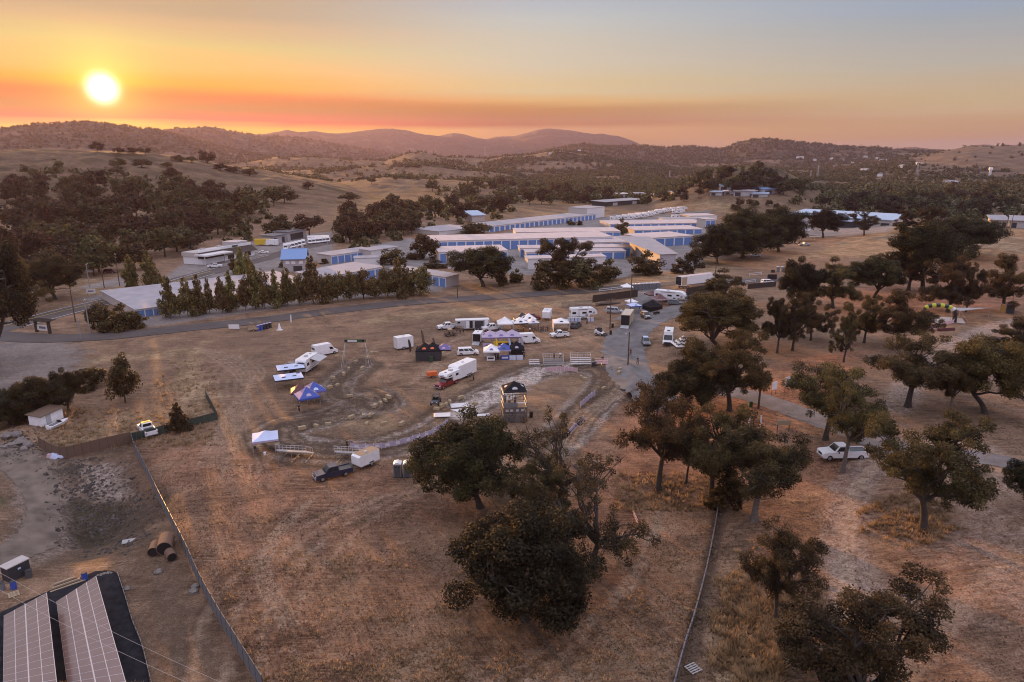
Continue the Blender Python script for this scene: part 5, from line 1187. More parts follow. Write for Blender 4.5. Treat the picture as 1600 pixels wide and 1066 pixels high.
for x in (.12, .38, .72): MB().box(Ln*x, Ln*x+1.6, -.07, .02, 3.2, 4.4).build('window', C['white'], t)
for x in (.2, .55, .8): MB().box(Ln*x, Ln*x+.9, 6.4, 7.3, 8.2, 10.0).build('chimney', C['wallgrey'], t)
MB().box(Ln*.45, Ln*.85, -.07, .02, 0, 2.3).build('dark_opening', C['charcoal'], t)
# far buildings
def shed(name, label, cat, a, b, depth, h, wall, roof, rise=.08, bays=0):
    A, B_ = G(*a), G(*b); d = B_-A; Ln = d.length; t = thing(name, label, cat, (A.x, A.y, min(A.z, B_.z)), math.atan2(d.y, d.x)); z1 = h+depth*rise
    MB().hexa([(0,0,-4),(Ln,0,-4),(Ln,depth,-4),(0,depth,-4),(0,0,h),(Ln,0,h),(Ln,depth,z1),(0,depth,z1)]).build('walls', wall, t)
    MB().hexa([(-1,-1,h),(Ln+1,-1,h),(Ln+1,depth+1,z1),(-1,depth+1,z1),(-1,-1,h+.35),(Ln+1,-1,h+.35),(Ln+1,depth+1,z1+.35),(-1,depth+1,z1+.35)]).build('roof', roof, t)
    for i in range(bays): w = Ln/bays; MB().box(i*w+.15*w, i*w+.85*w, -.12, .02, .3, h*.75).build('opening', C['charcoal'] if i % 3 != 1 else C['lightgrey'], t)
    return t
RB = C['roofblue']; RBL = pm('pale_blue_metal_roof', (.36,.46,.60), .5, .1, .3)
shed('long_shed', 'long open shed with a pale blue metal roof beyond the hilltop field', 'shed', (1232,352), (1392,352), 24, 7.5, C['wallbeige'], RBL, .10, 9)
shed('lean_to', 'open sided lean to with a pale blue roof before the long shed', 'shed', (1298,356), (1334,356), 10, 5.2, C['charcoal'], RBL, .1, 0)
FS = [('shed', 'upper grey flat roofed shed of the group on the far slope', (1124,300), (1150,297), 14, 6.0, C['wallgrey'], RBL), ('shed', 'lower small shed of the group on the far slope', (1132,305), (1150,303), 9, 3.5, C['wallgrey'], ROOFW), ('shed', 'broad grey roofed shed in the middle of the far slope group', (1146,307), (1172,307), 26, 5.0, C['wallgrey'], ROOFG),
      ('shed', 'narrow white roofed shed between the two blue roofs on the far slope', (1172,306), (1182,305), 24, 4.5, C['wallgrey'], ROOFW), ('shed', 'low blue roofed shed at the front of the far slope group', (1174,309), (1200,308), 12, 3.6, C['wallgrey'], RBL), ('shed', 'long blue roofed shed at the outer end of the far slope group', (1193,304), (1222,300), 20, 4.6, C['wallgrey'], RB), ('shed', 'small pale shed at the near end of the far slope group', (1110,306), (1128,306), 10, 3.6, C['wallgrey'], RBL)]
for n_, lb, a, b, dp, h, wl, rf in FS: shed(n_, lb, 'shed', a, b, dp, h, wl, rf, .06, 2)
shed('carport', 'long low grey roofed carport beyond the parked campers', 'carport', (945,323), (1006,318), 16, 4.2, C['charcoal'], ROOFG, .05, 6)
for i, (a, b, lb) in enumerate([((968,309), (985,308), 'grey roofed house among trees beyond the carport'), ((990,308), (1008,308), 'paler house beyond the carport'), ((1018,309), (1040,308), 'white roofed house near the parked campers'), ((1044,306), (1058,305), 'low house at the edge of the far grove'), ((940,313), (954,312), 'small house half hidden by far trees')]):
    shed('house', lb, 'house', a, b, 12, 4.0, C['wallbeige'], ROOFG if i % 2 else ROOFW, .08, 3)
for a, b, lb in [((1548,356), (1572,356), 'pale house with a grey roof at the edge of the hilltop wood'), ((1578,357), (1612,357), 'second house at the edge of the hilltop wood, cut by the frame')]: shed('house', lb, 'house', a, b, 12, 4.2, C['wallbeige'], ROOFG, .15, 3)
t = shed('barn', 'small barn with a bright tin roof behind the long rear storage row', 'barn', (738,347), (757,346), 12, 4.5, C['wallbeige'], RBL, .22, 0)
for u, v, lb in [(1166,432,'x')][:0]: pass
# pale houses scattered on the far wooded slopes
for i, (u, v) in enumerate([(1272,251),(1300,249),(1352,246),(1371,249),(1380,252),(1412,262),(1375,275),(1330,256),(1250,247),(1435,258),(1318,252),(860,241),(905,236),(1352,268),(1485,288)]):
    p = G(u, v); t = thing('house', 'tiny pale house on the far wooded hillside', 'house', p, i*.7, 'houses on the far wooded hillside')
    s = 7+(i % 3)*3; MB().box(-s, s, -5, 5, -2, 4).build('walls', C['white'], t); MB().hexa([(-s-.6,-5.6,4),(s+.6,-5.6,4),(s+.6,5.6,4),(-s-.6,5.6,4),(-s,-.1,7),(s,-.1,7),(s,.1,7),(-s,.1,7)]).build('roof', ROOFW if i % 2 else ROOFG, t)
# lattice pylons
def pylon(label, u, v, vt):
    p = G(u, v); h = top_z(p, vt)-p.z; t = thing('power_pylon', label, 'pylon', p, .6, 'lattice pylons on the far hills'); m = MB(); n = 7; b = h*.085
    lv = [(b*(1-.86*i/n), h*i/n) for i in range(n+1)]
    for i in range(n):
        (w0, z0), (w1, z1) = lv[i], lv[i+1]
        for s, q_ in ((1, 1), (1, -1), (-1, -1), (-1, 1)):
            m.bar((s*w0, q_*w0, z0), (s*w1, q_*w1, z1), .32); m.bar((s*w0, q_*w0, z0), (-q_*w1*s*s if False else s*w1, -q_*w1, z1), .2)
    m.build('lattice', METAL, t); a = MB()
    for z, w in ((.98, .10), (.88, .14), (.78, .12)): a.bar((-h*w, 0, h*z), (h*w, 0, h*z), .28)
    a.build('crossarm', METAL, t)
pylon('tall lattice pylon on the far slope beyond the knob', 1277, 279, 258); pylon('shorter lattice pylon beside the tall one', 1266, 280, 266); pylon('slim lattice pylon beyond the planted valley', 1432, 276, 254); pylon('lone lattice pylon beyond the trailer lot', 1046, 279, 267); pylon('faint pylon below the far mountain', 758, 246, 228)
t = thing('water_tower', 'white water tower on the far golden slope', 'water tower', G(1546, 277)); MB().cyl((0,0,-1), (0,0,16), 3.0, 10, 2.4).build('stem', C['offwhite'], t); MB().cyl((0,0,16), (0,0,21), 4.5, 14, 3.4).build('tank', C['white'], t)

# ------------------------------------------------------------------ parked campers, vans
proto = None; k = 0
for row_, (u0, v0, u1, v1, n_) in enumerate([(962,345,1000,339,5), (985,344,1030,334,6), (1004,341,1045,331,5), (1032,333,1066,329,4)]):
    for i in range(n_):
        f = i/(n_-1); p = G(u0+(u1-u0)*f, v0+(v1-v0)*f); yw = .12+.2*math.sin(k*2.1)
        if proto is None: proto = rv('white camper in the crowded storage lot behind the rows', p, yw, 9, True, True, 'campers in the crowded storage lot')
        else: copy_tree(proto, p, yw)
        k += 1
rv('large fifth wheel camper ending the crowded storage lot', G(1060, 334), .05, 11, True)
rv('camper parked behind the pink lit rear block', G(1058, 342), .05, 9, False, False)
vp = None; k = 0
for (u0, v0, u1, v1, n_) in [(446,390,474,383,6), (483,377,512,376,7), (484,381,512,378,6)]:
    for i in range(n_):
        f = i/(n_-1); p = G(u0+(u1-u0)*f, v0+(v1-v0)*f)
        if vp is None: vp = van('white rental van in the rows beside the highway', p, -1.2, 'white', 6.2, 2.1, 2.9, 0, None, 'rental vans parked in rows', 'parked_van')
        else: copy_tree(vp, p, -1.2+.05*math.sin(k))
        k += 1
t = cargo_trailer('yellow box truck body parked by the van yard', G(411, 384), .1, 8, 2.5, 3.6, C['yellow'], 2, nose=0); cargo_trailer('white box truck body beside the yellow one', G(426, 384), .1, 6, 2.5, 3.4, None, 2, nose=0)
shed('low_shed', 'long grey shed behind the van yard', 'shed', (428,382), (446,379), 8, 4.4, C['wallgrey'], C['grey'], .02, 3); shed('low_shed', 'second grey shed behind the van yard with a white notice', 'shed', (450,377), (478,371), 8, 5.0, C['wallgrey'], C['grey'], .02, 1)
pickup('white pickup on the forecourt of the store', G(336, 418), .25, 'white', bedmat=None); car('dark SUV parked by the roadside poles', G(172, 427), .1, 'maroon', 'suv'); car('small white car at the forecourt end', G(412, 396), .3, 'white', 'car')
car('white SUV driving on the lane before the hilltop row', G(1200, 444), .05, 'white', 'suv', 5.0)
for lb, u, v, c_, kd in [('dark red car parked beneath the large yard oak', 1160, 403, 'maroon', 'car'), ('pale car nose out under the large yard oak', 1180, 401, 'silver', 'car'), ('black SUV under the rear yard oak', 1218, 386, 'black', 'suv'), ('red tractor like car by the rear yard oak', 1208, 385, 'red', 'car')]: car(lb, G(u, v), .2, c_, kd)
pickup('silver pickup at the edge of the hilltop field', G(1257, 384), .05, 'silver'); canopy('dark open sided shelter near the silver pickup', G(1261, 377), .1, 'brown', 'offwhite', 12, 6, 3.0, 3.6)
van('white van behind the dark oak by the long shed', G(1243, 365), .3, 'white', 6, 2.2, 3.0); cargo_trailer('white trailer beside the van by the long shed', G(1256, 362), .3, 8, 2.4, 3.2, None, 2)

# ------------------------------------------------------------------ the paddock
yx = lambda *a: yawpx(*a)
t = pickup('black pickup with a silver roof towing the white trailer', G(521, 745), yx(548, 735, 500, 748), 'navy', L_=5.5, W_=1.85); 
cargo_trailer('white cargo trailer hitched behind the black pickup', G(572, 727), yx(592, 719, 556, 732), 3.9, 1.85, 2.25, None, 1, roofmat=C['wood'])
for u, lb in [(622, 'grey portable toilet with a white roof, the one farther from the oak'), (637, 'grey portable toilet with a white roof, the one touching the oak')]: toilet(lb, G(u, 744), yx(600,760,606,742)-math.pi/2, group='pair of grey portable toilets')
canopy('white canopy with a lilac valance beside the first bleacher', G(416, 700), .35, 'paleblue', 'lilac', 3.9, eave=2.0, peak=3.0)
t = thing('folding_table', 'pale folding table under the edge of the lilac canopy', 'table', G(428, 700), .1); MB().box(-.9,.9,-.4,.4,.70,.75).build('tabletop', C['tan'], t)
for x in (-.75,.75): MB().bar((x,-.3,0),(x,-.3,.70),.03).bar((x,.3,0),(x,.3,.70),.03).build('leg', METAL, t)
t = thing('folding_chair', 'black folding chair beside the lilac canopy', 'chair', G(401, 705), 1.0); MB().box(-.25,.25,-.25,.25,.40,.46).build('seat', C['black'], t); MB().box(-.28,-.22,-.25,.25,.46,.95).build('backrest', C['black'], t)
for x in (-.2,.2):
    for y in (-.2,.2): MB().bar((x,y,0),(x*1.1,y*1.1,.42),.02).build('leg', C['black'], t)
t = thing('bucket', 'white bucket on the grass below the lilac canopy', 'bucket', G(414, 711)); MB().cyl((0,0,0),(0,0,.42),.16,12,.2).build('shell', C['white'], t); MB().cyl((0,0,.42),(0,0,.45),.21,12).build('lid', C['paleblue'], t)
b_y = yx(445, 704, 490, 706)
bleacher('metal bleacher beside the lilac canopy', G(468, 710), b_y+math.pi, 4.9, 5); bleacher('metal bleacher half hidden by the hitched trailer', G(556, 712), b_y+math.pi, 4.6, 5)
person('person in dark clothes leaning on the bleacher behind the trailer', G(543, 702), 1.2, 'lean', 'black', 'charcoal'); person('second spectator in grey by the bleacher behind the trailer', G(549, 701), 1.6, 'stand', 'grey', 'navy')
def banner(label, px, h, col, mark=None, n=8, postcol='offwhite'):
    pts = [Vector(p) for p in smooth_line([tuple(G(u, v)) for u, v in px], n)]; t = thing('banner_fence', label, 'banner fence', pts[0]); o = pts[0]; v = []; f = []
    for i, p in enumerate(pts):
        q_ = p-o; g = .15+.05*math.sin(i*1.3); d = (pts[min(i+1, len(pts)-1)]-pts[max(i-1, 0)]).normalized(); e = Vector((-d.y, d.x, 0))*.02
        v += [q_-e+Vector((0,0,g)), q_+e+Vector((0,0,g)), q_+e+Vector((0,0,g+h)), q_-e+Vector((0,0,g+h))]
        if i % 3 == 0: MB().cyl(q_-Vector((0,0,.1)), q_+Vector((0,0,h+.3)), .035, 6).build('post', C[postcol], t)
    for i in range(len(pts)-1):
        for k in range(4): f.append((i*4+k, i*4+(k+1) % 4, i*4+4+(k+1) % 4, i*4+4+k))
    MB().add(v, f+[(3,2,1,0), tuple(len(v)-4+i for i in range(4))]).build('banner', C[col], t)
    if mark:
        for i in range(1, len(pts)-1, 4):
            a = pts[i]-o; d = (pts[i+1]-pts[i]).normalized(); nn = Vector((d.y, -d.x, 0))*.05
            for s in (-1, 1): MB().hexa([a+d*.2+nn*s*.8+Vector((0,0,.35)), a+d*1.0+nn*s*.8+Vector((0,0,.35)), a+d*1.0+nn*s+Vector((0,0,.35)), a+d*.2+nn*s+Vector((0,0,.35))]+[a+d*.3+nn*s*.8+Vector((0,0,h-.05)), a+d*.9+nn*s*.8+Vector((0,0,h-.05)), a+d*.9+nn*s+Vector((0,0,h-.05)), a+d*.3+nn*s+Vector((0,0,h-.05))]).build('emblem', C[mark], t)
    return t
banner('lilac banner fence curving along the lower bend of the dirt course', [(548,702),(580,703),(612,699),(645,690),(672,681),(700,664)], .85, 'lilac', 'offwhite')
banner('pale pink banner inside the upper bend of the dirt course', [(852,582),(868,580),(884,580),(902,582)], .8, 'pink'); banner('short lilac banner along the upper lane', [(907,637),(918,627),(930,618)], .9, 'lilac'); banner('lilac banner behind the bare fanning oak', [(888,683),(900,670),(912,659)], 1.0, 'lilac')
banner('narrow white tape at the edge of the dirt lane under the airy oak', [(990,806),(995,818),(1001,830)], .5, 'pink')
# hay bales along the course
for i, (u, v, a) in enumerate([(472,671,.3),(494,667,1.2),(513,664,.1),(549,654,.5),(568,651,.9),(578,650,.8),(586,636,.7),(595,631,1.0),(602,627,1.1),(607,622,1.2),(527,603,.6),(520,592,.2),(537,586,1.0),(545,577,.9),(556,566,.4),(566,577,.7),(574,560,.5),(588,552,.2),(581,553,.5),(527,558,.3),(538,552,.4),(515,607,.5),
          (547,620,.2),(600,663,.3),(628,664,.6),(573,664,.8),(682,640,1.4),(690,636,.6),(697,633,.7),(703,629,.9),(720,623,.4),(743,632,1.2),(908,590,.9),(914,594,1.1),(943,608,.4),(968,578,.3),(967,584,.6)]):
    bale(G(u, v), a*2, 'straw bale marking the edge of the dirt course', 'straw bales along the dirt course', .85+.2*(i % 3 == 0))
t = thing('start_arch', 'truss arch with a dark banner over the start of the dirt course', 'arch', G(557, 572), yx(543, 573, 571, 573)); w_ = 2.15
for s in (-1, 1):
    MB().bar((s*w_, -.2, 0), (s*w_, -.2, 6.1), .03).bar((s*w_, .2, 0), (s*w_, .2, 6.1), .03).build('truss_leg', METAL, t)
    for q_ in (-1, 1): MB().bar((s*w_, 0, 5.8), (s*(w_+1.0), q_*1.2, 0), .03).build('guy_line', C['offwhite'], t)
MB().box(-w_-.2, w_+.2, -.12, .12, 5.5, 6.2).build('banner', C['green'], t); MB().box(-w_*.75, w_*.2, -.15, .15, 5.65, 6.05).build('emblem', C['offwhite'], t)
for s in (-1, 1): MB().box(s*w_*.85-.25, s*w_*.85+.25, -.145, .145, 5.55, 6.15).build('end_panel', C['black'], t)
van('plain white cargo van parked near the start arch', G(508, 554), yx(490, 556, 524, 549), 'white', 5.9, 2.05, 2.7)
t = rv('white camper trailer with a side awning by the two pale blue canopies', G(482, 577), yx(472, 583, 494, 567), 7.2, False, False, None, True)
MB().box(-3.65, -3.58, -.9, .9, 2.3, 2.5).build('dark_badge', C['charcoal'], t)
pickup('dark grey pickup half hidden behind the camper with the awning', G(457, 579), yx(470, 570, 446, 584), 'grey')
for (u, v), lb in [((455, 589), 'pale blue canopy next to the camper, upper of the pair'), ((452, 605), 'pale blue canopy with a torn end, lower of the pair')]:
    t = canopy(lb, G(u, v), .42, 'paleblue', 'charcoal', 5.6, 4.2, 2.3, 2.9)
    for a, b in ((-1.4, -1.2), (.7, -1.0), (.2, .5), (1.6, .7)): MB().hexa([(a,b,2.52),(a+.8,b,2.52),(a+.7,b+.2,2.56),(a+.1,b+.2,2.56),(a,b,2.62),(a+.8,b,2.62),(a+.7,b+.2,2.66),(a+.1,b+.2,2.66)]).build('emblem', C['navy'], t)
canopy('dark plum canopy behind the blue peaked tents', G(470, 627), .3, 'maroon', 'darkbrown', 3.4, eave=2.2, peak=3.7)
canopy('royal blue peaked tent with a pale emblem, nearer half of the pair', G(481, 636), .55, 'blue', 'blue', 3.8, eave=2.3, peak=3.9, emblem='sr', emblem_col='lilac'); canopy('royal blue peaked tent with a pale blue emblem, rear half of the pair', G(492, 626), .55, 'blue', 'purple', 3.8, eave=2.3, peak=3.9, emblem='sr', emblem_col='paleblue')
person('person in black walking below the blue peaked tents', G(468, 645), -1.5, 'walk', 'black', 'black')
for i in range(5):
    p = G(404+4.6*i, 517-1.1*i); t = thing('drum', ('blue' if i < 2 else 'black')+' upright drum with a pale lid in the row beside the lane', 'drum', p, 0, 'drums in a row beside the lane'); MB().cyl((0,0,0),(0,0,1.5),.42,12).build('shell', C['blue' if i < 2 else 'charcoal'], t); MB().cyl((0,0,1.5),(0,0,1.62),.43,12,.34).build('lid', C['lilac'], t)
t = thing('flat_trailer', 'small flat trailer beside the row of drums', 'trailer', G(397, 517), .2); MB().box(-1.3,1.3,-.7,.7,.5,.62).box(-1.3,1.3,-.7,-.65,.62,1.0).build('deck', C['tan'], t)
for s in (-1, 1): wheel(t, 0, s*.75, .3, .18, s)
def signboard(label, u, v, w, h, z0, yaw, col='white', posts=2, name='sign', mark=None):
    t = thing(name, label, 'sign', G(u, v), yaw); MB().box(-w/2, w/2, -.04, .04, z0, z0+h).build('panel', C[col], t)
    for s in ((-1, 1) if posts == 2 else (0,)): MB().bar((s*w*.42, .06, -.1), (s*w*.42, .06, z0+h*.9), .05).build('post', C['pole'], t)
    if mark: MB().box(-w*.32, w*.32, -.06, -.035, z0+h*.35, z0+h*.65).build('lettering', C[mark], t)
    return t
signboard('plain white panel standing beside the lane', 366, 515, 2.9, 1.2, .2, 0); signboard('white roadside notice between the poles', 143, 462, 2.8, 1.5, .8, .2, mark='grey'); signboard('white sign on a tall post beyond the highway', 143, 430, 2.6, 2.2, 1.2, .1); signboard('white panel under the slim oaks, larger of two', 1232, 612, 1.9, 1.9, 1.0, .35); signboard('white panel under the slim oaks, smaller of two', 1209, 617, 1.2, 1.5, 1.0, .45)
t = thing('feed_sign', 'beige framed notice board near the white posts', 'notice board', G(1223, 676), .05); MB().box(-1.1,1.1,-.08,.08,1.3,2.1).build('panel', C['tan'], t)
for s in (-1, 1): MB().bar((s*.95,0,-.1),(s*.95,0,1.35),.06).build('post', C['darkbrown'], t)
t = thing('road_marker', 'white triangular road marker on the lane verge', 'marker', G(437, 516)); MB().cyl((0,0,0),(0,0,1.9),.55,8,.12).build('cone', C['white'], t); MB().box(-.7,.7,-.7,.7,0,.12).build('base', C['offwhite'], t)
t = thing('post', 'white post on the lane verge', 'post', G(455, 504)); MB().box(-.14,.14,-.14,.14,0,2.1).build('shaft', C['white'], t); MB().box(-.18,.18,-.18,.18,2.1,2.2).build('top_plate', C['offwhite'], t)
for lb, u in (('white gate post farther from the notice board', 1170), ('white gate post nearer the notice board', 1188)):
    t = thing('gate_post', lb, 'post', G(u, 667)); MB().box(-.09,.09,-.09,.09,0,1.9).build('shaft', C['white'], t); MB().box(-.12,.12,-.12,.12,1.9,1.96).build('post_top', C['white'], t)
def sigtable(): pass
t = thing('welcome_sign', 'rustic entrance sign beneath a timber pergola at the road junction', 'sign', G(68, 520), yx(56, 519, 80, 522)); w_ = 2.5; t.scale = (1, 1, .8)
MB().box(-w_*.8, w_*.8, -.1, .1, .8, 2.6).build('panel', C['offwhite'], t); MB().box(-w_*.5, w_*.5, -.13, .13, 1.4, 2.2).build('lettering', C['grey'], t)
for s in (-1, 1): MB().box(s*w_-.3, s*w_+.3, -.3, .3, 0, 4.0).build('post', C['darkbrown'], t)
m_ = MB()
for i in range(9): x = -w_-.8+i*(2*w_+1.6)/8; m_.box(x-.12, x+.12, -1.5, 1.5, 4.3, 4.55)
m_.box(-w_-.9, w_+.9, -.15, .15, 4.0, 4.3).build('pergola_beams', C['darkbrown'], t)
# utility poles
for lb, u, v, vt, ar_, lp in [('tall dark pole by the highway bend', 118, 503, 452, 1, 0), ('slim metal pole on the lane verge', 141, 523, 468, 1, 0), ('pole behind the white roadside sign', 140, 448, 412, 1, 1), ('leaning pole beyond the highway', 163, 450, 414, 1, 0), ('pole with a transformer by the dark SUV', 187, 447, 396, 2, 0), ('bare post beside the white roofed units', 127, 530, 500, 0, 0),
       ('pole with a lamp at the bend of the gravel drive', 981, 571, 519, 0, 1), ('pole with a crossarm by the skid loader', 953, 514, 466, 1, 0), ('thin pole before the row of grey toilets', 985, 484, 427, 0, 0), ('dark pole beside the gravel campground road', 1185, 638, 566, 0, 0), ('pole at the edge of the hilltop field below the yard oak', 1118, 427, 402, 0, 0), ('white pole before the parked vans', 513, 396, 376, 0, 0),
       ('short pole at the corner of the lane by the planted row', 715, 466, 446, 0, 0), ('pole by the paired poles at the hilltop wood', 1572, 360, 334, 2, 0), ('pole at the hilltop wood with a lamp', 1579, 360, 330, 1, 1), ('far pole on the slope below the sheds', 1230, 341, 318, 1, 0), ('pole behind the long blue roofed shed', 1293, 330, 314, 1, 0)]:
    p = G(u, v); pole(lb, p, top_z(p, vt)-p.z, ar_, .4+u*.01, None, bool(lp), METAL if 'metal' in lb or 'white' in lb else None, .17 if v < 600 else .2)
t = thing('wheelie_bin', 'dark green bin by the dark pole on the campground road', 'bin', G(1172, 636)); MB().box(-.3,.3,-.35,.35,.05,1.0).build('shell', C['green'], t); MB().box(-.33,.33,-.38,.38,1.0,1.08).build('lid', C['black'], t)
t = thing('wheelie_bin', 'green bin in front of the black walled tent', 'bin', G(674, 566)); MB().box(-.35,.35,-.35,.35,.05,1.25).build('shell', C['green'], t); MB().box(-.37,.37,-.38,.38,1.25,1.33).build('lid', C['green'], t)
for lb, u, v in [('black bin beside the scaffold tower', 830, 652), ('dark bin at the foot of the crossarm pole', 954, 523), ('second dark bin behind the crossarm pole', 957, 512)]:
    t = thing('wheelie_bin', lb, 'bin', G(u, v)); MB().cyl((0,0,0),(0,0,1.05),.34,10).build('shell', C['black'], t); MB().cyl((0,0,1.05),(0,0,1.15),.36,10,.28).build('lid', C['charcoal'], t)
# row of tents and traders in the middle
cargo_trailer('tall white cargo trailer behind the black walled tent', G(631, 545), yx(620, 547, 645, 543), 4.3, 2.2, 3.2, None, 1, door=True, nose=.2)
canopy('black walled tent with an orange emblem, the one farther from the lilac canopy', G(664, 561), .05, 'black', 'black', 3.9, eave=2.5, peak=4.0, emblem='s', emblem_col='orange', walls='snl', wallcol='charcoal'); canopy('black walled tent with an orange emblem, the one touching the lilac canopy', G(676.5, 560.5), .05, 'black', 'black', 3.9, eave=2.5, peak=4.0, emblem='s', emblem_col='orange', walls='snr', wallcol='charcoal')
canopy('black and lilac open canopy beside the black walled tents', G(694, 560), .05, 'purple', 'black', 3.4, eave=2.5, peak=3.7, emblem='srl', emblem_col='lilac')
feather('tall brown feather flag behind the black walled tents', G(663, 556), .2, 'brown', 6.2, None, -1.2); feather('brown feather flag at the end of the black walled tents', G(679, 554), .2, 'brown', 4.0, None, -.8); feather('brown feather flag before the tall white trailer', G(641, 556), .1, 'darkbrown', 3.9, None, -.8)
utv('tan roofed buggy near the grey horse trailer', G(704, 525), yx(694, 526, 714, 524), 'tan'); utv('black buggy below the red camper pickup', G(681, 631), yx(688, 622, 675, 636), 'charcoal')
pickup('white pickup hitched to the grey horse trailer', G(700, 514), yx(715, 512, 685, 514), 'white')
t = trailer('horse_trailer', 'long grey gooseneck trailer with a white roof', 'trailer', G(738, 515), yx(768, 512, 706, 514), [(-4.6, .6), (2.6, .6), (3.0, 1.5), (4.6, 1.5), (4.6, 2.9), (-4.6, 2.9)], 2.4, [-1.5, -.6], .37, C['lightgrey'], [('l', -4.2, -3.4, .7, 2.8, C['white'], 'door'), ('r', 1.0, 1.8, .7, 2.7, C['white'], 'door'), ('l', 1.0, 1.8, .7, 2.7, C['white'], 'door'), ('l', 0, .8, .7, 2.7, C['black'], 'opening'), ('l', 3.4, 4.1, 2.1, 2.6, GLASS, 'window'), ('r', 3.4, 4.1, 2.1, 2.6, GLASS, 'window'), ('l', -3.0, -.6, .7, 2.6, C['charcoal'], 'opening'), ('r', -3, -1, 1.7, 2.5, GLASS, 'window')], (), None, C['white'])
pickup('white pickup nosed in behind the purple canopies', G(769, 516), yx(784, 515, 762, 517), 'white')
t = cargo_trailer('small white cargo trailer open at the rear with its ramp down', G(747, 534), yx(742, 541, 752, 528), 4.0, 2.1, 2.6, None, 1, True)
canopy('plain white canopy behind the purple row', G(789, 517), .1, 'white', 'white', 4.2, eave=2.4, peak=4.0, walls='r')
for i, lb in enumerate(('patterned lilac canopy at the open trailer end of the purple row', 'middle patterned lilac canopy of the purple row', 'patterned lilac canopy at the winged van end of the purple row')):
    canopy(lb, G(766+17*i, 539.5-.6*i), .04, 'lilac', 'purple', 4.3, 4.3, 2.5, 3.9, emblem='sl', emblem_col='purple')
t = thing('counter', 'lilac counter cloth under the purple row', 'counter', G(762, 543), .05); MB().box(-1.2,1.2,-.35,.35,0,1.0).build('cloth', C['lilac'], t); MB().box(-.5,.5,-.37,-.34,.3,.8).build('emblem', C['purple'], t)
t = thing('banner_stand', 'yellow banner hung across the middle of the purple row', 'banner', G(783, 545), .05); MB().box(-1.9,1.9,-.05,.05,.5,1.9).build('banner', C['yellow'], t); MB().box(-1.2,.2,-.08,-.04,.9,1.5).build('lettering', C['charcoal'], t)
for s in (-1, 1): MB().bar((s*1.9,0,0),(s*1.9,0,2.0),.04).build('post', METAL, t)
t = thing('banner_stand', 'black banner at the winged van end of the purple row', 'banner', G(801, 546), .05); MB().box(-2.0,2.0,-.05,.05,.4,1.6).build('banner', C['black'], t)
for s in (-1, 1): MB().bar((s*2.0,0,0),(s*2.0,0,1.8),.04).build('post', METAL, t)
car('white minivan parked alone between the black tents and the traders', G(731, 554), yx(718, 555, 745, 554), 'white', 'minivan', 5.2, 1.98)
canopy('white trader tent with a dark emblem', G(768, 561), .03, 'white', 'white', 3.7, eave=2.3, peak=3.7, emblem='s', emblem_col='purple', walls='n', wallcol='offwhite'); canopy('blue topped trader tent between the white and black ones', G(787, 559), .03, 'blue', 'lilac', 3.4, eave=2.3, peak=3.6, emblem='s', emblem_col='navy'); canopy('black trader tent at the end of the trader row', G(807, 558), .03, 'black', 'black', 3.6, eave=2.3, peak=3.9, emblem='s', emblem_col='lilac', walls='n', wallcol='charcoal')
for lb, u, v, c_, w in [('white counter before the white trader tent', 767, 563, 'white', 1.9), ('blue counter before the blue topped trader tent', 789, 562, 'blue', 2.0), ('pale counter under the black trader tent, first of two', 801, 562, 'paleblue', 1.5), ('pale counter under the black trader tent, second of two', 812, 562, 'paleblue', 1.5)]:
    t = thing('counter', lb, 'counter', G(u, v), .03); MB().box(-w/2,w/2,-.3,.3,0,.95).build('cloth', C[c_], t); MB().box(-w*.35,w*.35,-.33,-.29,.35,.75).build('lettering', C['charcoal' if c_ == 'white' else 'offwhite'], t)
feather('yellow feather flag behind the white trader tent', G(777, 556), .2, 'yellow', 4.2, None, -.9); feather('lilac feather flag between the blue and black trader tents', G(797, 556), .2, 'paleblue', 4.2, None, -.9); feather('second lilac feather flag behind the black trader tent', G(816, 556), .2, 'lilac', 4.6, None, -.9)
for lb, u, v, ps, a, sh, tr_ in [('visitor in black by the white trader tent', 774, 562, 'stand', 1.2, 'black', 'charcoal'), ('visitor in grey by the white trader tent', 778, 561, 'lean', 2.0, 'grey', 'navy'), ('trader in black at the end of the trader row', 819, 559, 'stand', -1.2, 'black', 'black')]: person(lb, G(u, v), a, ps, sh, tr_)
canopy('white canopy with black pattern behind the winged van, lower of the cluster', G(812, 517), .2, 'white', 'black', 3.9, eave=2.5, peak=3.9, emblem='srl', emblem_col='charcoal'); canopy('white canopy with black pattern behind the winged van, upper of the cluster', G(826, 511), .2, 'white', 'black', 3.9, eave=2.5, peak=3.9, emblem='srl', emblem_col='charcoal'); canopy('dark canopy at the back of the patterned cluster', G(815, 508), .2, 'charcoal', 'black', 3.9, eave=2.4, peak=3.7); canopy('pale canopy in front of the patterned cluster', G(832, 516), .2, 'offwhite', 'grey', 3.3, eave=2.3, peak=3.5, emblem='sr', emblem_col='purple')
car('red SUV behind the patterned canopies', G(832, 499), .05, 'red', 'suv'); car('dark grey car beside the red SUV', G(815, 503), .05, 'grey', 'suv')
van('white van with a dark winged emblem', G(826, 536), yx(812, 537, 845, 535), 'white', 5.7, 2.0, 2.6, 0, 'navy')
t = cargo_trailer('white caravan standing on its own behind the patterned cluster', G(855, 499), yx(858, 493, 853, 501), 4.5, 2.3, 2.9, None, 1, nose=.5, cat='caravan'); 
t = rv('white fifth wheel camper beyond the white canopy', G(911, 498), yx(890, 499, 935, 497), 7.9, True); 
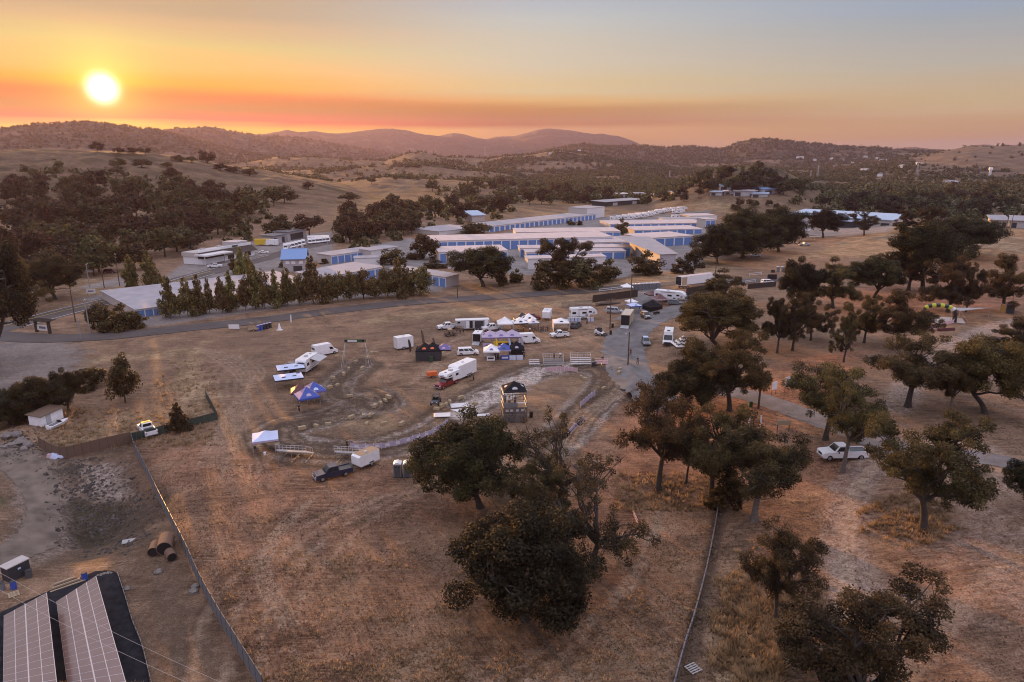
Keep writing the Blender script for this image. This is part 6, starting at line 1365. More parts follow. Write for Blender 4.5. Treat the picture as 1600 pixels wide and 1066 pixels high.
for i in range(6):
    p = G(889+5.5*i+(9 if i > 3 else 0), 502); x = thing('storage_tub', 'pale tub standing along the side of the white fifth wheel camper', 'tub', p, .1, 'tubs along the fifth wheel camper'); MB().box(-.4,.4,-.3,.3,0,.9,.05).build('tub', C['paleblue'], x); MB().box(-.42,.42,-.32,.32,.9,.98).build('lid', C['white'], x)
canopy('domed white canopy beside the crowd', G(876, 516), .05, 'white', 'white', 4.2, eave=2.5, peak=3.5, walls='lr', emblem='s', emblem_col='charcoal')
for i, (u, v, sh, tr_, ps) in enumerate([(841,516,'charcoal','black','stand'), (845.5,519,'maroon','charcoal','stand'), (848.5,518,'black','navy','lean'), (852,519,'red','charcoal','stand'), (855,518.5,'black','black','walk'), (857.5,516,'maroon','brown','stand'), (864,513,'paleblue','charcoal','stand')]):
    person('person in the small crowd standing beside the domed white canopy', G(u, v), i*1.1, ps, sh, tr_, 'small crowd beside the domed canopy')
pickup('white pickup parked alone before the domed canopy', G(874, 527), yx(888, 526, 860, 528), 'white', L_=4.9, W_=1.8); car('dark SUV with its tail to the domed canopy', G(900, 512), yx(898, 513, 905, 509), 'darkgrey', 'suv', 4.6); person('person in black walking past the dark SUV', G(917, 507), -1.4, 'walk', 'black', 'charcoal')
for i, (u, v, sh, tr_, ps) in enumerate([(714,521,'black','charcoal','stand'), (719,521,'charcoal','navy','lean'), (724,520,'grey','black','stand')]): person('person in dark clothes standing beside the open grey horse trailer', G(u, v), i*1.3, ps, sh, tr_, 'people by the horse trailer')
for i, (u, v, sh, tr_, ps) in enumerate([(772,543,'purple','charcoal','stand'), (792,546,'charcoal','black','lean'), (800,543,'black','navy','stand')]): person('person standing in the shade of the purple canopy row', G(u, v), i*2.1, ps, sh, tr_, 'people under the purple canopy row')
for i, (u, v, sh, tr_, ps) in enumerate([(818,520,'black','charcoal','stand'), (828,521,'white','navy','walk'), (834,520,'red','black','stand'), (810,522,'charcoal','black','lean')]): person('person standing before the black and white patterned canopies', G(u, v), i*1.7, ps, sh, tr_, 'people before the patterned canopies')
# skid loader
t = thing('skid_loader', 'white and black skid steer loader by the pole', 'skid loader', G(937, 524), yx(930, 523, 946, 525)); MB().prism([(-1.3,.35),(.7,.35),(.9,.7),(.4,1.0),(-1.3,1.35)], -.6, .6, .03).build('body', C['white'], t); MB().hexa(cab_corners(-.7, .55, -.65, .35, 1.0, .92, 1.0, 2.05)).build('cab', C['charcoal'], t)
for s in (-1, 1): MB().hexa([(-1.2,s*.72-.09,1.3),(1.2,s*.72-.09,.55),(1.2,s*.72+.09,.55),(-1.2,s*.72+.09,1.3),(-1.1,s*.72-.09,1.6),(1.3,s*.72-.09,.75),(1.3,s*.72+.09,.75),(-1.1,s*.72+.09,1.6)]).build('lift_arm', C['white'], t)
MB().hexa([(1.2,-.85,.08),(2.0,-.85,.05),(2.0,.85,.05),(1.2,.85,.08),(1.2,-.85,.75),(1.35,-.85,.75),(1.35,.85,.75),(1.2,.85,.75)]).build('bucket', C['charcoal'], t)
for x in (-.75, .5):
    for s in (-1, 1): wheel(t, x, s*.72, .38, .28, s)
person('operator in dark clothes behind the skid loader', G(931, 521), .5, 'stand', 'charcoal', 'black')
# spectators' stands of the upper bend
bleacher('bleacher carrying two standing people', G(865, 573), 0.02, 4.6, 4, group='stands at the upper bend'); bleacher('empty pink lit bleacher beside the one with two people', G(908, 572), 0.02, 4.6, 4, mat=C['offwhite'], group='stands at the upper bend')
bleacher('low white bench stand at the trader end of the stands', G(835, 572), 0.05, 2.4, 3, False, C['offwhite']); bleacher('low pink bench stand at the pole end of the stands', G(940, 571), -.05, 2.9, 3, False, C['pink'])
g = G(865, 573)
person('person in grey standing on the bleacher', g+Vector((.2, 1.6, 1.30)), -1.5, 'stand', 'grey', 'charcoal'); person('person in a white shirt standing on the bleacher', g+Vector((1.6, 1.6, 1.30)), -1.3, 'walk', 'white', 'charcoal')
MBt = thing('crate', 'dark box between the two upper stands', 'box', G(928, 572)); MB().box(-.5,.5,-.4,.4,0,.9).build('case', C['charcoal'], MBt); MB().box(-.52,.52,-.42,.42,.9,.97).build('lid', C['black'], MBt)
# camper pickup, white trailer, orange trailer
yw = yx(712, 594, 684, 606); t = pickup('red and silver pickup carrying a white camper on its bed', G(698, 603), yw, 'red', L_=6.2)
p = G(698, 603); c = thing('truck_camper', 'white camper body riding on the red pickup', 'camper', p, yw); MB().prism([(-3.3,1.0),(-.9,1.0),(-.9,1.95),(1.2,2.0),(1.35,2.5),(.9,2.95),(-3.3,2.95)], -1.1, 1.1, .02).build('shell', C['white'], c); MB().box(-1.8,-1.0,-.4,.4,2.94,3.2,.05).build('air_conditioner', C['lightgrey'], c); MB().box(.1,.4,-.2,.2,2.94,3.02).build('roof_vent', C['charcoal'], c)
for s in (-1, 1):
    MB().box(-2.6,-1.7,s*1.1-.02,s*1.1+.02,1.9,2.4).build('window', GLASS, c); MB().box(-.5,.6,s*1.1-.02,s*1.1+.02,2.2,2.45).build('stripe', C['charcoal'], c)
MB().box(1.1,1.3,-.5,.5,2.15,2.6).build('window', GLASS, c)
cargo_trailer('big white enclosed trailer behind the camper pickup', G(723, 589), yx(737, 583, 706, 597), 7.0, 2.5, 3.3, None, 2, nose=.5)
t = thing('orange_generator', 'small orange towed generator beside the camper pickup', 'generator', G(675, 590), yx(684, 589, 663, 591)); MB().box(-1.1,1.1,-.6,.6,.5,1.35,.08).build('housing', C['orange'], t); MB().bar((1.1,0,.45),(2.4,0,.4),.05).bar((2.4,0,.4),(2.4,0,1.0),.04).build('drawbar', STEEL, t)
for s in (-1, 1): wheel(t, -.1, s*.68, .3, .18, s)
for lb, u, v, w, dd_, a in [('white mat on the dirt course nearer the camper pickup', 718, 634, 1.7, 1.1, .2), ('white mat on the dirt course nearer the scaffold tower', 721, 643, 1.9, 1.2, .3), ('pale puddle like sheet beside the straw bales', 691, 649, 1.5, 1.0, .1), ('small white sheet below the wet lane', 755, 649, 1.2, .5, .2)]:
    t = MB().box(-w, w, -dd_, dd_, .0, .06, .05).build('mat', C['offwhite']); g = G(u, v); t.location = (g.x, g.y, g.z+.08); t.rotation_euler = (0, 0, a); T(t, lb, 'mat')
person('person in dark clothes watering the dirt with a hose', G(740, 596), .1, 'reach', 'charcoal', 'black')
# scaffold tower
o = G(803, 655); yw = .12; t = thing('scaffold_tower', 'scaffold judging tower wrapped in dark netting', 'scaffold tower', o, yw); a, b, z1 = 2.05, 1.95, 2.9
m_ = MB()
for x in (-a, 0, a):
    for y in (-b, b): m_.bar((x, y, 0), (x, y, 5.4), .04)
for z in (.3, 1.5, z1, z1+1.0, 5.35):
    for y in (-b, b): m_.bar((-a, y, z), (a, y, z), .04)
    for x in (-a, a): m_.bar((x, -b, z), (x, b, z), .04)
for x0, x1 in ((-a, 0), (0, a)): m_.bar((x0, -b, .3), (x1, -b, z1), .03).bar((x1, b, .3), (x0, b, z1), .03)
m_.bar((-a, -b, z1+1.0), (a, -b, 5.35), .03).bar((a, -b, z1+1.0), (a, b, 5.35), .03); m_.build('frame', STEEL, t)
MB().box(-a, a, -b, b, z1-.08, z1).build('deck', C['wood'], t)
for x0, x1, y0, y1 in ((-a, a, -b-.06, -b-.04), (-a, a, b+.04, b+.06), (-a-.06, -a-.04, -b, b), (a+.04, a+.06, -b, b)): MB().box(x0, x1, y0, y1, .2, z1-.1).build('netting', NET, t)
MB().box(-a, a*.2, -b-.1, -b-.07, z1+.1, z1+.9).build('banner', C['grey'], t)
for x in (-1.7, -.9, .1, 1.0): MB().box(x, x+.5, -b-.12, -b-.07, 2.2, 2.6).build('emblem', C['lightgrey'], t)
MB().box(a*.1, a, -b+.1, -b+.7, z1+.7, z1+.78).build('shelf', C['white'], t)
canopy('black canopy set on top of the scaffold tower', o+Vector((0, 0, z1)), yw, 'black', 'charcoal', 4.0, 3.8, 3.0, 4.3, emblem='srl', emblem_col='lightgrey')
for lb, x, y, sh, ps in [('judge in a white shirt on the scaffold deck', -.8, -1.0, 'white', 'lean'), ('judge in black on the scaffold deck', .2, -.6, 'black', 'stand'), ('judge in grey at the corner of the scaffold deck', -1.6, .2, 'grey', 'stand')]: person(lb, o+Vector((x, y, z1)), -1.4, ps, sh, 'charcoal')
person('person in a white top standing at the foot of the scaffold tower', G(795, 660), -1.6, 'stand', 'white', 'charcoal')
# around the gravel drive
for i in range(8): toilet('grey portable toilet in the row before the white semi trailer', G(989+5.6*i, 453.5-.3*i), math.pi+.05, group='row of grey portable toilets')
canopy('small white tent at the end of the row of grey toilets', G(979, 458), .1, 'white', 'white', 3.6, eave=2.4, peak=3.4)
t = trailer('semi_trailer', 'long white semi trailer with open dark doors at its end', 'semi trailer', G(1086, 448), yx(1045, 452, 1126, 443), box_prof(15.5, 1.15, 4.1), 2.6, [-6.0, -4.7], .5, C['white'], [('b', -1.2, 1.2, 1.3, 4.0, C['black'], 'opening'), ('r', -7.5, -5.2, 1.3, 3.9, C['tan'], 'open_door'), ('r', -5, 7.5, 1.15, 1.35, C['grey'], 'side_rail')], (), None, ROOFW)
MB().bar((4.5,-.9,0),(4.5,-.9,1.2),.08).bar((4.5,.9,0),(4.5,.9,1.2),.08).build('landing_leg', STEEL, t)
rv('white fifth wheel camper beside the maroon tents', G(1047, 471), yx(1028, 472, 1070, 470), 9.4, True)
canopy('maroon tent with a peaked roof before the camper, upper one', G(1018, 470), .3, 'maroon', 'maroon', 3.6, eave=2.2, peak=3.4); canopy('maroon tent with a peaked roof before the camper, lower one', G(1030, 477), .3, 'maroon', 'pink', 3.6, eave=2.2, peak=3.6); canopy('black low tent in front of the maroon ones', G(1019, 484), .4, 'black', 'charcoal', 4.2, eave=1.5, peak=3.0, walls='sl')
car('dark grey station wagon by the maroon tents', G(1056, 476), yx(1046, 476, 1066, 475), 'grey', 'wagon')
car('silver minivan behind the beige trailer', G(960, 489), yx(952, 489, 972, 488), 'silver', 'minivan', 5.2); t = cargo_trailer('beige roofed race trailer with its black rear end towards the drive', G(980, 506), yx(976, 510, 986, 492), 8.5, 2.5, 3.4, C['tan'], 2, True, roofmat=C['beige'])
canopy('blue and white canopy leaning on the beige trailer', G(990, 489), .3, 'paleblue', 'blue', 3.6, eave=2.4, peak=3.2, emblem='s', emblem_col='blue'); canopy('white canopy behind the beige trailer', G(986, 482), .3, 'white', 'white', 3.0, eave=2.3, peak=3.1)
t = car('black off-road car with a white bonnet on the gravel', G(1009, 497), yx(1002, 493, 1014, 500), 'black', 'suv', 4.4, roofmat=C['lightgrey']); pane(t, [(.9,-.7,.98),(2.0,-.7,.98),(2.0,.7,.98),(.9,.7,.98),(.9,-.7,1.04),(2.0,-.7,.9),(2.0,.7,.9),(.9,.7,1.04)], 't', .05, .95, .05, .95, C['offwhite'], .01, 'bonnet')
t = thing('quad_bike', 'black quad bike beside the black off-road car', 'quad bike', G(1026, 491), .4); MB().prism([(-.9,.4),(.9,.4),(.8,.8),(.2,.75),(-.1,.9),(-.9,.85)], -.28, .28, .05).build('body', C['black'], t); MB().bar((.4,-.4,1.1),(.4,.4,1.1),.03).bar((.4,0,.7),(.4,0,1.1),.03).build('handlebar', STEEL, t)
for x in (-.6,.6):
    for s in (-1,1): wheel(t, x, s*.42, .28, .22, s)
t = van('white shuttle bus facing down the gravel drive', G(1044, 535), yx(1046, 525, 1043, 541), 'white', 7.2, 2.4, 3.1, 2, None, None, 'shuttle_bus'); t['category'] = 'bus'; MB().box(3.55, 3.68, -.8, .8, .6, .95).build('grille', C['charcoal'], t); MB().box(.6,1.4,-.4,.4,3.08,3.28,.06).build('roof_hatch', C['charcoal'], t)
car('dark hatchback facing down the gravel drive', G(1009, 538), yx(1006, 531, 1011, 541), 'grey', 'suv', 4.2, roofmat=C['paleblue'])
t = canopy('black and white zigzag striped tent under the bushy oak', G(1066, 553), .1, 'white', 'black', 4.4, eave=2.2, peak=4.4)
for side in range(4):
    an = side*math.pi/2
    for h0 in (.12, .40, .66):
        m_ = MB(); rot = lambda x, y: (x*math.cos(an)-y*math.sin(an), x*math.sin(an)+y*math.cos(an))
        for k in range(5):
            x0, x1 = -1+k*.4, -1+(k+1)*.4; hh = (h0+(.12 if k % 2 else 0), h0+(0 if k % 2 else .12))
            q_ = []
            for x, h_ in ((x0, hh[0]), (x1, hh[1]), (x1, hh[1]+.10), (x0, hh[0]+.10)):
                s_ = 1-h_; xx, yy = rot(x*2.2*s_, -2.2*s_-.02); q_.append((xx, yy, 2.2+2.2*h_+.03))
            m_.tri(*q_)
        m_.build('stripe', C['black'], t)
t = thing('cool_box', 'pale green cool box behind the striped tent', 'box', G(1068, 536)); MB().box(-.5,.5,-.3,.3,0,.6).build('case', C['offwhite'], t); MB().box(-.52,.52,-.32,.32,.6,.7).build('lid', C['green'], t)
person('person in dark clothes walking on the gravel drive, nearer the oak', G(996, 570), -1.2, 'walk', 'charcoal', 'navy', h=1.1); person('person in dark clothes on the gravel drive just behind the lamp pole', G(985, 556), -1.5, 'walk', 'maroon', 'black', h=1.05); person('person standing beside the maroon tents', G(999, 484), 0, 'stand', 'charcoal', 'navy')
def fence(label, px, h, mat, n=4, post=C['pole'], name='fence', panel=True, thick=.04, rails=0, world=None):
    pts = [Vector(p) for p in smooth_line([tuple(G(u, v)) for u, v in px], n)]; o = pts[0]; t = thing(name, label, 'fence', o)
    for i in range(len(pts)):
        q_ = pts[i]-o; MB().bar(q_-Vector((0,0,.2)), q_+Vector((0,0,h+.08)), .05).build('post', post, t)
        if i == len(pts)-1: break
        r_ = pts[i+1]-o; d = (r_-q_).normalized(); e = Vector((-d.y, d.x, 0))*thick/2; g = d*.05; zl = [(.04, h)] if panel else [(h*(k+1)/rails-.12, h*(k+1)/rails) for k in range(rails)]
        m_ = MB()
        for z0, z1_ in zl: m_.hexa([q_+g-e+Vector((0,0,z0)), r_-g-e+Vector((0,0,z0)), r_-g+e+Vector((0,0,z0)), q_+g+e+Vector((0,0,z0)), q_+g-e+Vector((0,0,z1_)), r_-g-e+Vector((0,0,z1_)), r_-g+e+Vector((0,0,z1_)), q_+g+e+Vector((0,0,z1_))])
        m_.build('panel' if panel else 'rail', mat, t)
    return t
SHEET = corrugated('grey_sheet_metal', (.15, .155, .17), 3); RAILM = pm('dull_rail', (.17,.165,.18), .6, .3)
fence('grey sheet metal fence running down beside the pit', [(206,690),(213,712),(229,742),(248,782),(268,822),(291,868),(312,915),(340,968),(372,1020),(412,1085)], 1.9, SHEET, 4)
fence('dark brush screen fence along the weedy lot', [(62,700),(95,716),(130,710),(170,700),(206,692)], 1.9, C['brown'], 3); fence('dark green mesh fence below the parked flatbed', [(206,690),(232,684),(270,674),(310,664),(340,656)], 1.5, pm('green_mesh', (.045,.065,.055), .9, .3), 3); fence('dark green mesh fence turning uphill from the corner', [(340,656),(332,640),(322,622)], 1.5, pm('green_mesh_darker', (.045,.062,.052), .9, .3), 2)  # uphill stretch uses a slightly darker green mesh
fence('dark screened fence before the row of grey toilets', [(926,473),(948,470),(972,467),(996,464)], 2.4, C['darkbrown'], 3); fence('dark screened fence behind the white fifth wheel by the drive', [(1072,462),(1100,458),(1130,455)], 2.4, C['darkbrown'], 3); fence('dark screen panel beside the white SUV on the lane', [(1168,452),(1190,450),(1212,448)], 1.8, C['darkbrown'], 2)
fence('silver guard rail running down the edge of the grove', [(1122,793),(1116,830),(1104,890),(1086,960),(1070,1010),(1050,1085)], .62, RAILM, 5, RAILM, 'guard_rail', True, .12); fence('white rail barrier beside the lane before the dark screen', [(936,457),(955,455),(972,453)], 1.2, C['white'], 1, C['white'], 'barrier', False, .06, 2); fence('white rail barrier on the lane near the white SUV', [(1171,432),(1190,430)], 1.2, C['white'], 1, C['white'], 'barrier', False, .06, 2); fence('lower white rail barrier on the lane near the white SUV', [(1165,443),(1180,441)], 1.0, C['white'], 1, C['white'], 'barrier', False, .06, 2)
fence('thin wire fence on the bank behind the white fifth wheel', [(878,482),(900,480),(925,478)], 2.0, pm('chain_link', (.2,.2,.2), .8, .2, trans=.8), 2, C['pole'])
t = thing('pallet_stack', 'dark stacked boards lying against the screened fence', 'boards', G(950, 476), .1)
for i in range(3): MB().box(-4+i*.8, 3+i*.6, -1.0, 1.0, .1+i*.16, .22+i*.16).build('board', C['darkbrown'], t)
for i in range(2): toilet('grey portable toilet at the edge of the hilltop field', G(1215+7*i, 425), math.pi, group='toilets at the hilltop field'); 
signboard('black screen board on the lane beside the hilltop row', 1206, 438, 3.6, 1.9, .3, .05, 'black')
for lb, u in (('black bin beside the hilltop toilets, outer one', 1206), ('black bin beside the hilltop toilets, inner one', 1209)):
    t = thing('wheelie_bin', lb, 'bin', G(u, 426)); MB().box(-.3,.3,-.3,.3,0,1.0).build('shell', C['charcoal'], t); MB().box(-.33,.33,-.33,.33,1.0,1.08).build('lid', C['black'], t)
# hillside with the shade sail and the inflatable arch
t = pickup('white pickup with a black bed on the oak hillside', G(1316, 716), yx(1348, 708, 1284, 718), 'white', True, 6.6, 2.05); t.scale = (1.02, 1.04, 1.16)
p = G(1500, 492); z = top_z(p, 474)-p.z; t = thing('shade_sail', 'pale triangular shade sail stretched between poles', 'shade sail', p)
q_ = [Gz(1488, 481, p.z+3.6)-p, Gz(1500, 486, p.z+3.2)-p, Gz(1547, 481, p.z+3.0)-p]; MB().tri(q_[0], q_[1], q_[2]).tri(q_[2]-Vector((0,0,.03)), q_[1]-Vector((0,0,.03)), q_[0]-Vector((0,0,.03))).build('sail', C['concrete'], t)
for a in q_: MB().cyl((a.x, a.y, -.3), a+Vector((0,0,.1)), .05, 6).build('pole', METAL, t)
a = Gz(1513, 503, p.z)-p; MB().bar(q_[1], a, .025).build('guy_line', C['offwhite'], t)
p = G(1491, 504); a_, b_ = Vector((0, 0, 0)), G(1440, 500)-p; t = thing('inflatable_arch', 'black and yellow inflatable arch by the shade sail', 'inflatable arch', p); L_ = b_.length; d = b_.normalized(); path = []
for i in range(13):
    s = i/12; ang_ = math.pi*s; path.append(Vector(b_)*(.5-.5*math.cos(ang_) if 0 < i < 12 else s)+Vector((0,0,4.2*math.sin(ang_)**.35 if 0 < i < 12 else 0)))
for i in range(12): MB().cyl(path[i], path[i+1], .55, 10).build('tube', C['limeyellow'] if i in (3, 5, 7, 9) else C['black'], t)
MB().cyl(path[2]+Vector((0,-.1,.0)), path[3]+Vector((0,-.1,0)), .58, 10).build('white_band', C['offwhite'], t)
banner('red and white banner fence at the foot of the inflatable arch', [(1452,517),(1465,513),(1478,509),(1490,505)], .9, 'pink', 'red', 3); t = thing('barrier', 'red plastic barrier lying before the banner fence', 'barrier', G(1478, 517), .2); MB().box(-2.4,2.4,-.2,.2,.1,.7,.06).build('panel', C['maroon'], t)
for x in (-2, 0, 2): MB().box(x-.1,x+.1,-.6,.6,0,.12).build('foot', C['red'], t)
ribbon('concrete_slab', 'pale concrete slab under the inflatable arch', [(1456,503),(1480,500),(1506,502)], 7, C['concrete'], .06, 6)
t = thing('crate', 'dark purple crate behind the shade sail', 'crate', G(1573, 489), .1); MB().box(-1.3,1.3,-1,1,0,2.4).build('case', C['charcoal'], t); MB().box(-1.35,1.35,-1.05,1.05,2.4,2.5).build('lid', C['purple'], t)
t = thing('picnic_table', 'dark picnic table near the purple crate', 'table', G(1588, 490), .1); MB().box(-.9,.9,-.4,.4,.7,.76).build('tabletop', C['brown'], t)
for s in (-1, 1): MB().box(-.9,.9,s*.7-.13,s*.7+.13,.42,.47).build('bench', C['brown'], t); MB().bar((s*.6,-.7,0),(s*.6,.0,.72),.04).bar((s*.6,.7,0),(s*.6,.0,.72),.04).build('leg', C['darkbrown'], t)
canopy('pinkish tent glimpsed behind the oak at the right edge', G(1560, 545), .2, 'pink', 'offwhite', 3.2, eave=1.6, peak=2.8, walls='snlr')
for lb, u, v in (('white marker post by the steep dirt track, taller', 1458, 540), ('white marker post by the steep dirt track, shorter', 1452, 539), ('white marker post by the steep dirt track, outermost', 1447, 538)):
    t = thing('marker_post', lb, 'post', G(u, v)); MB().box(-.07,.07,-.07,.07,0,1.5 if 'taller' in lb else 1.1).build('shaft', C['white'], t); MB().box(-.09,.09,-.09,.09,1.1,1.14).build('band', C['offwhite'], t)
t = thing('pallet', 'slatted wooden pallet lying in the grass at the end of the guard rail', 'pallet', G(1083, 1046), .5)
for i in range(5): MB().box(-.6,.6,-.5+i*.25-.06,-.5+i*.25+.06,.12,.15).build('slat', C['concrete'], t)
for x in (-.5,0,.5): MB().box(x-.05,x+.05,-.56,.56,.02,.12).build('runner', C['wood'], t)

# ------------------------------------------------------------------ weedy lot and the yard below the fence
t = pickup('white flatbed pickup with a yellow cab roof in the weedy lot', G(231, 677), yx(236, 682, 222, 668), 'white', True, 5.4); MB().box(.2,.9,-.75,.75,1.88,1.97,.05).build('roof_panel', C['yellow'], t)
A = G(66, 668); t = thing('low_shed', 'low white shed with a brown roof in the weedy lot', 'shed', A, yx(60, 671, 105, 660)); MB().box(0,4.6,0,2.4,0,1.9).build('walls', C['white'], t); MB().hexa([(-.3,-.3,1.85),(4.9,-.3,1.85),(4.9,2.7,2.15),(-.3,2.7,2.15),(-.3,-.3,1.95),(4.9,-.3,1.95),(4.9,2.7,2.25),(-.3,2.7,2.25)]).build('roof', C['brown'], t); MB().box(1,2,-.05,.02,.1,1.9).build('door', C['lightgrey'], t)
t = thing('boat', 'white motor boat on the grass before the low shed', 'boat', G(92, 667), yx(76, 673, 112, 663)); t.scale = (.72, .72, .72); v = []
for x, w, z0 in ((-2.8, .95, .35), (-1, 1.05, .3), (1, .9, .32), (2.2, .5, .5), (2.9, .05, .85)): v += [(x, -w*.5, z0), (x, w*.5, z0), (x, w, 1.15+.1*x/3), (x, -w, 1.15+.1*x/3)]
f = [(i*4+k, i*4+(k+1) % 4, i*4+4+(k+1) % 4, i*4+4+k) for i in range(4) for k in range(4)]+[(3,2,1,0),(16,17,18,19)]; MB().add(v, f).build('hull', C['white'], t); MB().box(-2.3,.2,-.6,.6,1.10,1.2).build('cockpit', C['grey'], t); MB().hexa([(.2,-.6,1.2),(.6,-.6,1.2),(.6,.6,1.2),(.2,.6,1.2),(.1,-.5,1.7),(.2,-.5,1.7),(.2,.5,1.7),(.1,.5,1.7)]).build('windscreen', GLASS, t); MB().box(-3.2,-2.75,-.25,.25,.5,1.5).build('outboard_motor', C['white'], t)
def rock(label, u, v, s, group, col='wallgrey'):
    bm = bmesh.new(); bmesh.ops.create_icosphere(bm, subdivisions=2, radius=s)
    rr = random.Random(u*7+v)
    off = [rr.uniform(0, 6) for _ in range(3)]
    for q_ in bm.verts: k = 1+.22*math.sin(q_.co.x*3/s+off[0])*math.cos(q_.co.y*4/s+off[1])+.12*math.sin(q_.co.z*6/s+off[2]); q_.co *= k; q_.co.z *= .65
    me = bpy.data.meshes.new('boulder'); bm.to_mesh(me); bm.free(); o = link('boulder', me, ROCK); o.location = G(u, v)+Vector((0,0,s*.3)); return T(o, label, 'boulder', group)
ROCK = pm('rock', (.20,.18,.165), .95, .4, 2.5, bump=.6, bscale=4)
for i, (u, v, s) in enumerate([(12,683,1.0),(26,681,.8),(33,692,.9),(20,697,.7),(44,697,.8),(8,700,.6),(38,703,.6)]): rock('grey boulder in the heap at the edge of the yard road', u, v, s, 'boulders at the yard road')
for lb, u, v, s in [('pale boulder beside the fence, larger of two', 303, 926, .5), ('pale boulder beside the fence, smaller of two', 305, 918, .4), ('round stone at the edge of the dark pad', 199, 921, .35), ('lone pale stone on the bare slope below the drums', 248, 895, .45)]: rock(lb, u, v, s, None)
t = thing('tarp_heap', 'crumpled blue tarpaulin at the end of the brush fence', 'tarpaulin', G(92, 713), .2); bm = bmesh.new(); bmesh.ops.create_icosphere(bm, subdivisions=3, radius=1.2)
for q_ in bm.verts: q_.co.z = abs(q_.co.z)*.55+.2*math.sin(q_.co.x*5)*math.cos(q_.co.y*6); q_.co *= 1+.12*math.sin(q_.co.y*7)
me = bpy.data.meshes.new('sheet'); bm.to_mesh(me); bm.free(); link('sheet', me, C['paleblue'], t); MB().box(-1.6,-.9,-.4,.3,0,.5,.06).build('bundle', C['pink'], t)
# three big rusty culvert pipes
def pipe(label, u, v, r, ln, yaw, group):
    t = thing('culvert_pipe', label, 'pipe', G(u, v), yaw, group); n = 20; v_ = []
    for x, rr in ((0, r), (ln, r), (ln, r*.93), (0, r*.93)): v_ += [(x, rr*math.cos(2*math.pi*i/n), r+rr*math.sin(2*math.pi*i/n)) for i in range(n)]
    f = [(k*n+i, k*n+(i+1) % n, ((k+1) % 4)*n+(i+1) % n, ((k+1) % 4)*n+i) for k in range(4) for i in range(n)]; MB().add(v_, f).build('shell', C['rust'], t)
    for x, nm in ((.05, 'opening'), (ln-.09, 'opening')): MB().cyl((x, 0, r), (x+.04, 0, r), r*.92, 20).build(nm, C['black'], t)  # black discs paint the dark inside at each mouth
    return t
pipe('largest rusty culvert pipe of the three beside the fence', 258, 868, .85, 2.6, yx(258, 868, 263, 846), 'culvert pipes beside the fence'); pipe('short rusty culvert pipe lying by itself beside the largest', 240, 871, .62, 1.9, yx(240, 871, 246, 855), 'culvert pipes beside the fence'); pipe('small tilted culvert pipe in front of the largest', 270, 878, .55, 1.5, yx(270, 878, 264, 866), 'culvert pipes beside the fence')
t = MB().box(-.9,.9,-.5,.5,0,.08,.04).build('board', C['concrete']); t.location = G(203, 846)+Vector((0,0,.05)); t.rotation_euler = (0,0,.4); T(t, 'pale board lying at the rim of the pit', 'board')
t = thing('steel_container', 'dark steel equipment box at the edge of the yard', 'container', G(27, 901), yx(12, 907, 44, 894)); MB().box(-1.15,1.15,-.65,.65,.12,1.75,.02).build('case', C['charcoal'], t); MB().box(-1.22,1.22,-.72,.72,1.75,1.85).build('lid', C['wallbeige'], t); MB().box(-.1,.2,-.67,-.64,1.1,1.3).build('plate', C['paleblue'], t); MB().box(-1.2,1.2,-.7,.7,0,.12).build('skid', STEEL, t)
t = thing('waste_bin', 'small dark bin beside the steel equipment box', 'bin', G(46, 902), .5); MB().box(-.28,.28,-.28,.28,0,.85).build('shell', C['darkgrey'], t); MB().box(-.3,.3,-.3,.3,.85,.92).build('lid', C['charcoal'], t)
for lb, u, v, c_ in [('blue plastic drum in the clutter by the solar panels', 22, 920, 'blue'), ('grey plastic drum in the clutter by the solar panels', 4, 922, 'grey'), ('short blue drum behind the solar panels', 133, 906, 'blue')]:
    t = thing('drum', lb, 'drum', G(u, v)); MB().cyl((0,0,0),(0,0,.9),.3,14).build('shell', C[c_], t); MB().cyl((0,0,.9),(0,0,.94),.28,14).build('lid', C['charcoal'], t)
t = thing('timber_pile', 'loose boards piled behind the solar panels', 'timber', G(106, 914), yx(80, 921, 128, 905))
for i in range(5): MB().box(-1.7+.15*i,1.6-.2*i,-.5+.2*i,-.35+.2*i,.05+.08*i,.17+.08*i).build('board', C['brown' if i % 2 else 'tan'], t)
t = thing('pallet', 'brown pallet tilted in the clutter by the drums', 'pallet', G(22, 930), .7)
for i in range(5): MB().box(-.5,.5,-.5+i*.24-.05,-.5+i*.24+.05,.14,.17).build('slat', C['tan'], t)
for x in (-.42,0,.42): MB().box(x-.05,x+.05,-.56,.52,.02,.14).build('runner', C['wood'], t)
for i, (u, v, s) in enumerate([(158,899,.22),(163,897,.2),(169,896,.22),(153,900,.18),(174,896,.16)]): rock('pale rock in the little heap at the corner of the solar panels', u, v, s, 'rock heap by the solar panels')
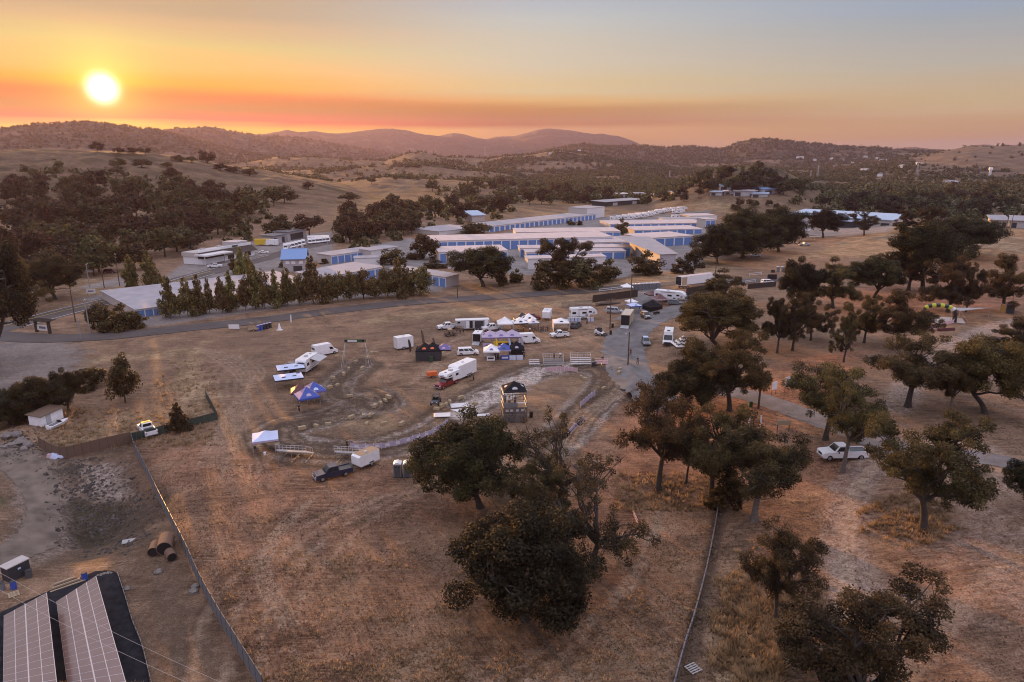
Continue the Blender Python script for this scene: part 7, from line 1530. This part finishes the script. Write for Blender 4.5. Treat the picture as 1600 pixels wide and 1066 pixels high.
# solar panels
PANEL = pm('solar_glass', (.175,.110,.096), .22, .12, .35, spec=.6, coat=.3); FRAME = pm('panel_frame', (.55,.50,.49), .5, .1)  # reflected sunset sky is put into the brown base of the glass
def solar(label, TL, TR, BL, BR, nx, ny):
    gh = float(height(*G(TL[0], TL[1])[:2])); c = [Gz(a[0], a[1], a[2]+gh) for a in (TL, TR, BL, BR)]; o = c[0].copy(); o.z = gh; t = thing('solar_array', label, 'solar panels', o)
    c = [p-o for p in c]; Q = lambda a, b: (c[0]*(1-a)+c[1]*a)*(1-b)+(c[2]*(1-a)+c[3]*a)*b
    wid, lng = (c[1]-c[0]).length, (c[2]-c[0]).length
    n_ = (c[1]-c[0]).cross(c[2]-c[0]).normalized(); n_ = n_ if n_.z > 0 else -n_
    for i in range(nx):
        for j in range(ny):
            q_ = [Q(i/nx, j/ny), Q((i+1)/nx, j/ny), Q((i+1)/nx, (j+1)/ny), Q(i/nx, (j+1)/ny)]
            pn = MB().hexa([p-n_*.04 for p in q_]+q_).build('panel', FRAME, t); da, db = (.045 if i != nx//2-1 else .09)/wid, .022/lng
            g_ = [Q(i/nx+.02/wid, j/ny+db), Q((i+1)/nx-da, j/ny+db), Q((i+1)/nx-da, (j+1)/ny-db), Q(i/nx+.02/wid, (j+1)/ny-db)]
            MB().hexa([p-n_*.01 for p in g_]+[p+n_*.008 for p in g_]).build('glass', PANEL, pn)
    m_ = MB()
    for a in (.04, .96):
        for b in (.02, .25, .5, .75, .98): q_ = Q(a, b); m_ = MB().bar((q_.x, q_.y, -.2), (q_.x, q_.y, q_.z-.05), .05); m_.build('post', STEEL, t)
    for a in (.04, .96): MB().bar(Q(a, .01)-n_*.1, Q(a, .99)-n_*.1, .04).build('rail', STEEL, t)
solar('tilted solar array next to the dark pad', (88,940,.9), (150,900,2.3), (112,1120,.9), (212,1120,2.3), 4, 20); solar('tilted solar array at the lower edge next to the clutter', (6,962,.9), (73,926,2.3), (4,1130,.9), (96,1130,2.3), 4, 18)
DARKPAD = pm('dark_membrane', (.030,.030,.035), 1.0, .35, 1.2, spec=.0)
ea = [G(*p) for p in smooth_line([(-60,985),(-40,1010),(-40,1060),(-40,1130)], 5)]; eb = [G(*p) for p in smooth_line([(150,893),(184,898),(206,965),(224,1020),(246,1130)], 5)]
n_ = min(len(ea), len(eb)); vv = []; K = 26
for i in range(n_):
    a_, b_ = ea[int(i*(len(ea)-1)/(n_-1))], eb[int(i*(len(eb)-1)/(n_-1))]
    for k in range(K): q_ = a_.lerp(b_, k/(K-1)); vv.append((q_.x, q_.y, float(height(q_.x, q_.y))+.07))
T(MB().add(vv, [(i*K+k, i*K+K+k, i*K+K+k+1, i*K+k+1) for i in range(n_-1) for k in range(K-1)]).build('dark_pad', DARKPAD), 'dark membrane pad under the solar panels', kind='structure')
fence('low wire edging with pale posts beside the dark pad', [(184,898),(196,935),(208,975),(222,1010),(236,1066),(244,1100)], .45, pm('edging', (.30,.28,.26), .9, .2), 4, C['pole'], 'edging')
def cable(label, a, b, sag):
    pts = [a.lerp(b, i/24)-Vector((0,0,sag*4*(i/24)*(1-i/24))) for i in range(25)]; v, f = tube([tuple(p) for p in pts], [.009]*25, 4); o = MB().add(v, [tuple(q_) for q_ in f]).build('overhead_cable', C['lightgrey']); return T(o, label, 'cable')
cable('thin overhead cable crossing above the solar panels, upper of two', Gz(-30, 878, 11), Gz(470, 1120, 10), .6); cable('thin overhead cable crossing above the solar panels, lower of two', Gz(-30, 905, 11), Gz(420, 1120, 10), .6)

# ------------------------------------------------------------------ dry grass: tufts over the near field
def tufts(n, seed, label, col1, col2, fn, smin, smax, blades=5):
    rng = np.random.default_rng(seed); u = rng.uniform(-80, 1680, n*5); v = 560+(1150-560)*rng.uniform(0, 1, n*5)**.75
    dx, dy = (u-800)/FPX, (533-v)/FPX; X, Y, Z = dx, CP+dy*SP, -SP+dy*CP; tt_ = -H0/Z; z0_ = height(X*tt_, Y*tt_); tt_ = -(H0-z0_)/Z; z0_ = height(X*tt_, Y*tt_); tt_ = -(H0-z0_)/Z; x, y = X*tt_, Y*tt_
    keep = rng.uniform(0, 1, len(x)) < fn(x, y, u, v); x, y = x[keep][:n], y[keep][:n]; z = height(x, y); m = len(x)
    s = rng.uniform(smin, smax, m); a = rng.uniform(0, 6.28, (m, blades)); lean = rng.uniform(.2, .9, (m, blades)); b = np.stack([x, y, z], 1)[:, None]+np.stack([np.cos(a), np.sin(a), a*0], 2)*(s[:, None, None]*.25)
    w = np.stack([-np.sin(a), np.cos(a), a*0], 2)*(s[:, None, None]*.16); tip = b+np.stack([np.cos(a)*lean, np.sin(a)*lean, 1-lean*.4], 2)*s[:, None, None]
    vv = np.stack([b-w, b+w, tip], 2).reshape(-1, 3); return T(link('dry_grass', mesh_np('dry_grass', vv, np.arange(len(vv)).reshape(-1, 3)), leaf_mat('straw_'+str(seed), tuple(c_*.62 for c_ in col1), tuple(min(.6, c_*1.3) for c_ in col1), 0.0, .5)), label, kind='stuff')
paved = [flat(q_) for q_ in ([(0,700),(205,690),(410,1066),(0,1066)], [(390,655),(650,650),(960,566),(1000,600),(860,720),(640,700),(420,712)], [(1290,1066),(1300,830),(1330,720),(1600,720),(1600,1066)])]
def density(x, y, u, v):
    P_ = np.stack([x, y], 1); k = .35+.65*sstep((wob(x, y, 14, 6, 1)+.35)/.7)
    for i, pl_ in enumerate(paved): k = np.where(inside(P_, pl_), .0 if i < 2 else .12, k)
    return k
tufts(60000, 3, 'short brown mown grass over the near field', (.20,.128,.080), None, density, .08, .20)
tufts(16000, 4, 'pale straw tufts over the near field', (.36,.26,.16), None, lambda x, y, u, v: density(x, y, u, v)*sstep((wob(x, y, 9, 6, 6))/.5), .12, .34)
tufts(9000, 6, 'tall uncut straw along the fences and under the oaks', (.33,.225,.125), None, lambda x, y, u, v: np.where(((((u-1175)/62)**2+((v-985)/105)**2) < 1+.6*wob(x, y, 5, 6, 4)) | ((u > 240) & (u < 340) & (v > 540) & (v < 640)) | ((u > 60) & (u < 340) & (v > 640) & (v < 700)) | ((((u-1420)/75)**2+((v-812)/42)**2) < .8+.8*wob(x, y, 4, 6, 4)) | ((u > 960) & (u < 1130) & (v > 740) & (v < 800)), 1.0, .0), .3, .75, 7)
